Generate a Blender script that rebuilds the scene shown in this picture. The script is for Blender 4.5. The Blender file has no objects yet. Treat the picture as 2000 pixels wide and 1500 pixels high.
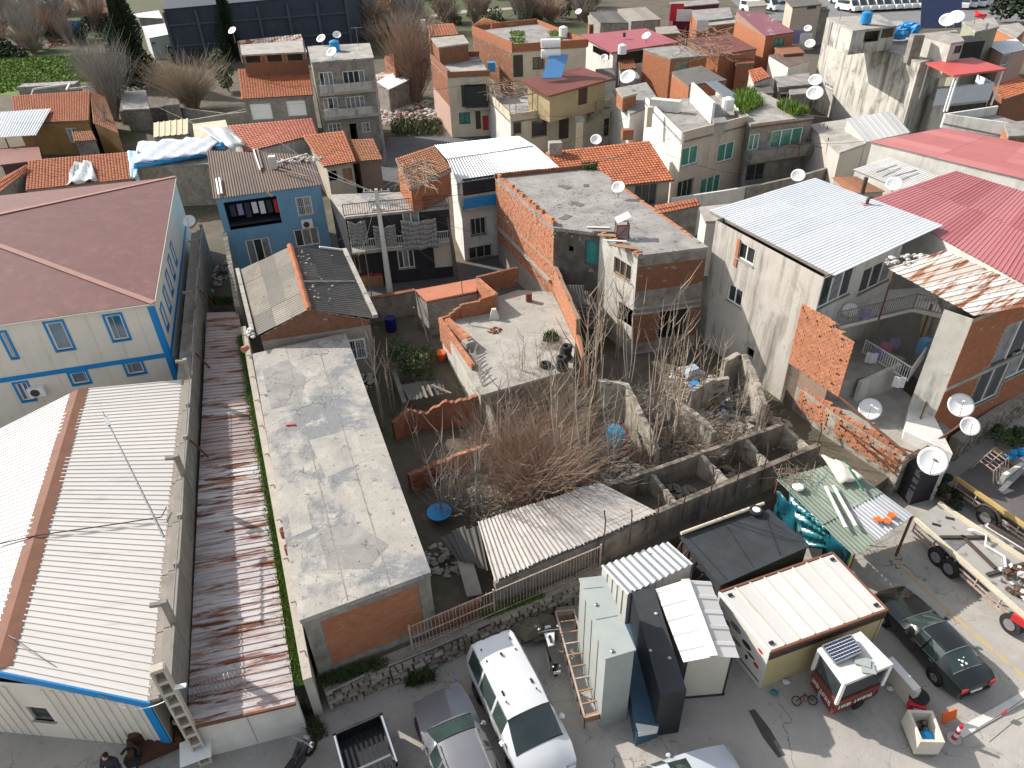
import bpy, bmesh, math, random
from mathutils import Vector, Matrix
V=Vector
rnd=random.Random(11)
def rr(a,b): return rnd.uniform(a,b)
scene=bpy.context.scene
COL=scene.collection
# ---------------------------------------------------------------- camera
FPX,PITCH,ROLL,CAMH=1400.0,math.radians(35.15),math.radians(-1.84),24.0
_fw=V((0,math.cos(PITCH),-math.sin(PITCH))); _up0=V((0,math.sin(PITCH),math.cos(PITCH))); _rt0=V((1,0,0))
_c,_s=math.cos(ROLL),math.sin(ROLL)
_rt=_c*_rt0+_s*_up0; _up=-_s*_rt0+_c*_up0
CAMP=V((0,0,CAMH))
cd=bpy.data.cameras.new('camera'); cam=bpy.data.objects.new('camera',cd); COL.objects.link(cam)
cd.sensor_width=36; cd.lens=36*FPX/2000; cd.clip_end=3000; cd.clip_start=.1
m=Matrix.Identity(4)
for i in range(3):
    m[i][0]=_rt[i]; m[i][1]=_up[i]; m[i][2]=-_fw[i]; m[i][3]=CAMP[i]
cam.matrix_world=m
scene.camera=cam
# ---------------------------------------------------------------- sky, sun, exposure
SUN_AZ,SUN_EL=math.radians(151),math.radians(34)      # azimuth measured from +x
world=bpy.data.worlds.new('World'); scene.world=world; world.use_nodes=True
wn=world.node_tree.nodes; wl=world.node_tree.links
sky=wn.new('ShaderNodeTexSky'); sky.sky_type='NISHITA'; sky.sun_disc=False
sky.sun_elevation=SUN_EL; sky.sun_rotation=math.pi/2-SUN_AZ; sky.air_density=1.3; sky.dust_density=2.0; sky.ozone_density=1.0
bg=wn['Background']; bg.inputs['Strength'].default_value=.15
hs=wn.new('ShaderNodeHueSaturation'); hs.inputs['Saturation'].default_value=.42; wl.new(sky.outputs[0],hs.inputs['Color']); wl.new(hs.outputs[0],bg.inputs['Color'])
sl=bpy.data.lights.new('sun','SUN'); sl.energy=4.8; sl.angle=math.radians(.55); sl.color=(1,.945,.87)
so=bpy.data.objects.new('sun',sl); COL.objects.link(so)
so.rotation_euler=V((math.cos(SUN_AZ)*math.cos(SUN_EL),math.sin(SUN_AZ)*math.cos(SUN_EL),math.sin(SUN_EL))).to_track_quat('Z','Y').to_euler()
so.location=(-40,40,60)
scene.cycles.max_bounces=5; scene.cycles.diffuse_bounces=2; scene.cycles.glossy_bounces=2; scene.cycles.transmission_bounces=2
vs=scene.view_settings; vs.view_transform='Standard'; vs.look='None'; vs.exposure=.4; vs.gamma=1
# ---------------------------------------------------------------- measuring: pixel of the 2000x1500 photo -> world
def U(x,y,z=0):
    d=_fw*FPX+_rt*(x-1000)-_up*(y-750)
    return CAMP+d*((z-CAMH)/d.z)
def U2(x,y,z=0): return U(x,y,z).to_2d()
def UW(x,y,a,b):
    "ray through a pixel hits the vertical plane over a-b: (metres along a-b, height)"
    d=_fw*FPX+_rt*(x-1000)-_up*(y-750)
    e=(b-a).to_2d(); n=V((-e.y,e.x))
    t=((a.to_2d()-CAMP.to_2d()).dot(n))/(d.to_2d().dot(n))
    p=CAMP+d*t
    return (p.to_2d()-a.to_2d()).dot(e)/e.length, p.z
# ---------------------------------------------------------------- materials
def _ramp(nt,inp,p0,p1,c0=(0,0,0,1),c1=(1,1,1,1)):
    r=nt.nodes.new('ShaderNodeMapRange'); r.clamp=True
    r.inputs[1].default_value=p0; r.inputs[2].default_value=p1
    nt.links.new(inp,r.inputs[0]); return r.outputs[0]
def _mix(nt,fac,a,b,mode='MIX'):
    n=nt.nodes.new('ShaderNodeMix'); n.data_type='RGBA'; n.blend_type=mode
    for sock,v in ((n.inputs[0],fac),(n.inputs[6],a),(n.inputs[7],b)):
        if isinstance(v,(int,float)): sock.default_value=v
        elif isinstance(v,tuple): sock.default_value=(*v,1) if len(v)==3 else v
        else: nt.links.new(v,sock)
    return n.outputs[2]
def _noise(nt,vec,s,det=5,rough=.6,dist=0):
    n=nt.nodes.new('ShaderNodeTexNoise'); n.inputs['Scale'].default_value=s; n.inputs['Detail'].default_value=det
    n.inputs['Roughness'].default_value=rough; n.inputs['Distortion'].default_value=dist
    nt.links.new(vec,n.inputs['Vector']); return n.outputs['Fac']
MATS={}
def mat(name,a,b=None,s=1.2,rough=.85,bump=.25,bs=14,spots=(),streak=None,var=None,metal=0,spec=.3,coat=0,obj=False,contrast=.18,an=None,crack=None):
    """a,b two tones mixed by noise; spots [(colour,scale,threshold,soft)]; streak (colour,amount) vertical run-down stains;
    var: colour reached where the face attribute 'var' is 1"""
    if name in MATS: return MATS[name]
    m=bpy.data.materials.new(name); m.use_nodes=True; nt=m.node_tree; N=nt.nodes; L=nt.links
    bsdf=N['Principled BSDF']
    if obj:
        tc=N.new('ShaderNodeTexCoord'); pos=tc.outputs['Object']
    else:
        g=N.new('ShaderNodeNewGeometry'); pos=g.outputs['Position']
    col=a
    if b is not None:
        col=_mix(nt,_ramp(nt,_noise(nt,pos,s,7,.65,.3),.5-contrast,.5+contrast),a,b)
    if var is not None:
        at=N.new('ShaderNodeAttribute'); at.attribute_name='var'
        col=_mix(nt,at.outputs['Fac'],col,var)
    if streak:
        mp=N.new('ShaderNodeMapping'); mp.inputs['Scale'].default_value=(1.6,1.6,.14); L.new(pos,mp.inputs['Vector'])
        th=streak[2] if len(streak)>2 else .47; f1=_ramp(nt,_noise(nt,mp.outputs[0],1.0,6,.65),th,th+.25)
        f2=_ramp(nt,_noise(nt,pos,.55 if len(streak)<3 else .3,4,.6),.4,.65 if len(streak)<3 else .5)
        mm=N.new('ShaderNodeMath'); mm.operation='MULTIPLY'; L.new(f1,mm.inputs[0]); L.new(f2,mm.inputs[1])
        m2=N.new('ShaderNodeMath'); m2.operation='MULTIPLY'; L.new(mm.outputs[0],m2.inputs[0]); m2.inputs[1].default_value=streak[1]
        col=_mix(nt,m2.outputs[0],col,streak[0])
    spos=pos
    if an:
        mp2=N.new('ShaderNodeMapping'); mp2.vector_type='TEXTURE'; mp2.inputs['Rotation'].default_value=(0,0,an[0]); mp2.inputs['Scale'].default_value=(an[1],an[2],1); L.new(pos,mp2.inputs['Vector']); spos=mp2.outputs[0]
    for (sc,ss,th,so_) in spots:
        f=_ramp(nt,_noise(nt,spos,ss,8,.7,.4 if not an else .1),th,th+so_)
        col=_mix(nt,f,col,sc)
    if crack:
        vo=N.new('ShaderNodeTexVoronoi'); vo.feature='DISTANCE_TO_EDGE'; vo.inputs['Scale'].default_value=crack[0]; ad=N.new('ShaderNodeVectorMath'); nz=N.new('ShaderNodeTexNoise'); nz.inputs['Scale'].default_value=1.6; nz.inputs['Detail'].default_value=6; L.new(pos,nz.inputs['Vector']); L.new(pos,ad.inputs[0]); L.new(nz.outputs['Color'],ad.inputs[1]); L.new(ad.outputs[0],vo.inputs['Vector'])
        f=_ramp(nt,vo.outputs['Distance'],crack[1],0.0); g2=N.new('ShaderNodeMath'); g2.operation='MULTIPLY'; L.new(f,g2.inputs[0]); L.new(_ramp(nt,_noise(nt,pos,.35,3),.45,.6),g2.inputs[1]); col=_mix(nt,g2.outputs[0],col,(.06,.055,.05))
    if isinstance(col,tuple): bsdf.inputs['Base Color'].default_value=(*col,1)
    else: L.new(col,bsdf.inputs['Base Color'])
    bsdf.inputs['Roughness'].default_value=rough; bsdf.inputs['Metallic'].default_value=metal
    bsdf.inputs['Specular IOR Level'].default_value=spec
    if coat: bsdf.inputs['Coat Weight'].default_value=coat; bsdf.inputs['Coat Roughness'].default_value=.08
    if bump:
        bn=N.new('ShaderNodeBump'); bn.inputs['Strength'].default_value=bump; bn.inputs['Distance'].default_value=.04
        L.new(_noise(nt,pos,bs,5,.65),bn.inputs['Height']); L.new(bn.outputs[0],bsdf.inputs['Normal'])
    MATS[name]=m; return m
# ---------------------------------------------------------------- mesh building
class MB:
    def __init__(s): s.v=[]; s.f=[]; s.mi=[]; s.c=[]; s.k=0; s.var=0.0
    def V(s,p): s.v.append(tuple(p) if len(p)==3 else (p[0],p[1],0)); return len(s.v)-1
    def face(s,pts,k=None,var=None):
        i=len(s.v); s.v.extend(tuple(p) for p in pts); s.F(range(i,i+len(pts)),k,var)
    def F(s,idx,k=None,var=None):
        s.f.append(tuple(idx)); s.mi.append(s.k if k is None else k); s.c.append(s.var if var is None else var)
    def hexa(s,b,t,k=None,var=None,bottom=True):
        "b,t: lists of n bottom and n top points (same winding, counter-clockwise from above)"
        n=len(b); i=len(s.v); s.v.extend(tuple(p) for p in b); s.v.extend(tuple(p) for p in t)
        for j in range(n):
            q=(j+1)%n; s.F((i+j,i+q,i+n+q,i+n+j),k,var)
        s.F([i+n+j for j in range(n)],k,var)
        if bottom: s.F([i+j for j in reversed(range(n))],k,var)
    def box(s,c,size,rz=0,k=None,var=None):
        x,y,z=[q/2 for q in size]; ca,sa=math.cos(rz),math.sin(rz)
        P=lambda a,b,d:(c[0]+a*ca-b*sa,c[1]+a*sa+b*ca,c[2]+d)
        s.hexa([P(-x,-y,-z),P(x,-y,-z),P(x,y,-z),P(-x,y,-z)],[P(-x,-y,z),P(x,-y,z),P(x,y,z),P(-x,y,z)],k,var)
    def frame(s,o,ax,ay,az,k=None,var=None):
        "box from a corner and three edge vectors (right handed)"
        o,ax,ay,az=V(o),V(ax),V(ay),V(az)
        s.hexa([o,o+ax,o+ax+ay,o+ay],[o+az,o+ax+az,o+ax+ay+az,o+ay+az],k,var)
    def bar(s,p,q,w,h=None,k=None,var=None,up=None):
        p,q=V(p),V(q); h=h or w; d=(q-p)
        if d.length<1e-6: return
        d.normalize(); u=up or (V((0,0,1)) if abs(d.z)<.95 else V((1,0,0)))
        a=d.cross(u).normalized(); b=a.cross(d).normalized()
        A=lambda o,i,j:o+a*(w/2*i)+b*(h/2*j)
        s.hexa([A(p,-1,-1),A(p,1,-1),A(p,1,1),A(p,-1,1)][::-1],[A(q,-1,-1),A(q,1,-1),A(q,1,1),A(q,-1,1)][::-1],k,var)
    def tube(s,pts,r,n=6,k=None,var=None,cap=True):
        pts=[V(p) for p in pts]; rs=r if isinstance(r,(list,tuple)) else [r]*len(pts)
        rings=[]; a=None
        for i,p in enumerate(pts):
            d=(pts[min(i+1,len(pts)-1)]-pts[max(i-1,0)])
            if d.length<1e-7: d=V((0,0,1))
            d.normalize()
            if a is None: a=d.cross(V((0,0,1)) if abs(d.z)<.9 else V((1,0,0)))
            a=(a-d*a.dot(d)); 
            if a.length<1e-6: a=d.orthogonal()
            a.normalize(); b=d.cross(a)
            i0=len(s.v)
            for j in range(n):
                t=2*math.pi*j/n; s.v.append(tuple(p+(a*math.cos(t)+b*math.sin(t))*rs[i]))
            rings.append(i0)
        for i in range(len(rings)-1):
            for j in range(n):
                q=(j+1)%n; s.F((rings[i]+j,rings[i]+q,rings[i+1]+q,rings[i+1]+j),k,var)
        if cap:
            s.F([rings[0]+j for j in reversed(range(n))],k,var); s.F([rings[-1]+j for j in range(n)],k,var)
    def cyl(s,c,r,h,n=12,k=None,var=None,r2=None): s.tube([V(c),V(c)+V((0,0,h))],[r,r if r2 is None else r2],n,k,var)
    def prism(s,poly,z0,z1,k=None,var=None):
        poly=[V(p).to_2d() for p in poly]
        if area(poly)<0: poly=poly[::-1]
        s.hexa([(p.x,p.y,z0) for p in poly],[(p.x,p.y,z1) for p in poly],k,var)
    def rock(s,c,r,k=None,var=None,flat=.6,seed=None):
        g=seed or rnd; i=len(s.v); n=5
        rz=g.uniform(0,6.28)
        for lev,(zz,sc) in enumerate(((-.5,.8),(.15,1),(.6,.55))):
            for j in range(n):
                t=rz+6.283*j/n+lev*.3; q=sc*g.uniform(.7,1.15)*r
                s.v.append((c[0]+math.cos(t)*q,c[1]+math.sin(t)*q*g.uniform(.7,1),c[2]+zz*r*flat))
        for l in range(2):
            for j in range(n):
                q=(j+1)%n; s.F((i+l*n+j,i+l*n+q,i+(l+1)*n+q,i+(l+1)*n+j),k,var)
        s.F([i+2*n+j for j in range(n)],k,var)
    def build(s,name,mats,parent=None,smooth=False,kind=None):
        if not s.f: return None
        o0=parent_origin(parent)
        me=bpy.data.meshes.new(name)
        me.from_pydata([(p[0]-o0.x,p[1]-o0.y,p[2]-o0.z) for p in s.v],[],s.f)
        mats=mats if isinstance(mats,(list,tuple)) else [mats]
        for q in mats: me.materials.append(q)
        if len(mats)>1: me.polygons.foreach_set('material_index',s.mi)
        if any(s.c):
            at=me.attributes.new('var','FLOAT','FACE'); at.data.foreach_set('value',s.c)
        if smooth: me.polygons.foreach_set('use_smooth',[True]*len(me.polygons))
        me.update()
        ob=bpy.data.objects.new(name,me); COL.objects.link(ob)
        if parent is not None: ob.parent=parent
        if kind: ob['kind']=kind
        return ob
def area(poly): return sum(poly[i].x*poly[(i+1)%len(poly)].y-poly[(i+1)%len(poly)].x*poly[i].y for i in range(len(poly)))/2
def parent_origin(p):
    o=V((0,0,0))
    while p is not None: o=o+p.location; p=p.parent
    return o
def tag(o,label,cat,group=None):
    o['label']=label; o['category']=cat
    if not o.get('kind'): o['kind']='thing'
    if group: o['group']=group
    return o
def thing(name,label,cat,loc=(0,0,0),group=None):
    o=bpy.data.objects.new(name,None); COL.objects.link(o); o.location=V(loc) if len(loc)==3 else V((loc[0],loc[1],0)); o.empty_display_size=.3
    return tag(o,label,cat,group)
def child(src,name,parent,loc,rz=0,rot=None):
    "another child that shares mesh data with src"
    c=bpy.data.objects.new(name,src.data); COL.objects.link(c); c.parent=parent; c.location=loc; c.rotation_euler=rot or (0,0,rz); return c
def copytree(o,parent=None):
    c=o.copy(); COL.objects.link(c); c.parent=parent
    for ch in o.children: copytree(ch,c)
    return c
def bil(q,u,v):
    A,B,C,D=q
    return (A*(1-u)+B*u)*(1-v)+(D*(1-u)+C*u)*v
def qn(q):
    n=(q[1]-q[0]).cross(q[3]-q[0]); n.normalize()
    return n if n.z>=0 else -n
# corrugated / ribbed sheet: waves repeat along q0->q1, sheets run q0->q3
def sheet_mesh(mb,q,pitch=.18,amp=.03,prof='sine',nv=3,var=0,k=0,sag=0.0,ragged=0.0,thick=.012):
    q=[V(p) for p in q]; n=qn(q); W=((q[1]-q[0]).length+(q[2]-q[3]).length)/2
    nw=max(1,round(W/pitch)); us=[]
    if prof=='sine':
        for i in range(nw*6+1): us.append((i/(nw*6),amp*math.sin(i*math.pi/3)))
    else:
        f=.22
        for i in range(nw):
            for t,h in ((0,0),(.62,0),(.70,amp),(.92,amp)): us.append(((i+t)/nw,h))
        us.append((1,0))
    i0=len(mb.v); m_=len(us)
    for side in (0,1):
        for j in range(nv+1):
            v=j/nv
            for (u,h) in us:
                e=1.0
                if ragged and j==nv: e=1+ragged*(math.sin(u*37+var*9)*.5+math.sin(u*91)*.5)
                p=bil(q,u,v*e)+n*(h-side*thick-sag*math.sin(v*math.pi))
                mb.v.append(tuple(p))
    off=(nv+1)*m_
    for j in range(nv):
        for i in range(m_-1):
            a=i0+j*m_+i; mb.F((a,a+1,a+m_+1,a+m_),k,var); mb.F((off+a,off+a+m_,off+a+m_+1,off+a+1),k,var)
    for i in range(m_-1):
        a=i0+i; mb.F((a,off+a,off+a+1,a+1),k,var); a=i0+nv*m_+i; mb.F((a,a+1,off+a+1,off+a),k,var)
    for j in range(nv):
        a=i0+j*m_; mb.F((a,a+m_,off+a+m_,off+a),k,var); a=i0+j*m_+m_-1; mb.F((a,off+a,off+a+m_,a+m_),k,var)
def roof_sheets(parent,q,nu,nv,mat_,pitch=.18,amp=.03,prof='sine',name='roof_sheet',jit=.012,lap=.03,vmax=1.0,seg=2,skip=(),ragged=0,slip=0):
    q=[V(p) for p in q]; n=qn(q)
    for i in range(nu):
        for j in range(nv):
            if (i,j) in skip: continue
            mb=MB(); u0,u1=i/nu,(i+1)/nu; v0,v1=j/nv,(j+1)/nv
            d=rr(-slip,slip)
            lp=lap if j<nv-1 else 0
            pts=[bil(q,u0,v0+d),bil(q,u1,v0+d),bil(q,u1,min(1.02,v1+lp)+d),bil(q,u0,min(1.02,v1+lp)+d)]
            off=n*(rr(0,jit)+.008*(nv-1-j)*0+ .006*(i%2)+.012*((nv-j)%2))
            sheet_mesh(mb,[p+off for p in pts],pitch,amp,prof,seg,rr(0,vmax),ragged=ragged if j==nv-1 else 0)
            mb.build(name,mat_,parent)
# pantile roof: rows along q0->q1, courses step down q0->q3
def tiles(parent,q,mat_,tw=.24,tl=.34,name='roof_tiles',miss=0.0):
    q=[V(p) for p in q]; n=qn(q); W=((q[1]-q[0]).length+(q[2]-q[3]).length)/2; Lh=((q[3]-q[0]).length+(q[2]-q[1]).length)/2
    nu=max(2,round(W/tw)); nv=max(2,round(Lh/tl)); mb=MB()
    for j in range(nv):
        for i in range(nu):
            if rnd.random()<miss: continue
            var=min(1,max(0,rnd.gauss(.35,.28))); jz=rr(0,.012); i0=len(mb.v)
            for (vv,hz) in ((j/nv,0.0),((j+1.08)/nv,.045)):
                for t,h in ((0,.0),(.18,.05),(.5,.07),(.82,.05),(1,.0)):
                    mb.v.append(tuple(bil(q,(i+t)/nu,min(vv,1.01))+n*(h+hz+jz)))
            e=len(mb.v)
            for t,h in ((0,.0),(.18,.05),(.5,.07),(.82,.05),(1,.0)):
                mb.v.append(tuple(bil(q,(i+t)/nu,min((j+1.08)/nv,1.01))+n*(h+jz-.02)))
            for a in range(4):
                mb.F((i0+a,i0+a+5,i0+a+6,i0+a+1)[::-1],None,var); mb.F((i0+5+a,e+a,e+a+1,i0+6+a)[::-1],None,var)
    return mb.build(name,mat_,parent,kind='stuff')
def slab_quad(parent,q,t,mat_,name='roof_deck'):
    "flat plate under four points, thickness t downwards"
    q=[V(p) for p in q]; mb=MB(); b=[p-V((0,0,t)) for p in q]
    if area([p.to_2d() for p in q])<0: q=q[::-1]; b=b[::-1]
    mb.hexa(b,q); return mb.build(name,mat_,parent)
def ridge_caps(parent,a,b,mat_,r=.12,L=.38,name='ridge_tile'):
    a,b=V(a),V(b); n=max(2,round((b-a).length/L)); d=(b-a)/n
    for i in range(n):
        mb=MB(); p=a+d*i; o=V((rr(-.015,.015),rr(-.015,.015),rr(0,.03)))
        mb.tube([p+o,p+d*1.1+o],[r*1.25,r*.8],8,var=rr(0,1)); mb.build(name,mat_,parent)
# brick courses laid proud of a backing wall
def brick_courses(mb,a,b,z0,z1,out,bl=.25,bh=.13,holes=(),miss=.01,prou=.018,top=None,gap=.016,k=0,rough=.004,chip=0):
    a,b=V(a).to_2d(),V(b).to_2d(); L=(b-a).length; e=(b-a)/L; nrow=max(1,round((z1-z0)/bh)); bh=(z1-z0)/nrow
    for r in range(nrow):
        za=z0+r*bh; zb=za+bh-gap; u=-(.5*bl if r%2 else 0)
        while u<L:
            u0,u1=max(0,u),min(L,u+bl-gap); u+=bl
            if u1-u0<.04: continue
            if top and za>top((u0+u1)/2): continue
            if any(u1>h[0] and u0<h[1] and zb>h[2] and za<h[3] for h in holes): continue
            if rnd.random()<miss: continue
            p=prou+rr(-rough,rough)
            if chip and rnd.random()<chip: p*=rr(-1.0,.5)
            A=a+e*u0; B=a+e*u1; o=out*p
            i=len(mb.v); var=min(1,max(0,rnd.gauss(.4,.25)))
            for P in (A-out*.01,B-out*.01,B+o,A+o):
                mb.v.append((P.x,P.y,za)); 
            for P in (A-out*.01,B-out*.01,B+o,A+o):
                mb.v.append((P.x,P.y,zb))
            mb.F((i+3,i+2,i+6,i+7),k,var); mb.F((i+7,i+6,i+5,i+4),k,var); mb.F((i,i+3,i+7,i+4),k,var); mb.F((i+2,i+1,i+5,i+6),k,var); mb.F((i,i+1,i+2,i+3),k,var)
# facade with rectangular openings
def facade(mb,a,b,z0,z1,holes=(),depth=.14,k=0,kr=None,top=None):
    a,b=V(a).to_2d(),V(b).to_2d(); L=(b-a).length; e=(b-a)/L; nin=V((-e.y,e.x))   # a->b counter-clockwise: interior on the left
    us=sorted({0,L,*[min(max(h[i],0),L) for h in holes for i in (0,1)]}); zs=sorted({z0,z1,*[min(max(h[i],z0),z1) for h in holes for i in (2,3)]})
    P=lambda u,z,d=0:(a.x+e.x*u+nin.x*d,a.y+e.y*u+nin.y*d,z)
    for i in range(len(us)-1):
        for j in range(len(zs)-1):
            uc,zc=(us[i]+us[i+1])/2,(zs[j]+zs[j+1])/2
            if us[i+1]-us[i]<1e-5 or zs[j+1]-zs[j]<1e-5: continue
            if any(h[0]<uc<h[1] and h[2]<zc<h[3] for h in holes): continue
            mb.face([P(us[i],zs[j]),P(us[i+1],zs[j]),P(us[i+1],zs[j+1]),P(us[i],zs[j+1])],k)
    kr=k if kr is None else kr
    for h in holes:
        u0,u1,v0,v1=h[:4]; u0=max(u0,0);u1=min(u1,L)
        for (p,q) in (((u0,v0),(u1,v0)),((u1,v0),(u1,v1)),((u1,v1),(u0,v1)),((u0,v1),(u0,v0))):
            mb.face([P(*p),P(*p,depth),P(*q,depth),P(*q)],kr)
def window(parent,a,b,h,style='white',depth=.10,n=2,sill=True):
    "frame bars with mullions (part) and a pane (sub-part) set into an opening"
    a,b=V(a).to_2d(),V(b).to_2d(); L=(b-a).length; e=(b-a)/L; nin=V((-e.y,e.x)); u0,u1,v0,v1=h[:4]
    P=lambda u,z,d:V((a.x+e.x*u+nin.x*d,a.y+e.y*u+nin.y*d,z))
    st=WSTYLE[style]; fw=min(st.get('fw',.07),(u1-u0)*.2); mb=MB(); up=V((nin.x,nin.y,0))
    def R(x0,x1,y0,y1,d0,d1): mb.frame(P(x0,y0,d0),e.to_3d()*(x1-x0),nin.to_3d()*(d1-d0),(0,0,y1-y0))
    d0,d1=depth-.05,depth+.03
    R(u0,u1,v0,v0+fw,d0,d1);R(u0,u1,v1-fw,v1,d0,d1);R(u0,u0+fw,v0+fw,v1-fw,d0,d1);R(u1-fw,u1,v0+fw,v1-fw,d0,d1)
    for i in range(1,n):
        u=u0+(u1-u0)*i/n; R(u-fw*.5,u+fw*.5,v0+fw,v1-fw,d0+.005,d1-.005)
    if st.get('cross'): z=v0+(v1-v0)*.68; R(u0+fw,u1-fw,z-.025,z+.025,d0+.012,d1-.012)
    w=mb.build('window',st['frame'],parent)
    for i in range(n):
        pm=MB(); x0=u0+(u1-u0)*i/n; x1=u0+(u1-u0)*(i+1)/n
        pm.frame(P(x0+.01,v0+.01,depth+.0),e.to_3d()*(x1-x0-.02),nin.to_3d()*.012,(0,0,v1-v0-.02))
        gm=st['pane'] if not isinstance(st['pane'],list) else rnd.choice(st['pane'])
        pm.build('pane',gm,w)
    if sill:
        sm=MB(); sm.frame(P(u0-.06,v0-.05,-.07),e.to_3d()*(u1-u0+.12),nin.to_3d()*(depth+.05),(0,0,.05)); sm.build('sill',st.get('sill',st['frame']),w)
    if st.get('trim'):
        t=.11; tm=MB()
        for (x0,x1,y0,y1) in ((u0-t,u1+t,v0-t,v0),(u0-t,u1+t,v1,v1+t),(u0-t,u0,v0,v1),(u1,u1+t,v0,v1)):
            tm.frame(P(x0,y0,-.035),e.to_3d()*(x1-x0),nin.to_3d()*.034,(0,0,y1-y0))
        tm.build('window_trim',st['trim'],w)
    if st.get('grille'):
        gm=MB(); nb=max(3,round((u1-u0)/.13))
        for i in range(nb+1):
            u=u0+(u1-u0)*i/nb; gm.bar(P(u,v0,-.02),P(u,v1,-.02),.018)
        for z in (v0+.05,(v0+v1)/2,v1-.05): gm.bar(P(u0,z,-.022),P(u1,z,-.022),.018)
        gm.build('grille',st['grille'],w)
    return w
def door(parent,a,b,h,m_,depth=.12,m_handle=None):
    a,b=V(a).to_2d(),V(b).to_2d(); e=(b-a).normalized(); nin=V((-e.y,e.x)); u0,u1,v0,v1=h[:4]
    P=lambda u,z,d:V((a.x+e.x*u+nin.x*d,a.y+e.y*u+nin.y*d,z))
    mb=MB(); mb.frame(P(u0,v0,depth),e.to_3d()*(u1-u0),nin.to_3d()*.04,(0,0,v1-v0))
    for z0,z1 in ((.12,.45),(.52,.92)):
        mb.frame(P(u0+(u1-u0)*.18,v0+(v1-v0)*z0,depth-.015),e.to_3d()*((u1-u0)*.64),nin.to_3d()*.014,(0,0,(v1-v0)*(z1-z0)))
    d=mb.build('door',m_,parent)
    hb=MB(); hb.frame(P(u0+(u1-u0)*.84,v0+(v1-v0)*.47,depth-.06),e.to_3d()*.04,nin.to_3d()*.04,(0,0,.14)); hb.build('door_handle',m_handle or MT['steel'],d)
    return d
def ccw(poly):
    poly=[V(p).to_2d() for p in poly]
    return poly if area(poly)>0 else poly[::-1]
def inset(poly,d):
    n=len(poly); out=[]
    for i in range(n):
        p0,p,p1=poly[i-1],poly[i],poly[(i+1)%n]; e0=(p-p0).normalized(); e1=(p1-p).normalized()
        n0=V((-e0.y,e0.x)); n1=V((-e1.y,e1.x)); bi=(n0+n1); bi=bi/max(.3,bi.dot(bi))*2/2*1
        q=p+ (n0+n1)/(1+max(-.5,n0.dot(n1)))*d
        out.append(q)
    return out
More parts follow.
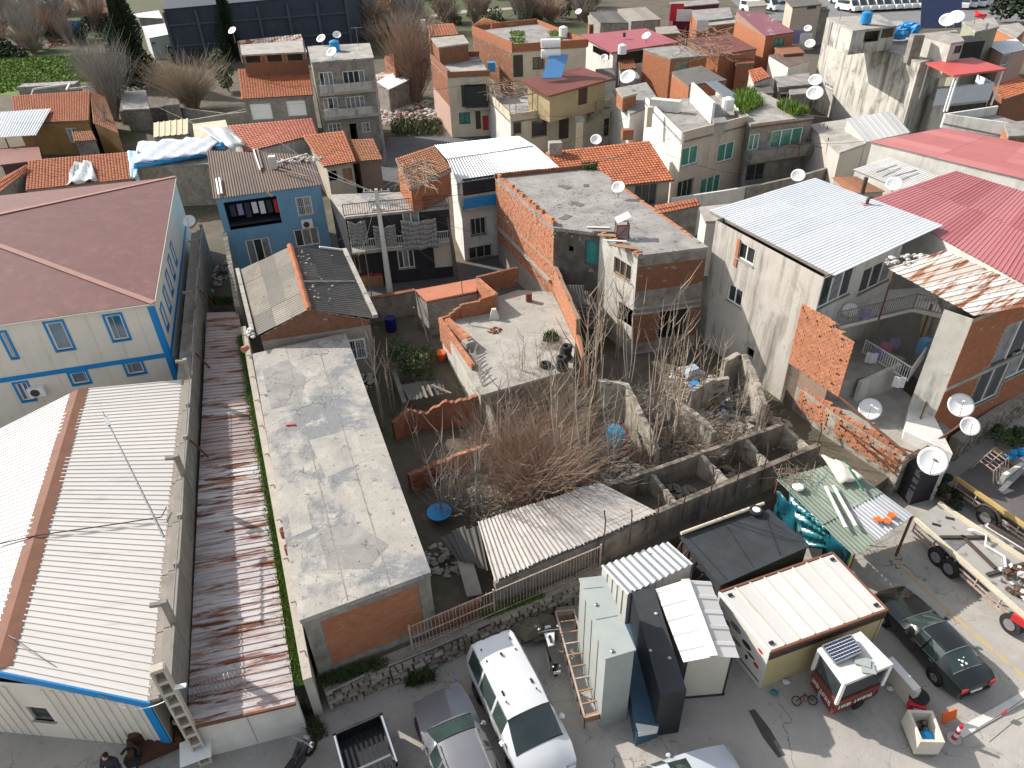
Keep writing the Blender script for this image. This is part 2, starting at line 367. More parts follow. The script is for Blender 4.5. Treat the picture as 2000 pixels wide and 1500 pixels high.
def house(name,label,poly,z0,z1,wall,wins=(),edge_mats=None,bricks=None,slab=None,slab_mat=None,over=.08,parapet=None,loc=None,group=None,cat='house',st=.2):
    """poly: counter-clockwise xy corners; wins: (edge, px rect x0,y0,x1,y1, style, n) or (edge,'m',u0,u1,v0,v1,style,n);
    bricks: {edge:(z0,z1,kwargs)}; edge i runs poly[i]->poly[i+1]"""
    poly=[V(p).to_2d() for p in poly]; assert area(poly)>0,name
    c=loc or V((sum(p.x for p in poly)/len(poly),sum(p.y for p in poly)/len(poly),z0)); T=thing(name,label,cat,c,group)
    mats=[wall]; mb=MB(); edge_mats=edge_mats or {}; n=len(poly); holes={i:[] for i in range(n)}; todo=[]
    def ei(k):
        if not isinstance(k,str): return k
        dv={'f':V((0,-1)),'l':V((-1,0)),'r':V((1,0)),'b':V((0,1))}[k]
        return max(range(n),key=lambda j:(lambda e:V((e.y,-e.x)).dot(dv))((poly[(j+1)%n]-poly[j]).normalized()))
    edge_mats={ei(k) if k!='skirt' else k:v for k,v in edge_mats.items()}; bricks={ei(k):v for k,v in (bricks or {}).items()}; parapet={ei(k):v for k,v in (parapet or {}).items()}
    for w in wins:
        i=ei(w[0]); a,b=poly[i],poly[(i+1)%n]
        if w[1]=='m': h=list(w[2:6]); sty,nn=w[6],(w[7] if len(w)>7 else 2)
        else:
            x0,y0,x1,y1=w[1:5]; p=UW(x0,y0,a,b); q=UW(x1,y1,a,b)
            h=[min(p[0],q[0]),max(p[0],q[0]),min(p[1],q[1]),max(p[1],q[1])]; sty,nn=w[5],(w[6] if len(w)>6 else 2)
        L=(b-a).length
        h[0]=max(.06,h[0]); h[1]=min(L-.06,h[1]); h[2]=max(z0+.03,h[2]); h[3]=min(z1-.06,h[3])
        if h[1]-h[0]<.15 or h[3]-h[2]<.15: print('SKIPWIN',name,w,h); continue
        holes[i].append(h); todo.append((i,h,sty,nn))
    for i in range(n):
        mm=edge_mats.get(i,wall)
        if mm not in mats: mats.append(mm)
        facade(mb,poly[i],poly[(i+1)%n],z0,z1,holes[i],k=mats.index(mm))
    mb.build('wall',mats,T)
    for (i,h,sty,nn) in todo:
        a,b=poly[i],poly[(i+1)%n]
        if sty=='open': continue
        if sty.startswith('door'): door(T,a,b,h,WSTYLE[sty]['frame'])
        else: window(T,a,b,h,sty,n=nn)
    if bricks:
        for i,(b0,b1,kw) in bricks.items():
            a,b=poly[i],poly[(i+1)%n]; e=(b-a).normalized(); out=V((e.y,-e.x)); bm=MB(); kw=dict(kw); bmat=kw.pop('mat',None) or MT['brick']
            u0=kw.pop('u0',0); u1=kw.pop('u1',(b-a).length); nm=kw.pop('name','brick_courses')
            brick_courses(bm,a+e*u0,a+e*u1,b0,b1,out,holes=[(h[0]-u0,h[1]-u0,h[2],h[3]) for h in holes[i]],**kw)
            bm.build(nm,bmat,T,kind='stuff')
    if slab:
        sm=MB(); sm.prism(inset(poly,-over),z1-st*.3,z1+st*.7); sm.build('roof_slab',slab_mat or MT['concrete'],T)
    if parapet:
        for i,(ph,pt,pm) in parapet.items():
            a,b=poly[i],poly[(i+1)%n]; e=(b-a).normalized(); nin=V((-e.y,e.x)); zz=z1+(st*.7 if slab else 0)
            q=MB(); q.prism([a,b,b+nin*pt,a+nin*pt],zz,zz+ph); q.build('parapet',pm,T)
            if pm is MT['brickback']:
                bm=MB(); out=-nin
                brick_courses(bm,a,b,zz,zz+ph,out); brick_courses(bm,b+nin*pt,a+nin*pt,zz,zz+ph,nin); bm.build('brick_courses',MT['brick'],T,kind='stuff')
    return T,poly,holes
MT={}; WSTYLE={}
# ---------------------------------------------------------------- materials of the place
MT.update(
 steel=mat('steel',(.35,.35,.36),(.22,.21,.2),6,.45,.05,metal=.6),
 darksteel=mat('dark_steel',(.05,.045,.04),(.09,.06,.045),6,.6,.1),
 concrete=mat('concrete',(.42,.39,.35),(.25,.235,.21),.9,.92,.5,18,spots=[((.12,.115,.11),2.2,.6,.12)]),
 oldconcrete=mat('old_concrete',(.32,.295,.255),(.18,.165,.145),1.4,.95,.7,14,spots=[((.09,.085,.075),2.8,.56,.16)],streak=((.07,.065,.06),.7)),
 roofconcrete=mat('roof_concrete',(.4,.37,.33),(.31,.29,.26),.8,.95,.6,15,crack=(.5,.012),spots=[((.2,.205,.21),.22,.5,.07),((.46,.43,.385),1.0,.54,.14),((.15,.155,.16),2.6,.58,.08),((.3,.28,.26),6,.56,.1),((.12,.12,.12),11,.63,.05)]),
 roofgrey=mat('roof_grey',(.34,.32,.3),(.2,.19,.18),.7,.95,.5,15,crack=(.6,.014),spots=[((.09,.085,.08),2.4,.58,.08),((.42,.4,.37),3.1,.6,.15)]),
 greyplaster=mat('grey_plaster',(.5,.465,.42),(.42,.39,.35),.8,.9,.35,12,streak=((.09,.08,.065),.95,.475),spots=[((.27,.25,.22),.9,.58,.12),((.2,.18,.15),3.4,.64,.08)]),
 whiteplaster=mat('white_plaster',(.68,.66,.62),(.55,.53,.49),.9,.9,.25,12,streak=((.25,.23,.2),.7)),
 dirtywhite=mat('dirty_white',(.58,.56,.51),(.42,.4,.35),.7,.92,.3,12,streak=((.12,.11,.1),.9),spots=[((.2,.17,.14),1.8,.62,.12)]),
 creamplaster=mat('cream_plaster',(.62,.55,.42),(.5,.44,.33),.8,.9,.2,12,streak=((.22,.19,.14),.7)),
 beigeplaster=mat('beige_plaster',(.5,.42,.34),(.42,.35,.28),.7,.9,.2,12,streak=((.2,.16,.12),.6)),
 ochre=mat('ochre_plaster',(.36,.21,.08),(.27,.16,.07),.8,.9,.25,12,streak=((.1,.07,.05),.7)),
 blueplaster=mat('blue_plaster',(.17,.33,.48),(.14,.28,.41),.7,.85,.15,12,streak=((.05,.1,.16),.5)),
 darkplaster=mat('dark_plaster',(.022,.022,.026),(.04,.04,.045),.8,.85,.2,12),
 pinkplaster=mat('pink_plaster',(.5,.3,.25),(.42,.3,.26),.9,.9,.2,12,streak=((.2,.15,.13),.6)),
 stained=mat('stained_white',(.54,.52,.47),(.4,.38,.34),.35,.92,.3,12,streak=((.08,.075,.07),.95,.45),spots=[((.17,.155,.145),.35,.56,.1)]),
 ruinwall=mat('ruin_wall',(.46,.42,.35),(.24,.21,.17),1.3,.95,.9,10,spots=[((.1,.085,.07),2.2,.53,.12),((.5,.47,.42),1.1,.6,.1),((.36,.14,.07),2.6,.66,.06)],streak=((.1,.09,.08),.8)),
 panelcream=mat('cream_panel',(.72,.67,.58),(.64,.6,.53),.5,.6,.04,10,streak=((.35,.31,.25),.35)),
 paintblue=mat('blue_paint',(.008,.23,.56),(.006,.19,.47),2,.5,.05),
 brick=mat('brick',(.42,.165,.08),(.35,.135,.068),3,.9,.3,30,var=(.3,.12,.06),spots=[((.13,.08,.055),2.2,.66,.12),((.42,.33,.25),3.5,.68,.08)]),
 brickdk=mat('brick_weathered',(.3,.13,.075),(.23,.1,.06),3,.92,.4,30,var=(.2,.09,.05),spots=[((.1,.07,.05),2.0,.58,.15),((.36,.3,.24),3.0,.66,.08)]),
 bricklt=mat('brick_pale',(.52,.235,.135),(.44,.19,.1),3,.92,.3,30,var=(.34,.14,.08),spots=[((.5,.4,.32),2.6,.63,.1),((.1,.06,.04),7,.70,.04),((.32,.25,.2),.9,.6,.1)]),
 brickback=mat('brick_mortar',(.3,.2,.15),(.24,.17,.13),3,.95,.4,20),
 mortar=mat('grey_mortar',(.36,.32,.27),(.26,.22,.18),3,.95,.4,20),
 tile=mat('clay_tile',(.45,.17,.085),(.37,.14,.07),2,.85,.15,20,var=(.3,.105,.055),spots=[((.16,.08,.05),1.2,.62,.14)]),
 tilenew=mat('clay_tile_bright',(.47,.155,.07),(.41,.135,.06),2,.8,.12,20,var=(.3,.1,.055),spots=[((.22,.11,.07),1.1,.6,.14)]),
 tileold=mat('clay_tile_old',(.4,.165,.08),(.32,.14,.07),1.6,.9,.2,20,var=(.2,.1,.06),spots=[((.14,.09,.06),2,.58,.12)]),
 tilerose=mat('clay_tile_rose',(.48,.17,.11),(.42,.15,.1),2,.85,.12,20,var=(.34,.12,.08)),
 whitesheet=mat('white_sheet',(.54,.525,.5),(.48,.465,.44),.5,.45,.03,8,var=(.62,.6,.58),spots=[((.5,.47,.43),.9,.66,.15)],spec=.5),
 silversheet=mat('silver_sheet',(.4,.415,.425),(.33,.345,.355),.8,.38,.03,8,var=(.44,.45,.47),metal=.35,spec=.5),
 bluewhite=mat('pale_sheet',(.55,.575,.6),(.49,.515,.54),.8,.4,.03,8,var=(.58,.6,.63),spots=[((.4,.4,.4),3,.7,.08)],spec=.5),
 rustsheet=mat('rusted_zinc',(.5,.49,.5),(.56,.54,.54),2,.6,.1,12,var=(.3,.24,.23),spots=[((.3,.23,.22),1.6,.48,.1),((.13,.045,.025),1.1,.53,.06),((.36,.14,.04),1.5,.58,.06)],metal=.15,an=(.25,3.2,.42)),
 ruststripe=mat('rusty_white_sheet',(.68,.66,.62),(.6,.57,.53),1.4,.55,.06,10,var=(.5,.42,.36),spots=[((.24,.085,.035),1.0,.49,.06),((.36,.15,.06),1.6,.56,.06)],an=(.62,4.0,.4)),
 rustcap=mat('rust_ridge',(.2,.09,.055),(.15,.065,.04),1.5,.75,.1,12),
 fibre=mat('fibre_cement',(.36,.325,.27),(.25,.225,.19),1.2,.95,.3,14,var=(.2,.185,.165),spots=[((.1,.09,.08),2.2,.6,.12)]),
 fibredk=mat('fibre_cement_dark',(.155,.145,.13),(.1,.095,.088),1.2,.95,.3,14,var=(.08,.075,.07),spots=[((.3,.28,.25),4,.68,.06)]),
 brownsheet=mat('brown_sheet',(.17,.11,.09),(.12,.085,.07),1,.8,.1,12,var=(.1,.075,.065),spots=[((.28,.22,.18),3,.68,.06)]),
 membrane=mat('brown_membrane',(.17,.082,.078),(.14,.07,.066),.9,.8,.15,20,streak=((.29,.16,.14),.5)),
 membranecap=mat('brown_membrane_cap',(.36,.2,.16),(.3,.17,.14),1.5,.8,.1,20),
 redsheet=mat('red_sheet',(.36,.1,.11),(.31,.085,.093),.6,.45,.03,8,var=(.42,.15,.155),spec=.5),
 redtop=mat('red_canopy',(.5,.09,.085),(.45,.08,.075),.6,.5,.03,8),
 rosetop=mat('rose_roof',(.36,.1,.12),(.3,.085,.1),.6,.6,.03,8),
 chocoroof=mat('chocolate_roof',(.19,.06,.045),(.15,.05,.038),.8,.6,.05,10),
 greensheet=mat('green_sheet',(.17,.215,.165),(.12,.155,.12),1,.7,.08,12,var=(.3,.34,.28),spots=[((.3,.29,.25),2.2,.6,.12)]),
 blacktop=mat('black_roof',(.045,.05,.055),(.03,.033,.037),1.2,.6,.08,12,spots=[((.12,.12,.12),2.2,.68,.06)]),
 greybox=mat('grey_green_paint',(.34,.365,.345),(.3,.325,.31),1.5,.5,.04,10,spots=[((.2,.19,.17),3.5,.7,.06)]),
 bluebox=mat('blue_grey_paint',(.05,.11,.17),(.04,.09,.14),1.5,.5,.04,10,spots=[((.12,.12,.11),3,.68,.08)]),
 blackpaint=mat('black_paint',(.03,.033,.037),(.02,.022,.025),2,.5,.05,14,spots=[((.2,.2,.2),5,.72,.04)]),
 whitepaint=mat('white_paint',(.66,.65,.62),(.6,.59,.56),2,.5,.04,10,spots=[((.45,.4,.34),2.5,.7,.1)]),
 offwhite=mat('off_white_paint',(.6,.56,.49),(.54,.5,.43),2,.7,.06,10,streak=((.3,.26,.2),.5)),
 yellowpanel=mat('yellow_panel',(.52,.44,.24),(.45,.38,.21),2,.7,.06,10,streak=((.25,.2,.1),.4)),
 wood=mat('wood',(.36,.22,.12),(.26,.15,.08),3,.85,.2,16),
 oldwood=mat('old_wood',(.28,.24,.2),(.18,.15,.125),3,.9,.3,16),
 rustiron=mat('rust_iron',(.17,.075,.045),(.11,.055,.035),5,.8,.2,20),
 paleiron=mat('pale_iron',(.48,.4,.35),(.3,.2,.15),6,.7,.1,20),
 white=mat('white_plastic',(.8,.8,.79),(.74,.74,.73),3,.4,.0),
 dishwhite=mat('dish_white',(.8,.8,.78),(.72,.71,.69),1.5,.45,.02,spots=[((.5,.47,.42),3,.7,.1)]),
 black=mat('black_rubber',(.018,.018,.019),(.03,.03,.03),5,.8,.1),
 rim=mat('alloy_rim',(.4,.4,.42),(.3,.3,.31),5,.35,0,metal=.7),
 glass=mat('glass_dark',(.02,.025,.028),(.045,.055,.06),.7,.08,0,spec=.8),
 glass2=mat('glass_curtain',(.3,.3,.3),(.13,.14,.15),3.0,.15,0,spec=.7),
 glassgreen=mat('glass_green',(.08,.26,.19),(.05,.17,.13),2.0,.15,0,spec=.7),
 glassblue=mat('glass_blue',(.03,.13,.24),(.2,.22,.22),.6,.12,0,spec=.7),
 carglass=mat('car_glass',(.02,.035,.034),(.045,.07,.065),.8,.04,0,spec=.9),
 trash=mat('mixed_litter',(.4,.38,.35),(.15,.13,.12),2,.8,.3,20,var=(.6,.58,.55)),
 rubble=mat('rubble',(.36,.33,.28),(.24,.21,.18),2,.95,.5,20,var=(.46,.43,.38),spots=[((.33,.14,.08),1.3,.62,.05)]),
 dirt=mat('dirt',(.17,.14,.11),(.105,.09,.07),.8,.97,.7,9,spots=[((.3,.26,.21),1.5,.58,.12)]),
 twig=mat('twig',(.3,.24,.19),(.22,.17,.135),3,.9,.1,var=(.33,.27,.22)),
 twigred=mat('twig_red',(.33,.225,.165),(.24,.155,.115),3,.9,.1,var=(.4,.28,.21)),
 twiggrey=mat('twig_grey',(.26,.24,.22),(.2,.18,.165),3,.9,.1,var=(.33,.31,.28)),
 twigstraw=mat('twig_straw',(.34,.27,.19),(.27,.2,.14),3,.9,.1,var=(.42,.35,.27)),
 bark=mat('bark',(.14,.115,.09),(.09,.075,.06),5,.95,.5,18),
 leaf=mat('leaf',(.05,.09,.025),(.035,.06,.018),2,.7,.0,var=(.1,.13,.04)),
 leafdk=mat('leaf_cypress',(.02,.035,.018),(.014,.026,.014),2,.8,.0,var=(.045,.06,.025)),
 leafolive=mat('leaf_olive',(.075,.095,.04),(.05,.07,.03),2,.75,.0,var=(.12,.14,.06)),
 grass=mat('grass',(.1,.18,.02),(.07,.14,.018),1.2,.85,.0,var=(.16,.24,.04)),
 tarpblue=mat('blue_tarp',(.02,.2,.5),(.03,.27,.58),2,.45,.15,6),
 tarpteal=mat('teal_tarp',(.01,.12,.15),(.02,.19,.21),1.6,.35,.1,5,spots=[((.45,.6,.6),2.6,.66,.05)],spec=.6),
 tarpsilver=mat('silver_tarp',(.55,.58,.62),(.42,.46,.52),1.5,.4,.25,5,spec=.6),
 tarpgrey=mat('grey_tarp',(.26,.26,.25),(.21,.21,.2),.8,.8,.1,5),
 tarpcream=mat('cream_tarp',(.6,.57,.5),(.5,.47,.41),1.2,.7,.1,5),
 plastic=mat('clear_plastic',(.55,.56,.55),(.3,.32,.32),4,.3,.3,8,spec=.7),
 terracotta=mat('terracotta_pot',(.4,.16,.09),(.33,.13,.07),5,.9,.1),
 bluepl=mat('blue_plastic',(.02,.24,.55),None,1,.4,0), redpl=mat('red_plastic',(.5,.03,.035),None,1,.4,0),
 greenpl=mat('green_plastic',(.05,.55,.04),None,1,.4,0), orangepl=mat('orange_plastic',(.7,.14,.03),None,1,.45,0),
 cloth1=mat('cloth_pink',(.5,.2,.28),(.4,.15,.22),6,.9,0), cloth2=mat('cloth_violet',(.2,.16,.34),(.3,.26,.42),6,.9,0),
 cloth3=mat('cloth_white',(.66,.66,.68),(.58,.58,.6),6,.9,0), cloth4=mat('cloth_dark',(.03,.03,.05),(.06,.05,.07),6,.9,0),
 solar=mat('solar_cells',(.012,.02,.06),(.018,.03,.085),4,.15,0,spec=.7),
 solarblue=mat('solar_collector',(.07,.2,.42),(.1,.26,.5),4,.2,0,spec=.7),
 skin=mat('skin',(.45,.25,.17),None,1,.6,0), jacket=mat('dark_jacket',(.02,.02,.028),(.03,.03,.04),6,.9,0), jeans=mat('jeans',(.04,.06,.12),(.05,.075,.14),6,.9,0),hair=mat('dark_hair',(.015,.012,.01),None,1,.7,0),
)
WSTYLE.update(
 white=dict(frame=MT['white'],pane=[MT['glass'],MT['glass2']],sill=MT['concrete']),
 dark=dict(frame=MT['darksteel'],pane=MT['glass'],sill=MT['concrete']),
 wood=dict(frame=MT['wood'],pane=MT['glass'],sill=MT['concrete']),
 green=dict(frame=MT['white'],pane=MT['glassgreen'],sill=MT['concrete']),
 blue=dict(frame=MT['white'],pane=MT['glassblue'],trim=MT['paintblue'],sill=MT['paintblue']),
 bluegrey=dict(frame=MT['bluebox'],pane=MT['glassgreen'],sill=MT['bluebox']),
 grey=dict(frame=MT['steel'],pane=MT['glass'],sill=MT['concrete']),
 shutter=dict(frame=MT['white'],pane=MT['white'],sill=MT['concrete']),
 curtain=dict(frame=MT['white'],pane=MT['glass2'],sill=MT['concrete']),
 grille=dict(frame=MT['white'],pane=[MT['glass'],MT['glass2']],grille=MT['white'],sill=MT['concrete']),
 grilledk=dict(frame=MT['whitepaint'],pane=MT['glass'],grille=MT['darksteel'],sill=MT['concrete']),
 door=dict(frame=MT['wood']),door_dark=dict(frame=MT['darksteel']),door_teal=dict(frame=mat('teal_door',(.05,.24,.22),(.04,.2,.19),3,.7,.1)),
 door_white=dict(frame=MT['offwhite']),door_red=dict(frame=mat('red_door',(.4,.04,.05),None,1,.6,0)),door_brown=dict(frame=mat('brown_door',(.09,.05,.04),(.07,.04,.03),3,.6,.05)),
)
ZP=.9     # level of the plots above the parking lot
# ---------------------------------------------------------------- ground
asph=mat('parking_surface',(.4,.372,.338),(.31,.29,.265),.5,.93,.4,9,crack=(.35,.01),spots=[((.1,.095,.088),1.1,.62,.12),((.46,.43,.38),.3,.54,.16),((.15,.14,.13),5.5,.62,.06),((.07,.065,.06),.45,.67,.06),((.2,.185,.17),14,.64,.05)])
earth=mat('plot_earth',(.14,.115,.09),(.09,.075,.055),.6,.97,.7,7,spots=[((.24,.215,.18),1.1,.6,.1),((.06,.075,.03),.1,.52,.12),((.3,.27,.23),3.0,.66,.06)])
def sheet_poly(name,poly,z,m_,kind='structure'):
    b=MB(); poly=ccw(poly); b.face([(p.x,p.y,z) for p in poly]); o=b.build(name,m_); o['kind']=kind; return o
sheet_poly('parking_lot',[(-700,-60),(700,-60),(700,900),(-700,900)],0,asph)
PB=[U2(634,1352,ZP),U2(760,1302,ZP),U2(904,1242,ZP),U2(1135,1140,ZP),U2(1180,1110,ZP),U2(1330,1045,ZP),U2(1560,955,ZP),V((16.2,23.6)),V((20.3,26.4)),U2(1850,900,0),U2(2000,810,0),V((60,50)),V((700,120)),V((700,900)),V((-700,900)),V((-700,40)),V((-19,40))]
tb=MB(); tp=ccw(PB); tb.hexa([(p.x,p.y,-.3) for p in tp],[(p.x,p.y,ZP) for p in tp]); o=tb.build('plot_ground',earth); o['kind']='structure'
# ---------------------------------------------------------------- prefab block with brown hip roof
EA=6.5
fr=U2(300,592,EA); br=U2(343,345,EA); fl0=U2(0,634,EA); bl0=U2(0,381,EA)
fl=fr+(fl0-fr)*3.2; bl=br+(fl-fr)
ovh=.12
def rel(a,b,t): return a+(b-a)*t
A_poly=[fl+(br-fr)*.006,fr+(br-fr)*.006+(fl-fr)*.004,br-(br-fr)*.006+(fl-fr)*.004,bl-(br-fr)*.006]
winsA=[(0,88,632,144,680,'blue',1),(0,204,618,253,661,'blue',1),(0,0,650,34,698,'blue',2),(0,135,730,176,746,'blue',1),(0,243,711,283,727,'blue',1),(0,28,750,68,780,'blue',2)]
T,PA,HA=house('office_block','cream two-storey prefab block with brown roof and blue framed windows',A_poly,0,EA-.02,MT['panelcream'],winsA+
 [(1,'m',1.2+i*2.2,2.0+i*2.2,4.1,5.4,'blue',1) for i in range(5)]+[(1,'m',1.6+i*2.2,2.3+i*2.2,1.2,2.2,'blue',1) for i in range(5)],cat='building')
b=MB()
def strip(mb,a,b,z0,z1,u0,u1,o=.03):
    e=(b-a).normalized(); out=V((e.y,-e.x)); L=(b-a).length
    u1=L if u1 is None else u1
    mb.frame((a+e*u0).to_3d()+V((0,0,z0)),e.to_3d()*(u1-u0),(-out).to_3d()*-o,(0,0,z1-z0)) if False else mb.prism([a+e*u0,a+e*u0+out*o,a+e*u1+out*o,a+e*u1],z0,z1)
L0=(PA[1]-PA[0]).length; zb=UW(150,715-26,PA[0],PA[1])[1]
zb0=UW(150,722-19,PA[0],PA[1])[1]
strip(b,PA[0],PA[1],3.15,3.42,0,L0-.32); b.build('band',MT['paintblue'],T)
b=MB(); strip(b,PA[1],PA[2],3.15,3.42,.03,None); b.build('band',MT['paintblue'],T)
b=MB(); strip(b,PA[0],PA[1],0,EA-.04,L0-.3,None,.04); strip(b,PA[1],PA[2],0,EA-.04,0,.14,.04); b.build('corner_post',MT['paintblue'],T)
for k_ in range(8):                                            # panel joints of the prefab wall
    u=L0-.9-k_*1.2
    b=MB(); strip(b,PA[0],PA[1],0,EA-.05,u-.012,u+.012,.006); b.build('panel_joint',MT['offwhite'],T)
# hip roof
e0=(fr-br); fr3,br3,fl3,bl3=[p.to_3d()+V((0,0,EA)) for p in (fr,br,fl,bl)]
W=(fr-br).length; din=(fl-fr).normalized(); R1=(fr+br)/2+din*W*.56; R2=(fl+bl)/2-din*W*.5
zr=EA+1.75; R1=V((R1.x,R1.y,zr)); R2=V((R2.x,R2.y,zr))
for nm,pts in (('roof_slope',(fl3,fr3,R1,R2)),('roof_slope',(fr3,br3,R1)),('roof_slope',(br3,bl3,R2,R1)),('roof_slope',(bl3,fl3,R2))):
    b=MB(); b.hexa([V(p)-V((0,0,.1)) for p in pts],pts); b.build(nm,MT['membrane'],T)
for p in (fr3,br3):
    b=MB(); b.bar(p+V((0,0,.02)),R1+V((0,0,.03)),.34,.05); b.build('hip_cap',MT['membranecap'],T)
b=MB(); b.bar(R1+V((0,0,.03)),R2+V((0,0,.03)),.34,.05); b.build('hip_cap',MT['membranecap'],T)
b=MB(); b.bar(fr3-V((0,0,.07)),fl3-V((0,0,.07)),.1,.1); b.bar(fr3-V((0,0,.07)),br3-V((0,0,.07)),.1,.1); b.build('gutter',MT['offwhite'],T)
# air conditioner on the lower wall
def ac_unit(parent,p,e,out,s=1.0,name='air_conditioner'):
    w,h,d=.8*s,.55*s,.3*s; b=MB(); e3=e.to_3d(); o3=out.to_3d(); b.frame(p,e3*w,o3*-d if False else o3*d,(0,0,h)) if e3.cross(o3).z>0 else b.frame(V(p)+e3*w,-e3*w,o3*d,(0,0,h))
    a=b.build(name,MT['white'],parent); g=MB(); c=V(p)+e3*w*.42+o3*(d+.012)+V((0,0,h*.5))
    g.tube([c-o3*.008,c+o3*.012],h*.4,16); g.build('fan_grille',MT['darksteel'],a); return a
e=(PA[1]-PA[0]).normalized(); ou=V((e.y,-e.x)); u,z=UW(62,772,PA[0],PA[1]); ac_unit(T,(PA[0]+e*u).to_3d()+V((0,0,z)),e,ou)
# ---------------------------------------------------------------- white gabled hall
ZE,ZR=3.3,4.4
re0=U(357,742,ZE); re1=U(292,1372,ZE); rg0=U(154,761,ZR); rg1=U(-8,1310,ZR)
# keep the ridge end in line with the eave ends
fe=(re1-U(0,1440,ZE)).normalized(); 
lw=(re0-rg0); le0=rg0+(rg0-re0); le0.z=ZE; le1=rg1+(rg1-re1); le1.z=ZE
T=thing('metal_hall','white ribbed metal hall with a rusty ridge strip down its roof','building',(-16,22,0))
ribw=mat('ribbed_white',(.66,.615,.57),(.62,.58,.54),.4,.55,.02,8,var=(.6,.565,.53),spec=.35,spots=[((.47,.43,.38),1.2,.57,.14),((.36,.31,.26),1.6,.66,.08)],an=(.27,5,.5))
roof_sheets(T,(re1,re0,rg0,rg1),9,1,ribw,.26,.028,'trap',jit=.003)
roof_sheets(T,(rg1,rg0,le0,le1),9,1,ribw,.26,.028,'trap',jit=.003)
b=MB(); up=V((0,0,.06)); d1=(re0-rg0).normalized(); d2=(le0-rg0).normalized(); w=.42
for d_ in (d1,d2):
    q=[rg1+up,rg0+up,rg0+d_*w+V((0,0,.045)),rg1+d_*w+V((0,0,.045))]
    b.hexa([p-V((0,0,.02)) for p in q],q) if area([p.to_2d() for p in q])>0 else b.hexa([p-V((0,0,.02)) for p in q[::-1]],q[::-1])
b.build('ridge_cap',MT['rustcap'],T)
# cap ends along the ribs
# walls
eF=(re1-le1); poly=ccw([re1.to_2d()+V((-.25,.3)),re0.to_2d()+V((-.25,-.2)),le0.to_2d()+V((.3,-.2)),le1.to_2d()+V((.3,.3))])
# find the front edge
k0=min(range(4),key=lambda i:(poly[i]+poly[(i+1)%4]).y)
b=MB()
for i in range(4):
    a_,b_=poly[i],poly[(i+1)%4]
    hs=[]
    if i==k0:
        u0,z0=UW(95,1442,a_,b_); u1,z1=UW(150,1468,a_,b_); hs=[(min(u0,u1),max(u0,u1),1.05,1.85)]; FA,FB,FH=a_,b_,hs[0]
    facade(b,a_,b_,0,ZE-.05,hs)
b.build('wall',MT['panelcream'],T)
window(T,FA,FB,FH,'grey',n=1)
L0=(FB-FA).length; n_=int(L0/.33)
for i in range(n_):                                            # vertical ribs of the cladding
    u=i*L0/n_
    if FH[0]-.1<u<FH[1]+.1: continue
    b=MB(); strip(b,FA,FB,.05,ZE-.3,u,u+.1,.035); b.build('cladding_rib',MT['panelcream'],T)
b=MB(); b.bar(re1+V((0,-.02,-.13)),re1+(rg1-re1)*1.0+V((0,-.02,-.13)),.06,.3); b.build('fascia',MT['paintblue'],T)
b=MB(); b.bar(rg1+V((0,-.02,-.13)),le1+V((0,-.02,-.13)),.06,.3); b.build('fascia',MT['paintblue'],T)
b=MB(); strip(b,FA,FB,0,ZE-.1,L0-.34,L0-.02,.06); b.build('corner_post',MT['paintblue'],T)
b=MB(); b.bar(re0+V((0,.02,-.06)),rg0+V((0,.02,-.06)),.08,.1); b.build('rear_trim',MT['paintblue'],T)
# cable over the roof
def cable(name,label,pts,r=.02,m_=None,sag=0,parent=None,cat='cable',seg=10):
    out=[]
    for i in range(len(pts)-1):
        a,b_=V(pts[i]),V(pts[i+1])
        for j in range(seg):
            t=j/seg; p=a.lerp(b_,t); p.z-=sag*4*t*(1-t); out.append(p)
    out.append(V(pts[-1])); mb=MB(); mb.tube(out,r,5); o=mb.build(name,m_ or MT['darksteel'],parent)
    if parent is None: tag(o,label,cat)
    return o
cable('cable','dark cable lying across the white ribbed roof of the hall',[U(0,1062,4.2),U(70,1046,4.5),U(210,1026,3.95),U(315,1010,3.5),U(325,990,3.5)],.025)
cable('cable','thin cable hanging from the rusty ridge to the blue corner of the hall',[U(0,1228,4.5),U(30,1248,4.55),U(200,1360,3.6),U(246,1384,3.5)],.015,MT['steel'],sag=.1)
T=thing('lamp_mast','slim grey mast with a small lamp leaning over the white metal roof','lamp post',U(320,1049,4.75))
b=MB(); b.tube([U(320,1049,4.75),U(212,828,6.7)],[.045,.03],8); b.build('pole',MT['steel'],T)
b=MB(); b.bar(U(213,831,6.68),U(205,812,6.9),.16,.1); b.build('lamp_head',MT['white'],T)
b=MB(); b.tube([U(206,814,6.9),U(200,803,7.1)],.012,5); b.build('tip',MT['darksteel'],T)
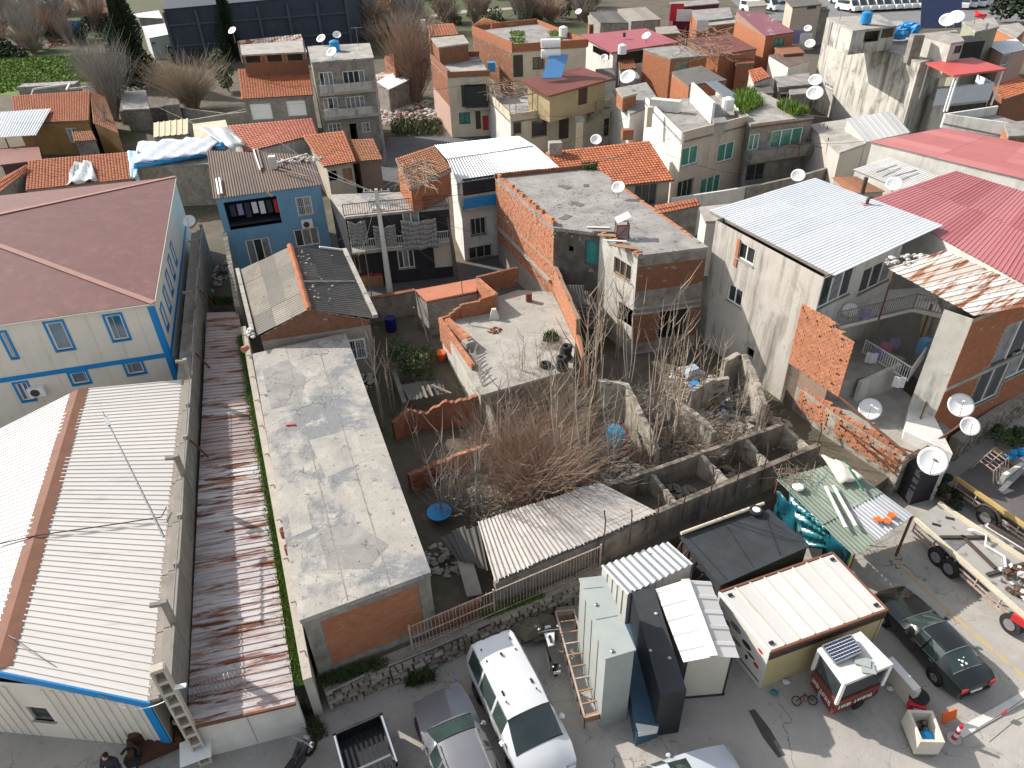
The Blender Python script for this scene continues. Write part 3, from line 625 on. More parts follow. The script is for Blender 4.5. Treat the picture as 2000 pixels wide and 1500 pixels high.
# ---------------------------------------------------------------- tall precast wall
ZW0=1.95
wb=[U2(399,707,ZW0),U2(390,980,ZW0),U2(372,1320,ZW0),U2(403,1487,0)]
wdir=(wb[2]-wb[0]).normalized()
w0=wb[0]-wdir*16.5; w1=wb[2]+wdir*1.6
T=thing('precast_wall','tall weathered precast concrete plank wall between the hall and the rusty roof','wall',((w0+w1)/2).to_3d())
precast=mat('precast',(.34,.3,.255),(.22,.2,.175),1.3,.95,.5,12,streak=((.09,.08,.07),.8),var=(.24,.22,.195))
Lw=(w1-w0).length; nb=15; bay=Lw/nb; nrm=V((wdir.y,-wdir.x));  nrm=nrm if nrm.x<0 else -nrm   # towards the hall
HW=3.75; post_pts=[]
for i in range(nb+1):
    p=w0+wdir*(bay*i); b=MB(); tall=i in (2,5,8,11,13)
    pa=p+nrm*.02; b.prism([pa-wdir*.09,pa+wdir*.09,pa+wdir*.09+nrm*.2,pa-wdir*.09+nrm*.2],0,HW+(1.05 if i%3==2 else .12))
    b.build('post',precast,T); post_pts.append(p)
    if i%3==2:
        b=MB(); q=(p+nrm*.11).to_3d(); b.bar(q+V((0,0,HW+.9)),q+nrm.to_3d()*.45+V((0,0,HW+1.0)),.14,.12); b.build('post_arm',precast,T)
    if i<nb:
        nr=7; ph=HW/nr
        for r_ in range(nr):
            b=MB(); o_=nrm*(.03+rr(0,.02)); a_=p+wdir*.09; c_=p+wdir*(bay-.09)
            b.prism([a_+o_,c_+o_,c_+o_+nrm*.08,a_+o_+nrm*.08],r_*ph+.008,(r_+1)*ph-.008,var=rr(0,1)); b.build('plank',precast,T)
for i in range(nb):                                            # capping strips and gutter towards the hall
    p=w0+wdir*bay*i; q=w0+wdir*bay*(i+.985)
    for (o0,o1,z0,z1,vv) in ((.22,.5,HW-.5,HW-.28,.9),(.5,.9,HW-.55,HW-.42,.2)):
        b=MB(); b.prism([p+nrm*o0,q+nrm*o0,q+nrm*o1,p+nrm*o1],z0,z1,var=vv); b.build('gutter_block',precast,T)
# braces on the lit side
for i in (4,7,10):
    p=w0+wdir*(bay*i); b=MB(); b.bar((p-nrm*.02).to_3d()+V((0,0,HW-.2)),(p-nrm*.5).to_3d()+V((0,0,2.4)),.07,.07); b.build('brace',MT['rustiron'],T)
for k_,(a_,c_) in enumerate(((3,7),(8,14))):
    p=(w0+wdir*bay*a_).to_3d()+V((0,0,HW+.16)); q=(w0+wdir*bay*c_).to_3d()+V((0,0,HW+.14)); b=MB(); b.tube([p+nrm.to_3d()*.1,p.lerp(q,.5)+nrm.to_3d()*.12-V((0,0,.1)),q+nrm.to_3d()*.1],.02,5); b.build('wire',MT['steel'],T)
# holed end post leaning at the mouth of the passage
pe=wb[3]; T=thing('holed_post','tall precast post with a row of square holes at the end of the wall','post',pe.to_3d())
b=MB(); HP=5.35; nh=9; wx=.34; dy_=.26
ex=V((.92,.38)); ey=V((-.38,.92))
def pp(u,v,z): return (pe+ex*u+ey*v).to_3d()+V((0,0,z))
for s_ in (-1,1): b.hexa([pp(s_*wx/2-.035,-dy_/2,0),pp(s_*wx/2+.035,-dy_/2,0),pp(s_*wx/2+.035,dy_/2,0),pp(s_*wx/2-.035,dy_/2,0)],[pp(s_*wx/2-.035,-dy_/2,HP),pp(s_*wx/2+.035,-dy_/2,HP),pp(s_*wx/2+.035,dy_/2,HP),pp(s_*wx/2-.035,dy_/2,HP)])
for i in range(nh+1):
    z=i*(HP-.12)/nh; b.hexa([pp(-wx/2,-dy_/2+.005,z),pp(wx/2,-dy_/2+.005,z),pp(wx/2,dy_/2-.005,z),pp(-wx/2,dy_/2-.005,z)],[pp(-wx/2,-dy_/2+.005,z+.14),pp(wx/2,-dy_/2+.005,z+.14),pp(wx/2,dy_/2-.005,z+.14),pp(-wx/2,dy_/2-.005,z+.14)])
b.build('body',mat('post_concrete',(.5,.45,.38),(.4,.36,.3),2,.9,.3,12),T)
b=MB(); b.hexa([pp(-wx/2,dy_/2-.02,0),pp(wx/2,dy_/2-.02,0),pp(wx/2,dy_/2,0),pp(-wx/2,dy_/2,0)],[pp(-wx/2,dy_/2-.02,HP-.2),pp(wx/2,dy_/2-.02,HP-.2),pp(wx/2,dy_/2,HP-.2),pp(-wx/2,dy_/2,HP-.2)]); b.build('web',MT['oldconcrete'],T)
# lamps on the post and white cables
b=MB(); q=pp(.2,-.1,HP-1.0); b.bar(q,q+V((.35,.05,.02)),.12,.07); tag(b.build('flood_lamp',MT['white']),'small white lamp on the holed post by the wire coil','lamp')
cable('cable','pair of white cables strung from the holed post to the blue corner',[pp(0,0,HP-1.5),U(262,1385,3.1)],.014,MT['white'],sag=.15)
# ---------------------------------------------------------------- rusted lean-to roof in the passage
dA,dB,dC,dD=U(404,612,2.6),U(466,610,2.45),U(578,1372,1.95),U(366,1421,2.05)
T=thing('lean_to_shed','long lean-to shed roofed with rust streaked zinc sheets beside the slab','shed',(-10,22,0))
roof_sheets(T,(dD,dA,dB,dC),15,1,MT['rustsheet'],.30,.035,'trap',jit=.012,vmax=1,seg=1)
b=MB(); b.bar(dD+V((0,-.03,-.02)),dC+V((0,-.03,-.02)),.08,.1); b.build('edge_beam',MT['rustiron'],T)
b=MB(); a_=dD.to_2d()+V((.05,.12)); c_=dC.to_2d()+V((-.02,.12)); g_=V((-(c_-a_).y,(c_-a_).x)).normalized()*.18; b.prism([a_,c_,c_+g_,a_+g_],0,1.9); b.build('front_wall',MT['whiteplaster'],T)
b=MB(); mid=a_.lerp(c_,.5); b.prism([mid-g_*.03,mid+V((.02,0))-g_*.03,mid+V((.02,0)),mid],0.05,1.85); b.build('crack_joint',MT['oldconcrete'],T)
# low wall with coping between the shed and the slab house
cA,cB=U2(470,640,2.9),U2(592,1330,2.3); cd_=(cB-cA).normalized(); cn=V((-cd_.y,cd_.x)); cn=cn if cn.x>0 else -cn
T=thing('party_wall','pale cement party wall with moss along the rusty roof edge','wall',((cA+cB)/2).to_3d())
b=MB(); b.hexa([(*cA,0),(*cB,0),(*(cB+cn*.3),0),(*(cA+cn*.3),0)],[(*cA,2.95),(*cB,2.35),(*(cB+cn*.3),2.35),(*(cA+cn*.3),2.95)]); b.build('wall',mat('pale_cement',(.47,.43,.37),(.36,.33,.285),1.2,.95,.5,14,spots=[((.15,.13,.11),2,.62,.1)]),T)
n_=11
for i in range(n_):
    t=(i+.5)/n_; p=cA.lerp(cB,t); z=2.95-.6*t; b=MB(); b.tube([(p+cn*.06).to_3d()+V((0,0,z+.01)),(p+cn*.22).to_3d()+V((0,0,z+.03)),(p+cn*.24+cd_*.25).to_3d()+V((0,0,z+.03))],.012,5); b.build('iron_hook',MT['darksteel'],T)
# moss strip: dense short blades
def blades(name,label,pts,n,h,m_,cat='grass',w=.02,parent=None,spread=.15,kind='stuff'):
    mb=MB()
    for i in range(n):
        p=pts() if callable(pts) else pts[i]
        hh=h*rr(.5,1.2); a=rr(0,6.28); d=V((math.cos(a),math.sin(a),0)); q=V(p); t=q+V((rr(-1,1)*spread*h,rr(-1,1)*spread*h,hh)); ww=d*w*rr(.6,1.4)
        mb.face([q-ww,q+ww,t],var=rr(0,1))
    o=mb.build(name,m_,parent,kind=kind)
    if parent is None: tag(o,label,cat)
    return o
def mosspt():
    t=rr(.02,1); p=cA.lerp(cB,t)-cn*abs(rnd.gauss(.0,.16)); return p.to_3d()+V((0,0,2.62-.5*t+rr(-.06,.05)))
blades('moss_strip','bright green weeds growing along the rusty roof gutter',mosspt,7500,.19,MT['grass'],w=.022,spread=.6)
# pots on the party wall
for i,(x,y,lb) in enumerate(((556,1040,'upper'),(565,1073,'lower'))):
    T=thing('clay_chimney_pot',f'{lb} of the two clay pipe stubs on the slab edge beside the moss','pipe',U(x,y+8,3.6)); b=MB(); c=U(x,y+8,3.6); b.tube([c,c+V((0,0,.42))],.13,12); b.build('pipe',MT['terracotta'],T)
    b=MB(); b.tube([c+V((0,0,.421)),c+V((0,0,.43))],.09,12); b.build('bore',MT['black'],T)
b=MB(); c=U(474,684,3.3); b.tube([c,c+V((.2,.3,.02))],[.2,.14],14); tag(b.build('fallen_pot',mat('pink_clay',(.6,.25,.2),(.55,.22,.18),3,.8,.05)),'pink clay pot lying on the wall between the rusty roof and gable house','pot')
# razor wire over the shed front
T=thing('razor_wire','coil of razor wire stretched over the rusty roof front','wire',U(400,1350,2.3)); pts=[]
pa,pb=U(352,1360,2.35),U(470,1318,2.35)
for i in range(15*12+1):
    t=i/(15*12); c=pa.lerp(pb,t); an=i/12*6.283; sd=(pb-pa).normalized(); up=V((0,0,1)); 
    pts.append(c+(V((-sd.y,sd.x,0))*math.cos(an)+up*math.sin(an))*.24)
b=MB(); b.tube(pts,.011,4); b.build('coil',MT['steel'],T)
# ---------------------------------------------------------------- long slab-roofed house
ZS=4.2
sl=[U2(497,692,ZS),U2(590,1205,ZS),U2(835,1115,ZS),U2(672,652,ZS)]
sl=ccw(sl)   # find order: front-left, front-right, back-right, back-left
T,PS,HS=house('slab_house','long low house with a bare mottled concrete roof and brick front wall',[sl[0],sl[1],sl[2],sl[3]],ZP-.4,ZS-.18,MT['oldconcrete'],(),slab=False)
print('slab order',[tuple(round(c,1) for c in p) for p in PS])
b=MB(); b.prism(inset(PS,-.1),ZS-.2,ZS); b.build('roof_slab',MT['roofconcrete'],T)
kf=min(range(4),key=lambda i:(PS[i]+PS[(i+1)%4]).y); a_,b_=PS[kf],PS[(kf+1)%4]; e=(b_-a_).normalized(); ou=V((e.y,-e.x)); L_=(b_-a_).length
bm=MB(); brick_courses(bm,a_+e*.55,a_+e*(L_-.45),1.25,ZS-.5,ou,.23,.1,prou=.012); bm.build('brick_courses',MT['brick'],T,kind='stuff')
bm=MB(); bm.prism([a_+e*.5,a_+e*(L_-.4),a_+e*(L_-.4)+ou*.006,a_+e*.5+ou*.006],1.2,ZS-.45); bm.build('brick_backing',MT['brickback'],T)
for (u0,u1,z0,z1,o_) in ((-.03,.5,ZP-.4,ZS-.45,.03),(L_-.4,L_+.04,ZP-.4,ZS-.45,.05),(-.05,L_+.05,ZS-.46,ZS-.205,.07),(.5,L_-.4,.6,1.2,.05)):
    b=MB(); b.prism([a_+e*u0,a_+e*u1,a_+e*u1+ou*o_,a_+e*u0+ou*o_],z0,z1); b.build('concrete_frame',MT['oldconcrete'],T)
for k,(pts,vv) in enumerate((([(510,720),(560,705),(600,740),(585,790),(530,800)],0),([(600,860),(690,840),(715,900),(640,930)],0),([(620,1040),(690,1020),(760,1060),(720,1110),(640,1110)],0),([(560,1000),(600,985),(612,1030),(572,1046)],0))):
    b=MB(); w_=[U(x+rr(-4,4),y+rr(-4,4),ZS+.005) for x,y in pts]; w_=w_ if area([q.to_2d() for q in w_])>0 else w_[::-1]; b.hexa([q-V((0,0,.004)) for q in w_],w_); b.build('cement_patch',[MT['roofgrey'],MT['concrete']][k%2],T)
for t in (.34,.68):
    b=MB(); b.bar(PS[0].lerp(PS[3],t).to_3d()+V((0,0,ZS+.002)),PS[1].lerp(PS[2],t+.01).to_3d()+V((0,0,ZS+.002)),.04,.012); b.build('pour_joint',MT['oldconcrete'],T)
b=MB()
for i in range(60):
    t=rr(0,1); s_=rr(0,1); p=bil([PS[0].to_3d(),PS[1].to_3d(),PS[2].to_3d(),PS[3].to_3d()],s_,t); b.rock((p.x,p.y,ZS+.01),rr(.015,.05),var=rr(0,1))
b.build('roof_grit',MT['rubble'],T,kind='stuff')
b=MB(); p=U(568,830,ZS+.03); b.box(p,(.42,.07,.05),.1); tag(b.build('red_brick_piece',MT['redpl']),'small red stick lying on the mottled slab roof','debris')
# ---------------------------------------------------------------- gable house with fibre-cement roof
ZG,ZGe=5.9,4.75
g0,g1=U(567,482,ZG),U(603,604,ZG); gl0,gl1=U(470,527,ZGe),U(502,656,ZGe); gr0,gr1=U(668,490,ZGe),U(728,622,ZGe)
T=thing('gable_house','small gable house with weathered corrugated fibre roof and clay ridge tiles','house',((g0+g1)/2*1.0-V((0,0,5))))
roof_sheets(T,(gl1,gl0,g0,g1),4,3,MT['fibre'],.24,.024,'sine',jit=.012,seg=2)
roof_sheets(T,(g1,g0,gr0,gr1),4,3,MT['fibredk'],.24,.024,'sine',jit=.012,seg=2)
ridge_caps(T,g0+V((0,0,.03)),g1+V((0,0,.03)),MT['tile'],.15,.4)
gp=[gl1.to_2d(),gr1.to_2d(),gr0.to_2d(),gl0.to_2d()]; gp=inset(ccw(gp),.16)
b=MB()
for i in range(4):
    facade(b,gp[i],gp[(i+1)%4],ZP,ZGe-.12)
kf=min(range(4),key=lambda i:(gp[i]+gp[(i+1)%4]).y); a_,b_=gp[kf],gp[(kf+1)%4]; pk=(g1.to_2d()); e=(b_-a_).normalized(); L_=(b_-a_).length; ou=V((e.y,-e.x))
uk=(pk-a_).dot(e)
b.face([(*a_,ZGe-.12),(*b_,ZGe-.12),(*(a_+e*uk),ZG-.1)])
a2,b2=gp[(kf+2)%4],gp[(kf+3)%4]; b.face([(*a2,ZGe-.12),(*b2,ZGe-.12),(*((a2+b2)/2),ZG-.1)])
b.build('wall',MT['mortar'],T)
bm=MB(); brick_courses(bm,a_,b_,ZS+.1,ZG-.1,ou,.23,.1,top=lambda u:ZGe-.2+(ZG-ZGe)*(1-abs(u-uk)/(uk if u<uk else L_-uk)),prou=.02); bm.build('brick_courses',MT['brickdk'],T,kind='stuff')
# side of gable house below its right end: small barred window over the yard
w_=U2(727,626,4.4)
u0,_=UW(672,664,a_,b_); u1,_=UW(712,664,a_,b_)
_,zt=UW(690,663,a_,b_); _,zb=UW(690,702,a_,b_)
window(T,a_-ou*0,b_,(u0,u1,zb,zt),'grille',depth=-.02,n=2)
# kerb walls framing the roof
for (p,q,w_) in ((gl0,gl1,.22),(gr0,gr1,.26)):
    n_=7
    for i in range(n_):
        a3=p.lerp(q,i/n_); c3=p.lerp(q,(i+.97)/n_); side=(p-g0).to_2d().normalized()*.18; a3=a3+side.to_3d(); c3=c3+side.to_3d(); b=MB(); b.bar(a3+V((0,0,.05+rr(-.02,.02))),c3+V((0,0,.05)),w_,.2); b.build('coping_block',MT['concrete'],T)
b=MB(); b.bar(gr0+V((.1,0,.06)),g0.lerp(gr0,.55)+V((0,.1,.1)),.14,.1); b.build('verge_beam',MT['whitepaint'],T)
b=MB(); b.bar(g0.lerp(g1,.62)+V((.15,0,.1)),gr0.lerp(gr1,.52)+V((-.1,0,.12)),.1,.05); tag(b.build('loose_batten',MT['steel']),'pale metal batten lying on the dark corrugated slope of the gable house','batten')
for i in range(26):
    b=MB(); t=rr(.05,.95); s_=abs(rnd.gauss(0,.22)); p=(g0.lerp(g1,t)).lerp(gr0.lerp(gr1,t),min(s_+.06,.9)); b.rock((p.x,p.y,p.z+.06),rr(.04,.11),var=rr(0,1)); b.build('mortar_lump',MT['rubble'],T)
b=MB(); p=U(490,648,4.9)
for i in range(9): b.rock((p.x+rr(-.25,.25),p.y+rr(-.5,.3),p.z+rr(-.1,.1)),rr(.08,.2),var=rr(.5,1))
tag(b.build('rubble_heap',MT['whiteplaster']),'small heap of white rubble at the corner of the gable roof','rubble')
# ================================================================= helpers for walls drawn from their top line
def P3(t): return U(*t)
def pxwall(parent,pts,z0,t,m_,name='wall',side=1,jag=0,steps=1,var=0):
    "wall under a top polyline given as (px,py,ztop); thickness to one side; optional ragged top"
    ps=[U(*p) for p in pts]; mb=MB(); out=[]; w_=0
    for i in range(len(ps)-1):
        n_=max(1,int((ps[i+1]-ps[i]).to_2d().length/.13)) if jag else steps
        for j in range(n_):
            p=ps[i].lerp(ps[i+1],j/n_); w_=(.45*w_+rr(-jag,jag*.4)) if jag else 0; p.z+=w_; out.append(p)
    out.append(ps[-1])
    for i in range(len(out)-1):
        a,b=out[i],out[i+1]; e=(b-a).to_2d()
        if e.length<1e-4: continue
        e.normalize(); n_=V((-e.y,e.x,0))*t*side
        za,zb=a.z,b.z
        bot=[V((a.x,a.y,z0)),V((b.x,b.y,z0)),V((b.x,b.y,z0))+n_,V((a.x,a.y,z0))+n_]; top=[V((a.x,a.y,za)),V((b.x,b.y,zb)),V((b.x,b.y,zb))+n_,V((a.x,a.y,za))+n_]
        if area([q.to_2d() for q in bot])<0: bot,top=bot[::-1],top[::-1]
        mb.hexa(bot,top,var=var)
    return mb.build(name,m_,parent), out
def coursed(parent,a,b,z0,z1,cam_side=True,m_=None,**kw):
    "brick courses on the side of a-b that faces the camera"
    a,b=V(a).to_2d(),V(b).to_2d(); e=(b-a).normalized(); out=V((e.y,-e.x))
    if ((a+b)/2).dot(out)>0: out=-out; 
    if not cam_side: out=-out
    bm=MB(); brick_courses(bm,a,b,z0,z1,out,**kw); return bm.build('brick_courses',m_ or MT['brick'],parent,kind='stuff')
def rubble_at(name,label,c,rx,ry,n,s0,s1,m_=None,hmax=.5,parent=None,mats=None):
    mb=MB(); mats=mats or [m_ or MT['rubble']]
    for i in range(n):
        a=rr(0,6.283); q=math.sqrt(rr(0,1)); x,y=c[0]+math.cos(a)*q*rx,c[1]+math.sin(a)*q*ry
        mb.rock((x,y,c[2]+hmax*(1-q)*rr(.2,1)),rr(s0,s1),k=rnd.randrange(len(mats)),var=rr(0,1),flat=rr(.5,.9))
    o=mb.build(name,mats,parent,kind='stuff')
    if parent is None and label: tag(o,label,'rubble')
    return o
def dish(p,r,az,label,el=35,mast=.6,group=None,m_=None):
    el=54; az=az-18
    "satellite dish: p is the foot of its mast; az = direction it faces, degrees from +x"
    p=V(p); T=thing('satellite_dish',label,'satellite dish',p,group); a=math.radians(az); e=math.radians(el)
    d=V((math.cos(a)*math.cos(e),math.sin(a)*math.cos(e),math.sin(e))); x=V((-math.sin(a),math.cos(a),0)); y=d.cross(x); c=p+V((0,0,mast+r*.55))
    b=MB(); b.tube([p,p+V((0,0,mast)),c-d*.1],.025+r*.02,6); b.build('mast',MT['steel'],T)
    b=MB(); nr,ns=5,20
    for s_,sg in ((0,1),(1,-1)):
        i0=len(b.v)
        for i in range(nr+1):
            q=i/nr*r
            for j in range(ns):
                t=6.2832*j/ns; b.v.append(tuple(c+x*math.cos(t)*q+y*math.sin(t)*q*1.06+d*(q*q*.28/r*1.0-(.015 if s_ else 0))))
        for i in range(nr):
            for j in range(ns):
                k=(j+1)%ns; f=(i0+i*ns+j,i0+i*ns+k,i0+(i+1)*ns+k,i0+(i+1)*ns+j); b.F(f if s_==0 else f[::-1])
    n_=(nr+1)*ns
    for j in range(ns):
        k=(j+1)%ns; b.F((nr*ns+j,nr*ns+k,n_+nr*ns+k,n_+nr*ns+j))
    b.build('reflector',m_ or MT['dishwhite'],T,smooth=True)
    f=c+d*r*.85-y*(-r*.15); b=MB(); b.tube([c-y*r*.95+d*.2*r if False else c+y*(-r*.98)+d*r*.27,f],.012+r*.008,5); b.build('arm',MT['steel'],T)
    b=MB(); b.tube([f-d*.05,f+d*.06],.03+r*.03,8); b.build('feed_horn',MT['white'],T)
    return T
def railing(parent,pts,h,mr,mp=None,sp=.14,rb=.014,rr_=.022,name='bar'):
    "handrail and foot rail along pts, with each upright its own part"
    pts=[V(p) for p in pts]; b=MB()
    for z in (h,.08):
        for i in range(len(pts)-1): b.bar(pts[i]+V((0,0,z)),pts[i+1]+V((0,0,z)),rr_*2)
    for p in pts: b.bar(p,p+V((0,0,h)),rr_*2.2)
    b.build('rail',mr,parent); src=None; o0=parent_origin(parent)
    for i in range(len(pts)-1):
        a,c=pts[i],pts[i+1]; n_=max(1,int((c-a).length/sp))
        for j in range(1,n_):
            p=a.lerp(c,j/n_)
            if src is None:
                m=MB(); m.bar(V(o0)+V((0,0,.08)),V(o0)+V((0,0,h)),rb*2); src=m.build(name,mp or mr,parent); src.location=p-o0
            else: child(src,name,parent,p-o0)
# ================================================================= central brick house
ZC=7.2
Pc=[U2(1246,500,ZC),U2(1382,483,ZC),U2(1162,327,ZC),U2(968,347,ZC),U2(1082,445,ZC),U2(1172,456,ZC)]
def zat(i,x,y,P): return UW(x,y,P[i],P[(i+1)%len(P)])
z_a=zat(0,1300,503,Pc)[1]; z_b=zat(0,1300,562,Pc)[1]; z_c=zat(0,1300,600,Pc)[1]; z_d=zat(0,1300,680,Pc)[1]
wc=[(0,1290,609,1337,655,'open'),(5,1200,500,1231,552,'wood',3),(5,1209,588,1237,645,'open'),(4,1143,469,1169,518,'door_teal'),(4,1111,480,1120,492,'open')]
T,Pc,Hc=house('brick_house','derelict two-storey brick house with cracked flat concrete roof and white side wall',Pc,ZP,ZC-.15,MT['oldconcrete'],wc,
  edge_mats={5:MT['dirtywhite'],3:MT['mortar'],4:mat('dark_recess_wall',(.16,.14,.12),(.07,.06,.055),1.2,.95,.7,10,spots=[((.3,.28,.24),1.6,.6,.12)],streak=((.03,.03,.03),.9))},  # recessed wall: dark mottled tone with near-black streaks
  bricks={0:(z_b,z_a-.35,dict(mat=MT['brickdk'],u0=.05,miss=.02,bl=.22,bh=.1)),3:(4.75,ZC-.2,dict(mat=MT['bricklt'],miss=.03,prou=.03,rough=.012,chip=.05,bl=.26,bh=.15))})
bm=MB(); a_,b_=Pc[0],Pc[1]; e=(b_-a_).normalized(); ou=V((e.y,-e.x)); brick_courses(bm,a_,b_,max(z_d,1.6),z_c-.3,ou,.22,.1,holes=Hc[0],miss=.03); bm.build('brick_courses',MT['brickdk'],T,kind='stuff')
for z_ in (z_c-.22,z_c+.12,z_d-.1):
    b=MB(); b.prism([a_-e*.05,b_,b_+ou*.09,a_-e*.05+ou*.09],z_,z_+.14); b.build('concrete_band',MT['concrete'],T)
a_,b_=Pc[3],Pc[4]; e=(b_-a_).normalized(); ou=V((e.y,-e.x))
bm=MB(); brick_courses(bm,a_,b_,2.6,4.62,ou,.24,.14,miss=.02,prou=.03,rough=.012,chip=.03); bm.build('brick_courses',MT['bricklt'],T,kind='stuff')
b=MB(); u0,z0_=UW(972,440,a_,b_); u1,z1_=UW(1077,548,a_,b_)
b.bar((a_+e*u0+ou*.1).to_3d()+V((0,0,z0_)),(a_+e*u1+ou*.1).to_3d()+V((0,0,z1_)),.22,.14); b.build('coping',MT['concrete'],T)
# roof slab with broken brick upstands
b=MB(); b.prism(inset(Pc,-.03),ZC-.16,ZC+.03); b.build('roof_slab',MT['roofgrey'],T)
for (i,h_,u0f,u1f) in ((2,.3,.0,1),(3,.42,0,.97),(1,.08,.1,.8)):
    a_,b_=Pc[i],Pc[(i+1)%6]; e=(b_-a_).normalized(); nin=V((-e.y,e.x)); L_=(b_-a_).length; u=u0f*L_
    bm=MB()
    while u<u1f*L_:
        w=rr(.2,.28); hh=h_*rr(.35,1.05) if i!=2 else h_*rr(.9,1)
        bm.prism([a_+e*u+nin*.02,a_+e*(u+w-.015)+nin*.02,a_+e*(u+w-.015)+nin*.2,a_+e*u+nin*.2],ZC+.03,ZC+.03+hh,var=rr(0,1)); u+=w
    bm.build('parapet_bricks',MT['bricklt'] if i!=2 else MT['brickdk'],T,kind='stuff')
a_,b_=Pc[5],Pc[0]; e=(b_-a_).normalized(); nin=V((-e.y,e.x)); L_=(b_-a_).length; bm=MB(); u=.1
while u<L_: 
    bm.prism([a_+e*u,a_+e*(u+.2)+V((0,0)),a_+e*(u+.2)+nin*.25,a_+e*u+nin*.25],ZC+.03,ZC+.03+rr(.02,.12),var=rr(0,1)); u+=.22
bm.build('parapet_bricks',MT['bricklt'],T,kind='stuff')
rubble_at('roof_rubble','',V((3.6,43,ZC+.03)),4,5,260,.015,.07,m_=MT['rubble'],hmax=.04,parent=T)
# broken stair landing and awning wreck in the recess
T2=thing('fallen_awning','crumpled dark sheet metal fallen into the recess of the brick house','debris',U(1150,600,2.5))
for i in range(7):
    c=U(1118+i*8,570+i*9,4.2-i*.25); b=MB(); sheet_mesh(b,[c+V((-.6,.3,.3+rr(-.2,.2))),c+V((.7,.5,rr(-.1,.3))),c+V((.8,-.5,rr(-.6,-.2))),c+V((-.5,-.6,rr(-.4,0)))],.16,.02,'sine',2); b.build('sheet',MT['fibredk'],T2)
dish(U(1207,386,ZC+.03),.42,-95,'white satellite dish on the cracked roof of the brick house',el=30,mast=.4)
T2=thing('broken_stand','rusty metal stand with a tilted white board on the brick house roof','stand',U(1214,462,ZC+.03)); c=U(1214,462,ZC+.03); b=MB()
for dx in (-.35,.35):
    for dy in (-.3,.3): b.bar(c+V((dx,dy,0)),c+V((dx,dy,.8)),.05)
for z in (.05,.8): b.bar(c+V((-.35,-.3,z)),c+V((.35,-.3,z)),.05); b.bar(c+V((-.35,.3,z)),c+V((.35,.3,z)),.05); b.bar(c+V((-.35,-.3,z)),c+V((-.35,.3,z)),.05); b.bar(c+V((.35,-.3,z)),c+V((.35,.3,z)),.05)
b.bar(c+V((-.35,-.3,.05)),c+V((.35,-.3,.8)),.04); b.build('frame',MT['rustiron'],T2)
b=MB(); b.frame(c+V((-.3,-.2,.86)),(.75,.1,.3),(-.1,.6,.1),(0,0,.03)); b.build('board',MT['whitepaint'],T2); b=MB(); b.frame(c+V((-.33,-.31,.1)),(.66,0,0),(0,.02,0),(0,0,.66)); b.build('cloth',mat('dusty_pink',(.3,.2,.2),(.25,.17,.17),3,.9,.1),T2)
for i in range(6):
    b=MB(); c=U(1168+i*11,446+i*8+rr(-4,4),ZC+.1+.02*i); b.box(c,(1.3,.16+.06*(i%3),.04),.4+rr(-.3,.3)-.5,var=0); tag(b.build('loose_board',[MT['whitepaint'],MT['oldwood'],MT['wood']][i%3]),['long pale board at the front edge of the brick house roof, nearest the teal door','grey plank on the brick house roof edge below the rusty stand','brown plank beside the rusty stand on the brick house roof','white board over the white side wall of the brick house','grey plank above the barred side window of the brick house','brown plank at the front corner of the brick house roof'][i],'board')
for i,(x,y) in enumerate(((1103,365),(1145,362),(1104,424),(1128,398))):
    b=MB(); c=U(x,y,ZC+.05); b.box(c,(rr(.5,.9),rr(.3,.5),.015),rr(0,3)); b.build('roof_patch',MT['fibredk'],T)
blades('roof_weed','green weed tuft at the back corner of the brick house roof',lambda:U(1150+rr(-14,16),326+rr(-3,6),ZC+.05),260,.4,MT['leaf'],w=.05,spread=.5)
# ================================================================= terrace house beside it
ZT=3.0
a_,b_=Pc[3],Pc[4]; e=(b_-a_).normalized(); ou=V((e.y,-e.x))
uf,zf=UW(1125,607,a_,b_); ub,zb_=UW(1077,560,a_,b_)
sr0=a_+e*(UW(1012,565,a_,b_)[0]); sr1=a_+e*uf
tl0=U2(860,628,ZT); tl1=U2(925,742,ZT); tf=U2(938,772,ZT); tf2=U2(1118,722,ZT)
tback=U2(934,592,ZT)
poly=ccw([tf,tf2,U2(1124,668,ZT),b_+ou*.06,U2(1012,566,ZT),tback,U2(965,608,ZT),tl0])
T,PT,HT=house('terrace_house','low house with a grey concrete roof terrace walled in orange brick',poly,ZP,ZT-.15,MT['dirtywhite'],(),edge_mats={'f':MT['oldconcrete']})
b=MB(); b.prism(poly,ZT-.16,ZT); b.build('terrace_floor',mat('terrace_cement',(.4,.375,.335),(.3,.28,.25),.9,.95,.4,14,crack=(.7,.012),spots=[((.2,.2,.14),1.0,.55,.15),((.46,.43,.39),1.7,.56,.2),((.15,.14,.12),3.5,.62,.08)]),T)
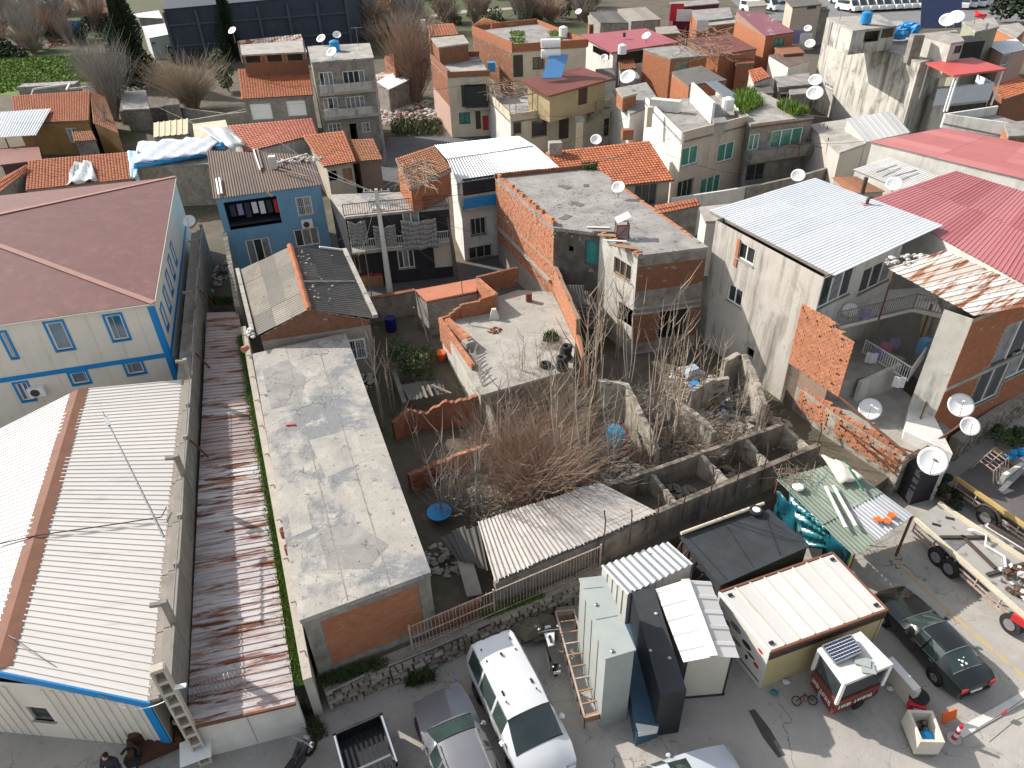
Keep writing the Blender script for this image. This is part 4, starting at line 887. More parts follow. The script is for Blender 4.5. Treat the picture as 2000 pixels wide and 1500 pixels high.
def brickwall(parent,pts,z0,t=.18,side=1,both=True,m_=None,steps=None,**kw):
    "pts (px,py,ztop) straight runs of bare brick wall"
    for i in range(len(pts)-1):
        o,_=pxwall(parent,pts[i:i+2],z0,t,MT['brickback'],'brick_wall',side)
        a=U(*pts[i]); c=U(*pts[i+1]); e=(c-a).to_2d(); L=e.length; e=e/L; n_=V((-e.y,e.x))*side
        top=lambda u,a=a,c=c,L=L:a.z+(c.z-a.z)*u/L-.06
        zt=max(a.z,c.z)
        bm=MB(); brick_courses(bm,a.to_2d(),c.to_2d(),z0,zt,-n_,top=top,**kw)
        if both: brick_courses(bm,a.to_2d()+n_*t,c.to_2d()+n_*t,z0,zt,n_,top=top,**kw)
        for j in range(max(1,int(L/.22))):
            u0=j*.22; q=a.to_2d()+e*u0; w=min(.205,L-u0); zz=a.z+(c.z-a.z)*(u0+.1)/L; bm.prism([q+n_*.005,q+e*w+n_*.005,q+e*w+n_*(t-.005),q+n_*(t-.005)],zz-.02,zz+.035,var=rr(0,1))
        bm.build('brick_courses',m_ or MT['brick'],parent,kind='stuff')
brickwall(T,[(932,543,4.15),(1012,523,4.15)],ZT,side=1,m_=MT['brickdk'])
brickwall(T,[(932,545,4.1),(967,576,4.05)],ZT,side=1,m_=MT['bricklt'])
for (p,q) in (((967,577,4.05),(937,586,4.0)),((937,590,3.85),(899,597,3.85)),((899,602,3.65),(888,606,3.65)),((888,611,3.5),(879,614,3.5)),((879,618,3.32),(858,624,3.32))):
    brickwall(T,[p,q],ZT,side=-1)
brickwall(T,[(857,622,3.35),(921,714,3.3)],1.9,side=1,m_=MT['bricklt'])
brickwall(T,[(869,624,3.6),(914,664,3.55)],ZT,t=.3,side=1,m_=MT['bricklt'])
b=MB(); c=U(914,668,3.3); b.box(c-V((0,.2,.05)),(.5,.5,.5),.6); b.build('plinth',MT['concrete'],T)
for i in range(9):
    b=MB(); c=U(922+i*3,680+i*7,ZT+.25); b.bar(c-V((.1,.5,.2)),c+V((rr(-.2,.3),.5,.15)),.06,.04); tag(b.build('slat',MT['oldwood']),f'weathered wood slat in the pile along the terrace edge, {["first","second","third","fourth","fifth","sixth","seventh","eighth","ninth"][i]} from the brick parapet','wood','slats on the terrace')
# right hand wall of the terrace
def plane_wall(parent,a,e,u0,u1,z0,zt0,zt1,t,n_):
    m=MB(); A=a+e*u0; B=a+e*u1; bot=[(*A,z0),(*B,z0),(*(B+n_*t),z0),(*(A+n_*t),z0)]; top=[(*A,zt0),(*B,zt1),(*(B+n_*t),zt1),(*(A+n_*t),zt0)]
    if area([V(q).to_2d() for q in bot])<0: bot,top=bot[::-1],top[::-1]
    m.hexa(bot,top); m.build('brick_wall',MT['brickback'],parent)
    bm=MB(); brick_courses(bm,A,B,z0,max(zt0,zt1),-n_,.24,.13,top=lambda u:zt0+(zt1-zt0)*u/((u1-u0))-.05,miss=.02); brick_courses(bm,A+n_*t,B+n_*t,z0,max(zt0,zt1),n_,.24,.13,top=lambda u:zt0+(zt1-zt0)*u/((u1-u0))-.05,miss=.02)
    bm.build('brick_courses',MT['bricklt'],parent,kind='stuff')
Lc=(b_-a_).length
print('terr',uf,Lc,zf,zb_); E_=U2(1125,668,ZT); e3=(E_-b_).normalized(); n3=V((-e3.y,e3.x)); n3=n3 if n3.x>0 else -n3; plane_wall(T,b_,e3,.02,(E_-b_).length,ZP,4.75,4.45,.2,n3)
A=E_+e3*.02; B=E_+e3*1.3; b=MB(); b.hexa([(*A,ZP),(*B,ZP),(*(B+n3*.2),ZP),(*(A+n3*.2),ZP)],[(*A,3.5),(*B,2.9),(*(B+n3*.2),2.9),(*(A+n3*.2),3.5)]); b.build('broken_wall_end',MT['bricklt'],T)
# things on the terrace
def tyre_stack(x,y,z,n,label,r=.3):
    c=U(x,y,z)
    for i in range(n):
        b=MB(); cc=c+V((rr(-.04,.04),rr(-.04,.04),.1+i*.2)); ring=[]; N=18
        for j in range(N+1):
            t=6.2832*j/N; ring.append(cc+V((math.cos(t)*r*.72,math.sin(t)*r*.72,0)))
        b.tube(ring,.115,8,cap=False); o=b.build('tyre',MT['black'],None,smooth=True); tag(o,(label if n==1 else ['bottom ','second lowest ','third lowest ','topmost '][i]+label),'tyre','worn tyres on the terrace')
tyre_stack(1098,722,ZT,4,'black tyre in the nearer stack at the terrace front edge'); tyre_stack(1105,700,ZT,4,'black tyre in the stack against the sloping brick wall'); tyre_stack(1066,716,ZT,1,'single black tyre lying left of the stacks on the terrace')
rubble_at('brick_pile','small pile of broken bricks in the middle of the terrace',U(968,646,ZT),.45,.35,22,.06,.13,m_=MT['brickdk'],hmax=.25)
b=MB(); b.bar(U(921,636,ZT+.05),U(962,642,ZT+.05),.03); tag(b.build('iron_rod',MT['steel']),'thin iron rod lying left of the brick pile on the terrace','rod')
b=MB(); c=U(965,612,ZT+.35); b.hexa([c+V((-.3,-.15,-.35)),c+V((.3,-.15,-.35)),c+V((.3,.2,-.35)),c+V((-.3,.2,-.35))],[c+V((-.12,-.08,.3)),c+V((.12,-.08,.3)),c+V((.12,.1,.3)),c+V((-.12,.1,.3))]); tag(b.build('plinth_block',MT['whiteplaster']),'pale tapered block at the foot of the terrace inner wall','block')
b=MB(); c=U(1033,588,ZT); b.cyl(c,.2,.55,10); tag(b.build('rusty_drum',MT['rustiron']),'small dark drum against the tall brick wall on the terrace','drum')
blades('terrace_weed','leafy green weed growing at the right edge of the terrace',lambda:U(1076+rr(-14,14),662+rr(-7,6),ZT),150,.45,MT['leaf'],w=.06,spread=.6)
blades('dry_weed','pale dry weed stalks beside the green weed on the terrace',lambda:U(1075+rr(-20,18),678+rr(-8,8),ZT),140,.5,MT['twigstraw'],w=.012,spread=.5)
# ================================================================= red roofed store and yard wall by the street
T=thing('block_store','small grey block store with flat faded red roof beside the terrace','shed',U(870,570,1))
q=[U(811,566,3.45),U(930,544,3.5),U(931,568,3.4),U(833,588,3.35)]
pl=ccw([p.to_2d() for p in q]); b=MB()
for i in range(4): facade(b,pl[i],pl[(i+1)%4],ZP,3.2)
b.build('wall',mat('grey_block',(.3,.28,.26),(.2,.185,.17),1.5,.95,.5,10,spots=[((.45,.43,.4),2,.62,.12)]),T)
bm=MB(); kf=min(range(4),key=lambda i:(pl[i]+pl[(i+1)%4]).y); A,B=pl[kf],pl[(kf+1)%4]; e2=(B-A).normalized(); brick_courses(bm,A,B,1.2,3.15,V((e2.y,-e2.x)),.4,.2,gap=.03,prou=.02); bm.build('block_courses',MT['oldconcrete'],T,kind='stuff')
o=slab_quad(T,q,.12,mat('faded_red',(.5,.2,.12),(.42,.17,.1),1.2,.9,.3,12,spots=[((.25,.13,.09),2,.6,.1)]))
b=MB(); b.bar(U(903,572,3.4),U(905,600,2.6) if False else U(903,572,3.4)+V((0,0,1.3)),.04); tag(b.build('iron_pipe',MT['rustiron']),'upright rusty pipe standing by the red store roof','pipe')
T=thing('yard_wall','low plastered yard wall with red tile coping and white graffiti along the street','wall',U(760,590,1))
pxwall(T,[(715,586,2.6),(811,568,2.6)],ZP,.2,MT['oldconcrete'],'wall',1)
for i in range(14):
    a=U(715+96*i/14,586-18*i/14,2.62); c=U(715+96*(i+.95)/14,586-18*(i+.95)/14,2.62); b=MB(); b.bar(a+V((0,.1,0)),c+V((0,.1,0)),.34,.1,var=rr(0,1)); b.build('coping_tile',MT['brickdk'],T)
wA,wB=U2(715,586,2.6),U2(811,568,2.6); ew=(wB-wA).normalized(); no=V((ew.y,-ew.x)); b=MB()
def strokes(mb,A,e,n,pts,w=.05,o=.012):
    for (u0,z0_,u1,z1_) in pts: mb.bar((A+e*u0+n*o).to_3d()+V((0,0,z0_)),(A+e*u1+n*o).to_3d()+V((0,0,z1_)),.006,w,up=V((0,0,1)) if abs(u1-u0)>.05 else V((n.x,n.y,0)))
strokes(b,wA,ew,no,[(3.1,2.2,3.1,1.4),(3.1,2.2,3.3,2.1),(3.3,2.1,3.3,1.8),(3.45,2.2,3.45,1.3),(3.45,1.8,3.7,1.8),(3.7,2.2,3.7,1.5),(3.7,2.1,3.95,2.0),(3.95,2.0,3.95,1.6)],.05); b.build('graffiti',MT['whitepaint'],T)
# slanted posts and pole beside the store
for i,(x0,y0,z0_,x1,y1) in enumerate(((812,570,3.4,836,668),(808,600,3.0,818,640))):
    b=MB(); b.bar(U(x0,y0,z0_),U(x1,y1,1.0),.09); tag(b.build('leaning_post',MT['oldwood']),['long pale post leaning against the block store','short grey post leaning beside the longer one at the store'][i],'post')
# ================================================================= yard: bush, shed sheets, bucket, barrel
def leafclump(mb,c,r,n,size,squash=.8,k=None,rng=None,surf=.35):
    for i in range(n):
        d=V((rnd.gauss(0,1),rnd.gauss(0,1),rnd.gauss(0,1))); d.normalize(); q=r*(surf+(1-surf)*rnd.random()**.5)
        p=V(c)+V((d.x*q,d.y*q,d.z*q*squash)); a=V((rnd.gauss(0,1),rnd.gauss(0,1),rnd.gauss(0,1))).normalized(); b_=a.orthogonal().normalized(); s=size*rr(.5,1.3)
        mb.face([p-a*s,p+b_*s*.5,p+a*s,p-b_*s*.5],k,min(1,max(0,rnd.gauss(.35,.3))))
def leafy(name,label,base,clumps,size,m_,n,trunk=.08,cat='bush',group=None,tm=None):
    T=thing(name,label,cat,base,group); b=MB()
    for (dx,dy,dz,r) in clumps: leafclump(b,V(base)+V((dx,dy,dz)),r,n,size)
    b.build('crown',m_,T); b=MB(); 
    for (dx,dy,dz,r) in clumps[:5]: b.tube([V(base),V(base)+V((dx*.4,dy*.4,dz*.5)),V(base)+V((dx,dy,dz))],[trunk,trunk*.7,trunk*.3],5)
    b.build('trunk',tm or MT['bark'],T); return T
leafy('yard_bush','round olive green bush growing in the shaded yard',U(812,735,ZP),[(rr(-.9,.9),rr(-1.2,1.3),rr(.7,1.9),rr(.45,.75)) for i in range(11)],.09,MT['leafolive'],430)
T=thing('yard_shed','collapsed grey corrugated roof in the yard below the bush','shed',U(830,760,1.6))
roof_sheets(T,[U(783,752,2.0),U(862,742,2.0),U(872,768,1.9),U(800,783,1.9)],3,1,MT['fibredk'],.2,.03,'sine',slip=.06)
for i,(x,y) in enumerate(((825,755),(836,752))): b=MB(); b.bar(U(x,y,2.12),U(x+9,y+22,2.1),.1,.05); b.build('batten',MT['oldwood'],T)
b=MB(); b.bar(U(843,752,2.15),U(881,768,2.2),.09,.06); tag(b.build('plank',MT['oldwood']),'pale plank lying across the yard shed sheets','plank')
b=MB(); c=U(861,702,ZP); b.tube([c,c+V((0,0,.5))],[.25,.34],16); tag(b.build('orange_tub',MT['orangepl']),'orange plastic tub in the dark yard beside the white wall','tub')
b=MB(); c=U(765,645,ZP); b.cyl(c,.35,.9,14); tag(b.build('blue_barrel',mat('navy_plastic',(.01,.012,.12),None,1,.4,0)),'dark blue barrel in the shade below the yard wall','barrel')
T=thing('yard_kerb','narrow concrete kerb wall running down from the yard','wall',U(775,760,1)); pxwall(T,[(764,722,1.7),(786,786,1.6)],ZP,.25,MT['oldconcrete'],'wall',1)
rubble_at('white_rubble','pale rubble heap in the shade right of the slab house',U(712,745,ZP),.7,1.0,60,.08,.22,m_=MT['dirtywhite'],hmax=.6)
# ================================================================= ruined plot
ruin=MT['ruinwall']
T=thing('ruined_brick_wall','broken brown brick wall with ragged top above the pit','wall',U(860,820,1)); 
pxwall(T,[(768,822,2.2),(800,800,2.3),(830,806,2.0),(868,786,2.6),(905,782,2.6),(938,772,2.7)],ZP-.5,.22,MT['brickdk'],'wall',1,jag=.12)
for (p,q,z) in (((768,826),(832,806),1.9),((868,790),(938,776),2.4)): coursed(T,U2(*p,z),U2(*q,z),ZP-.4,z,m_=MT['brickdk'],miss=.12,prou=.03,rough=.02)
b=MB(); a=U2(815,803,1.9)+V((0,-.12)); c=U2(900,787,1.9)+V((0,-.12)); b.prism([a,c,c+V((0,.05)),a+V((0,.05))],1.1,1.45); b.build('plaster_band',MT['dirtywhite'],T)
T=thing('low_ruin_wall','low ruined brick wall with sunlit coping near the red twig thicket','wall',U(880,900,1)); 
pxwall(T,[(800,930,1.9),(845,908,1.9),(885,893,2.0)],ZP-.5,.25,MT['brickdk'],'wall',1,jag=.1); pxwall(T,[(885,892,2.05),(974,864,2.1)],ZP-.4,.2,MT['bricklt'],'wall',1,jag=.03)
coursed(T,U2(800,934,1.8),U2(885,897,1.8),ZP-.4,1.7,m_=MT['brickdk'],miss=.1,prou=.03,rough=.02)
for k,(lb,pts,t,sd) in enumerate((('thin white partition wall standing between the thicket and the brick ruin',[(944,776,2.6),(958,815,2.4),(976,864,2.2)],.16,1),('short grey stub of wall inside the twig thicket',[(1072,792,2.2),(1086,815,2.1),(1096,850,1.7)],.18,1),
   ('tall plastered ruin wall where the blue and red tarps hang',[(1169,738,3.3),(1227,747,3.3),(1237,764,3.2),(1257,806,2.9),(1278,848,2.4),(1290,876,1.9)],.25,-1),('long grey ruin wall beside the rubbish pit',[(1300,770,2.4),(1335,795,2.4),(1370,822,2.3),(1390,845,2.2)],.28,1),
   ('ruin wall with a round hole under the grey house',[(1418,706,3.2),(1448,690,3.4),(1470,735,3.0),(1488,790,2.4)],.3,1),('dark wall at the back of the rubbish room',[(1352,765,2.4),(1392,742,2.6),(1425,740,2.6)],.25,1))):
    T=thing('ruin_wall',lb,'wall',U(pts[0][0],pts[0][1]+30,ZP)); pxwall(T,pts,ZP-.3,t,ruin,'wall',sd,jag=.06)
cwall=mat('compound_wall',(.27,.225,.18),(.14,.12,.1),1.3,.95,.8,10,streak=((.06,.05,.045),1.0,.42),spots=[((.36,.33,.28),1.6,.58,.1)])
# two long beams with cross walls: a roofless row of cells
T=thing('roofless_cells','roofless row of small concrete cells along the compound wall','ruin',U(1400,930,ZP))
pxwall(T,[(1188,950,2.1),(1300,911,2.2),(1420,868,2.25),(1534,829,2.3)],ZP-.2,.2,cwall,'back_wall',1,jag=.03)
pxwall(T,[(1172,1062,2.2),(1285,1003,2.35),(1440,938,2.4),(1604,870,2.45)],ZP-.3,.26,cwall,'front_wall',1,steps=4)
for k,(p,q) in enumerate((((1268,922,2.1),(1322,988,1.9)),((1366,888,2.2),(1424,944,2.2)),((1455,857,2.2),(1500,908,2.2)),((1530,832,2.2),(1585,878,2.3)))):
    pxwall(T,[p,((p[0]+q[0])/2,(p[1]+q[1])/2,(p[2]+q[2])/2-.35),q],ZP-.2,.2,ruin,'cross_wall',1,jag=.08)
for k in range(9):
    x=1180+k*52; y=1056-k*23; c=U(x,y,2.4); b=MB(); h_=rr(.9,1.5); b.tube([c-V((0,0,.9)),c+V((0,0,h_*.75)),c+V((rr(-.05,.05),rr(.1,.25),h_))],.028,5); b.build('fence_stake',MT['darksteel'],T)
for z in (.35,.75,1.0):
    b=MB(); pts=[U(1180+k*52,1056-k*23,2.4)+V((0,0,z+rr(-.03,.03))) for k in range(9)]; b.tube(pts,.008,4); b.build('fence_wire',MT['darksteel'],T)
# litter and rubble between the walls
for i,(x,y,rx,ry,n,lb,mm) in enumerate(((1345,735,1.0,1.0,170,'mixed household rubbish heaped behind the ruin walls',None),(1400,790,1.5,1.2,200,'dark rubbish filling the roofless room',None),(1480,830,1.6,.8,180,'pale rubble and twigs against the grey house foot',MT['rubble']),(1500,862,.8,.6,90,'broken branches and rubble in the last roofless cell',MT['twigstraw']),(1240,930,1.6,.9,120,'sandy rubble floor below the tall ruin wall',MT['rubble']),(880,1090,1.2,1.0,110,'broken pieces in the dark gap beside the slab house',MT['rubble']),(940,840,1.4,1.2,90,'brick rubble inside the pit',MT['brickdk']),(1410,925,.9,.6,60,'broken pieces inside the roofless cells',MT['oldwood']),(1320,960,.9,.5,60,'sticks and debris in the first roofless cell',MT['oldwood']),(1150,880,2.4,1.6,150,'scattered stones on the floor of the ruined plot',MT['rubble']),(1380,870,1.6,.9,140,'twigs and stones behind the roofless cells',MT['twigstraw']))):
    mats=[mm] if mm else [MT['trash'],MT['cloth4'],MT['whiteplaster'],MT['wood'],MT['trash'],MT['cloth2']]
    rubble_at('rubble_heap' if mm else 'rubbish_heap',lb,U(x,y,ZP),rx,ry,n,.05,.2,hmax=.4,mats=mats)
b=MB(); c=U(1356,757,1.4); b.cyl(c,.2,.3,10,r2=.24); tag(b.build('blue_bucket',MT['bluepl']),'blue bucket on the rubbish heap behind the ruin walls','bucket')
b=MB(); c=U(1350,725,1.35); b.box(c,(.7,.5,.5),.4); tag(b.build('pale_carton',mat('pale_blue_carton',(.5,.56,.62),(.42,.48,.54),2,.8,.05)),'pale blue carton on the rubbish heap near the brick house','carton')
# hanging tarps on the ruin wall: blue round canopy and red/black cloth
T=thing('blue_canopy','round blue cloth propped against the ruin wall','cloth',U(1202,868,ZP)); c=U(1203,851,1.65); b=MB(); nx=V((-.6,-.75,.3)).normalized(); xx=nx.orthogonal().normalized(); yy=nx.cross(xx); ring=[]
for i in range(5):
    for j in range(24):
        q=i/4*.62; t=6.283*j/24; ring.append(b.V(c+xx*math.cos(t)*q+yy*math.sin(t)*q+nx*(.12*(1-(i/4)**2)+.02*math.sin(j*3))))
for i in range(4):
    for j in range(24): b.F((ring[i*24+j],ring[i*24+(j+1)%24],ring[(i+1)*24+(j+1)%24],ring[(i+1)*24+j]))
b.build('cloth',mat('sky_blue_cloth',(.06,.36,.6),(.04,.28,.5),4,.5,.15,6),T,smooth=True); b=MB(); b.tube([c+xx*math.cos(t/12*3.1416)*.62+yy*math.sin(t/12*3.1416)*.62 for t in range(25)],.02,5); b.build('hoop',MT['darksteel'],T)
T=thing('red_cloth','red and black cloth draped on the ruin wall behind the blue canopy','cloth',U(1222,880,ZP)); 
for k,(m_,pts) in enumerate(((MT['redpl'],[(1208,826,2.15),(1222,824,2.35),(1231,855,1.9),(1229,880,1.0),(1222,880,1.0),(1222,850,1.75)]),(MT['black'],[(1208,824,2.2),(1212,809,2.45),(1220,816,2.5),(1222,824,2.4)]))):
    b=MB(); w_=[U(*p)+V((-.12,-.12,0)) for p in pts]; b.hexa([p+V((.03,.05,0)) for p in w_],w_); b.build('cloth',m_,T)
blades('straw_tuft','clump of dry reddish stalks at the end of the tall ruin wall',lambda:U(1248+rr(-12,12),900+rr(-10,8),ZP),260,.9,MT['twigstraw'],w=.014,spread=.3)
b=MB(); c=U(858,1003,ZP+.35); b.tube([c+V((-.0,0,-.12)),c+V((0,0,.12))],[.38,.55],18); tag(b.build('blue_basin',MT['bluepl']),'blue plastic basin in the dark gap beside the slab house','basin')
# fallen corrugated roof in front of the thicket
T=thing('fallen_sheeting','large pale corrugated roof collapsed beside the iron fence','roof',U(1090,1040,ZP))
q=[U(933,1019,2.45),U(1170,942,2.5),U(1284,1001,2.42),U(966,1135,2.25)]
roof_sheets(T,q,9,2,mat('chalky_sheet',(.55,.5,.46),(.42,.385,.35),1.5,.9,.25,14,var=(.38,.36,.34),spots=[((.2,.18,.165),3,.6,.1)]),.19,.032,'sine',jit=.03,ragged=.05,slip=.012)
T=thing('dark_fallen_sheet','dark corrugated sheets sliding off into the gap left of the pale fallen roof','roof',U(900,1050,ZP))
roof_sheets(T,[U(858,1050,2.2),U(934,1022,2.4),U(952,1110,1.8),U(892,1094,1.8)],3,1,MT['fibredk'],.2,.035,'sine',slip=.08)
b=MB(); sheet_mesh(b,[U(892,1092,1.8),U(925,1100,1.75),U(942,1160,1.3),U(912,1166,1.3)],.5,.01,'sine',3); b.build('hanging_flap',MT['fibre'],T)
# iron fence on the ledge
T=thing('iron_fence','pale rusty iron bar fence above the stone retaining wall','fence',U(985,1200,ZP))
f0,f1=U(806,1266,ZP+.12),U(1171,1108,ZP+.12); hf=1.3; src=None; n_=58
for i in range(n_+1):
    p=f0.lerp(f1,i/n_)
    if i in (0,24,58): 
        b=MB(); b.bar(p-V((0,0,.12)),p+V((0,0,hf+.05)),.07); b.build('post',MT['paleiron'],T); continue
    if src is None: b=MB(); b.bar(V(T.location)+V((0,0,0)),V(T.location)+V((0,0,hf)),.022); src=b.build('bar',MT['paleiron'],T); src.location=p-T.location
    else: child(src,'bar',T,p-T.location,rot=(rr(-.02,.02),rr(-.02,.02),0))
for z in (.02,hf*.5,hf-.02):
    b=MB(); n2=24/58 if z==hf*.5 else 1
    b.bar(f0+V((0,-.03,z)),f0.lerp(f1,n2)+V((0,-.03,z)),.035,.03); b.build('rail',MT['paleiron'],T)
T=thing('fence_base_wall','stained concrete wall standing behind the iron fence','wall',U(1070,1120,ZP)); pxwall(T,[(968,1140,2.1),(1172,1054,2.2)],ZP-.2,.22,MT['oldconcrete'],'wall',1,steps=3)
T=thing('brick_dwarf_wall','short orange brick wall behind the left end of the fence','wall',U(900,1190,ZP)); brickwall(T,[(842,1215,1.6),(942,1172,1.75)],ZP-.1,side=1,m_=MT['brickdk'])
# stones of the retaining wall
stone=mat('wall_stone',(.25,.21,.165),(.14,.12,.095),2.5,.95,.7,14,var=(.36,.315,.26),spots=[((.09,.08,.06),3,.6,.12)])
T=thing('stone_wall','rough stone retaining wall between the parking lot and the plots','wall',U(900,1270,0))
line=[U2(634,1352,ZP),U2(760,1302,ZP),U2(904,1242,ZP),U2(1135,1140,ZP),U2(1182,1112,ZP)]
b=MB()
for i in range(4): 
    a,c=line[i],line[i+1]; e2=(c-a).normalized(); n2=V((-e2.y,e2.x)); b.prism([a+n2*.02,c+n2*.02,c+n2*.5,a+n2*.5],-.1,ZP+.02)
b.build('core',MT['mortar'],T); sr=random.Random(5); cnt=0
for i in range(4):
    a,c=line[i],line[i+1]; L_=(c-a).length; e2=(c-a)/L_; n2=V((e2.y,-e2.x))
    z=0.0
    while z<ZP-.05:
        h_=sr.uniform(.12,.2); u=sr.uniform(-.1,0)
        while u<L_:
            w=sr.uniform(.18,.5)
            if sr.random()<.93:
                b=MB(); d=sr.uniform(.03,.16)+.12*(1-z); u0,u1=max(0,u),min(L_,u+w-.03); A=a+e2*u0; B=a+e2*u1; zt=min(ZP+.03,z+h_-.02); j=lambda s=.03:sr.uniform(-s,s)
                if u1-u0>.06:
                    b.hexa([(*A,z),(*(A+n2*(d+j())+e2*j()),z+j()),(*(B+n2*(d+j())+e2*j()),z+j()),(*B,z)][::-1] if False else [(*A,z),(*(A+n2*(d+j())+e2*.02),z+j()),(*(B+n2*(d+j())-e2*.02),z+j()),(*B,z)],[(*A,zt),(*(A+n2*(d*.8+j())+e2*.03),zt+j()),(*(B+n2*(d*.8+j())-e2*.03),zt+j()),(*B,zt)],var=sr.random()); b.build('stone',stone,T); cnt+=1
            u+=w
        z+=h_
print('stones',cnt)
b=MB(); b.tube([U(640,1352,ZP+.1),U(712,1318,ZP+.12)],.045,6); tag(b.build('pipe',MT['steel']),'grey pipe lying on the ledge below the slab house front','pipe')
b=MB(); b.tube([U(758,1300,ZP+.1),U(905,1240,ZP+.1)],.045,6); tag(b.build('pipe',MT['steel']),'long grey pipe along the top of the stone wall','pipe')
def inpx(x0,y0,x1,y1,z,j=14): 
    def f():
        t=rr(0,1); return U(x0+(x1-x0)*t+rr(-j,j),y0+(y1-y0)*t+rr(-j,j)*.6,z)
    return f
blades('bank_grass','green grass on the bank under the slab house front',inpx(630,1335,745,1295,ZP,16),1500,.22,MT['leaf'],w=.03,spread=.7)
blades('fence_grass','bright green grass at the foot of the iron fence',inpx(945,1205,1058,1163,ZP,9),1500,.2,MT['grass'],w=.025,spread=.6)
blades('wall_weeds','dark green weeds at the base of the stone wall by the white van',inpx(800,1335,838,1322,.05,12),420,.38,MT['leaf'],w=.045,spread=.7)
blades('corner_weeds','dry weeds at the end of the passage by the black pickup',inpx(590,1385,625,1440,.02,16),520,.3,MT['leafolive'],w=.03,spread=.8)
# ================================================================= grey house with the white sheet roof and its yard
W0,W1=U2(1398,434,8.4),U2(1608,547,8.4); eD=(U2(1842,440,9)-U2(1630,538,9)).normalized(); eL=(W1-W0).normalized()
W2=W1+eD*6.6; W3=W0+eD*6.6
wd=[(3,1444,470,1470,520,'white',2),(3,1424,552,1446,602,'white',2),(0,1612,540,1658,574,'white',3),(0,1688,528,1736,546,'white',3),(3,1460,676,1470,702,'open')]
T,PG,HG=house('grey_house','tall grey plastered house with white corrugated roof and stained side wall',[W1,W2,W3,W0],ZP-.4,8.53,MT['greyplaster'],wd,edge_mats={0:MT['whiteplaster']})
roof_sheets(T,[U(1385,411,8.5),U(1630,539,8.5),U(1842,441,8.95),U(1592,348,8.95)],7,2,MT['bluewhite'],.2,.022,'trap',jit=.008,seg=2)
b=MB(); b.bar(U(1388,414,8.42),U(1628,540,8.42),.12,.16); b.build('eave_board',MT['oldwood'],T)
c=U(1692,402,8.85); b=MB(); b.tube([c,c+V((0,0,.35)),c+V((.05,.0,.45)),c+V((.2,0,.5))],.09,8); b.build('flue',MT['darksteel'],T); b=MB(); b.box(c+V((0,0,.05)),(.5,.4,.12)); b.build('flue_base',mat('flue_clay',(.4,.25,.2),(.35,.2,.16),3,.9,.1),T)
# terracotta edge beside the upper window, exposed brick where the plaster fell
u,z=UW(1441,490,W0,W1); b=MB(); e=eL; ou=V((e.y,-e.x)); ou=ou if ou.x<0 else -ou
b.prism([W0+e*(u-.12),W0+e*(u+.1),W0+e*(u+.1)+ou*.05,W0+e*(u-.12)+ou*.05],UW(1436,520,W0,W1)[1],UW(1447,468,W0,W1)[1]); b.build('shutter',MT['brick'],T)
# ragged brick continuation of the side wall, in steps
T2=thing('broken_brick_wall','stepped broken wall of bare orange bricks below the balcony','wall',(W1+eL*1).to_3d())
us=[UW(x,y,W0,W1) for (x,y) in ((1578,597),(1600,612),(1618,625),(1632,640),(1645,655))]
ua=UW(1545,690,W0,W1)[0]; ub=UW(1640,770,W0,W1)[0]
def ragtop(u):
    u=u+ua; best=us[0][1]
    for (uu,zz) in us:
        if u>=uu-.1: best=zz
    return best
zlo=UW(1590,742,W0,W1)[1]
A=W0+eL*ua; B=W0+eL*ub
b=MB()
for i in range(len(us)-1):
    u0=us[i][0] if i else ua; b.prism([W0+eL*u0-ou*.0,W0+eL*us[i+1][0],W0+eL*us[i+1][0]-ou*.2,W0+eL*u0-ou*.2],ZP,us[i][1]-.05)
b.build('core',MT['brickback'],T2)
bm=MB(); brick_courses(bm,A,B,zlo,max(q[1] for q in us),ou,.24,.13,top=ragtop,miss=.012,prou=.05,rough=.015,chip=.03); bm.build('brick_courses',MT['bricklt'],T2,kind='stuff')
# yard podium
ZY=2.35
yd=[U2(1478,752,ZY),U2(1560,800,ZY),U2(1762,902,ZY),U2(1862,838,ZY)]
pod=ccw([W0+eL*(W1-W0).length,W0+eL*UW(1640,770,W0,W1)[0]+ou*.1,U2(1768,895,ZY),U2(1856,838,ZY),W1+eD*5.2])
T=thing('yard_podium','raised concrete yard with patched brick and plaster side wall','wall',pod[0].to_3d())
b=MB(); b.prism(pod,0,ZY-.01); b.build('wall',MT['ruinwall'],T)
b=MB(); b.prism(inset(pod,.02),ZY-.01,ZY+.03); b.build('floor',MT['concrete'],T)
for i in range(len(pod)):
    a,c=pod[i],pod[(i+1)%len(pod)]; e=(c-a).normalized(); o_=V((e.y,-e.x))
    if o_.x<-.3 and o_.y<.4:
        L_=(c-a).length; bm=MB(); brick_courses(bm,a+e*.3,c-e*.2,1.25,ZY-.02,o_,.24,.12,miss=.08,prou=.04,rough=.03,chip=.1,top=lambda u:ZY-.02-.25*abs(math.sin(u*2.1))); bm.build('brick_courses',MT['bricklt'],T,kind='stuff')
        u=.05; bm=MB()
        while u<L_-.2:
            w=rr(.2,.3); bm.prism([a+e*u-o_*.02,a+e*(u+w-.02)-o_*.02,a+e*(u+w-.02)-o_*.2,a+e*u-o_*.2],ZY+.03,ZY+.03+rr(.1,.35),var=rr(0,1)); u+=w
        bm.build('broken_parapet',MT['bricklt'],T,kind='stuff')
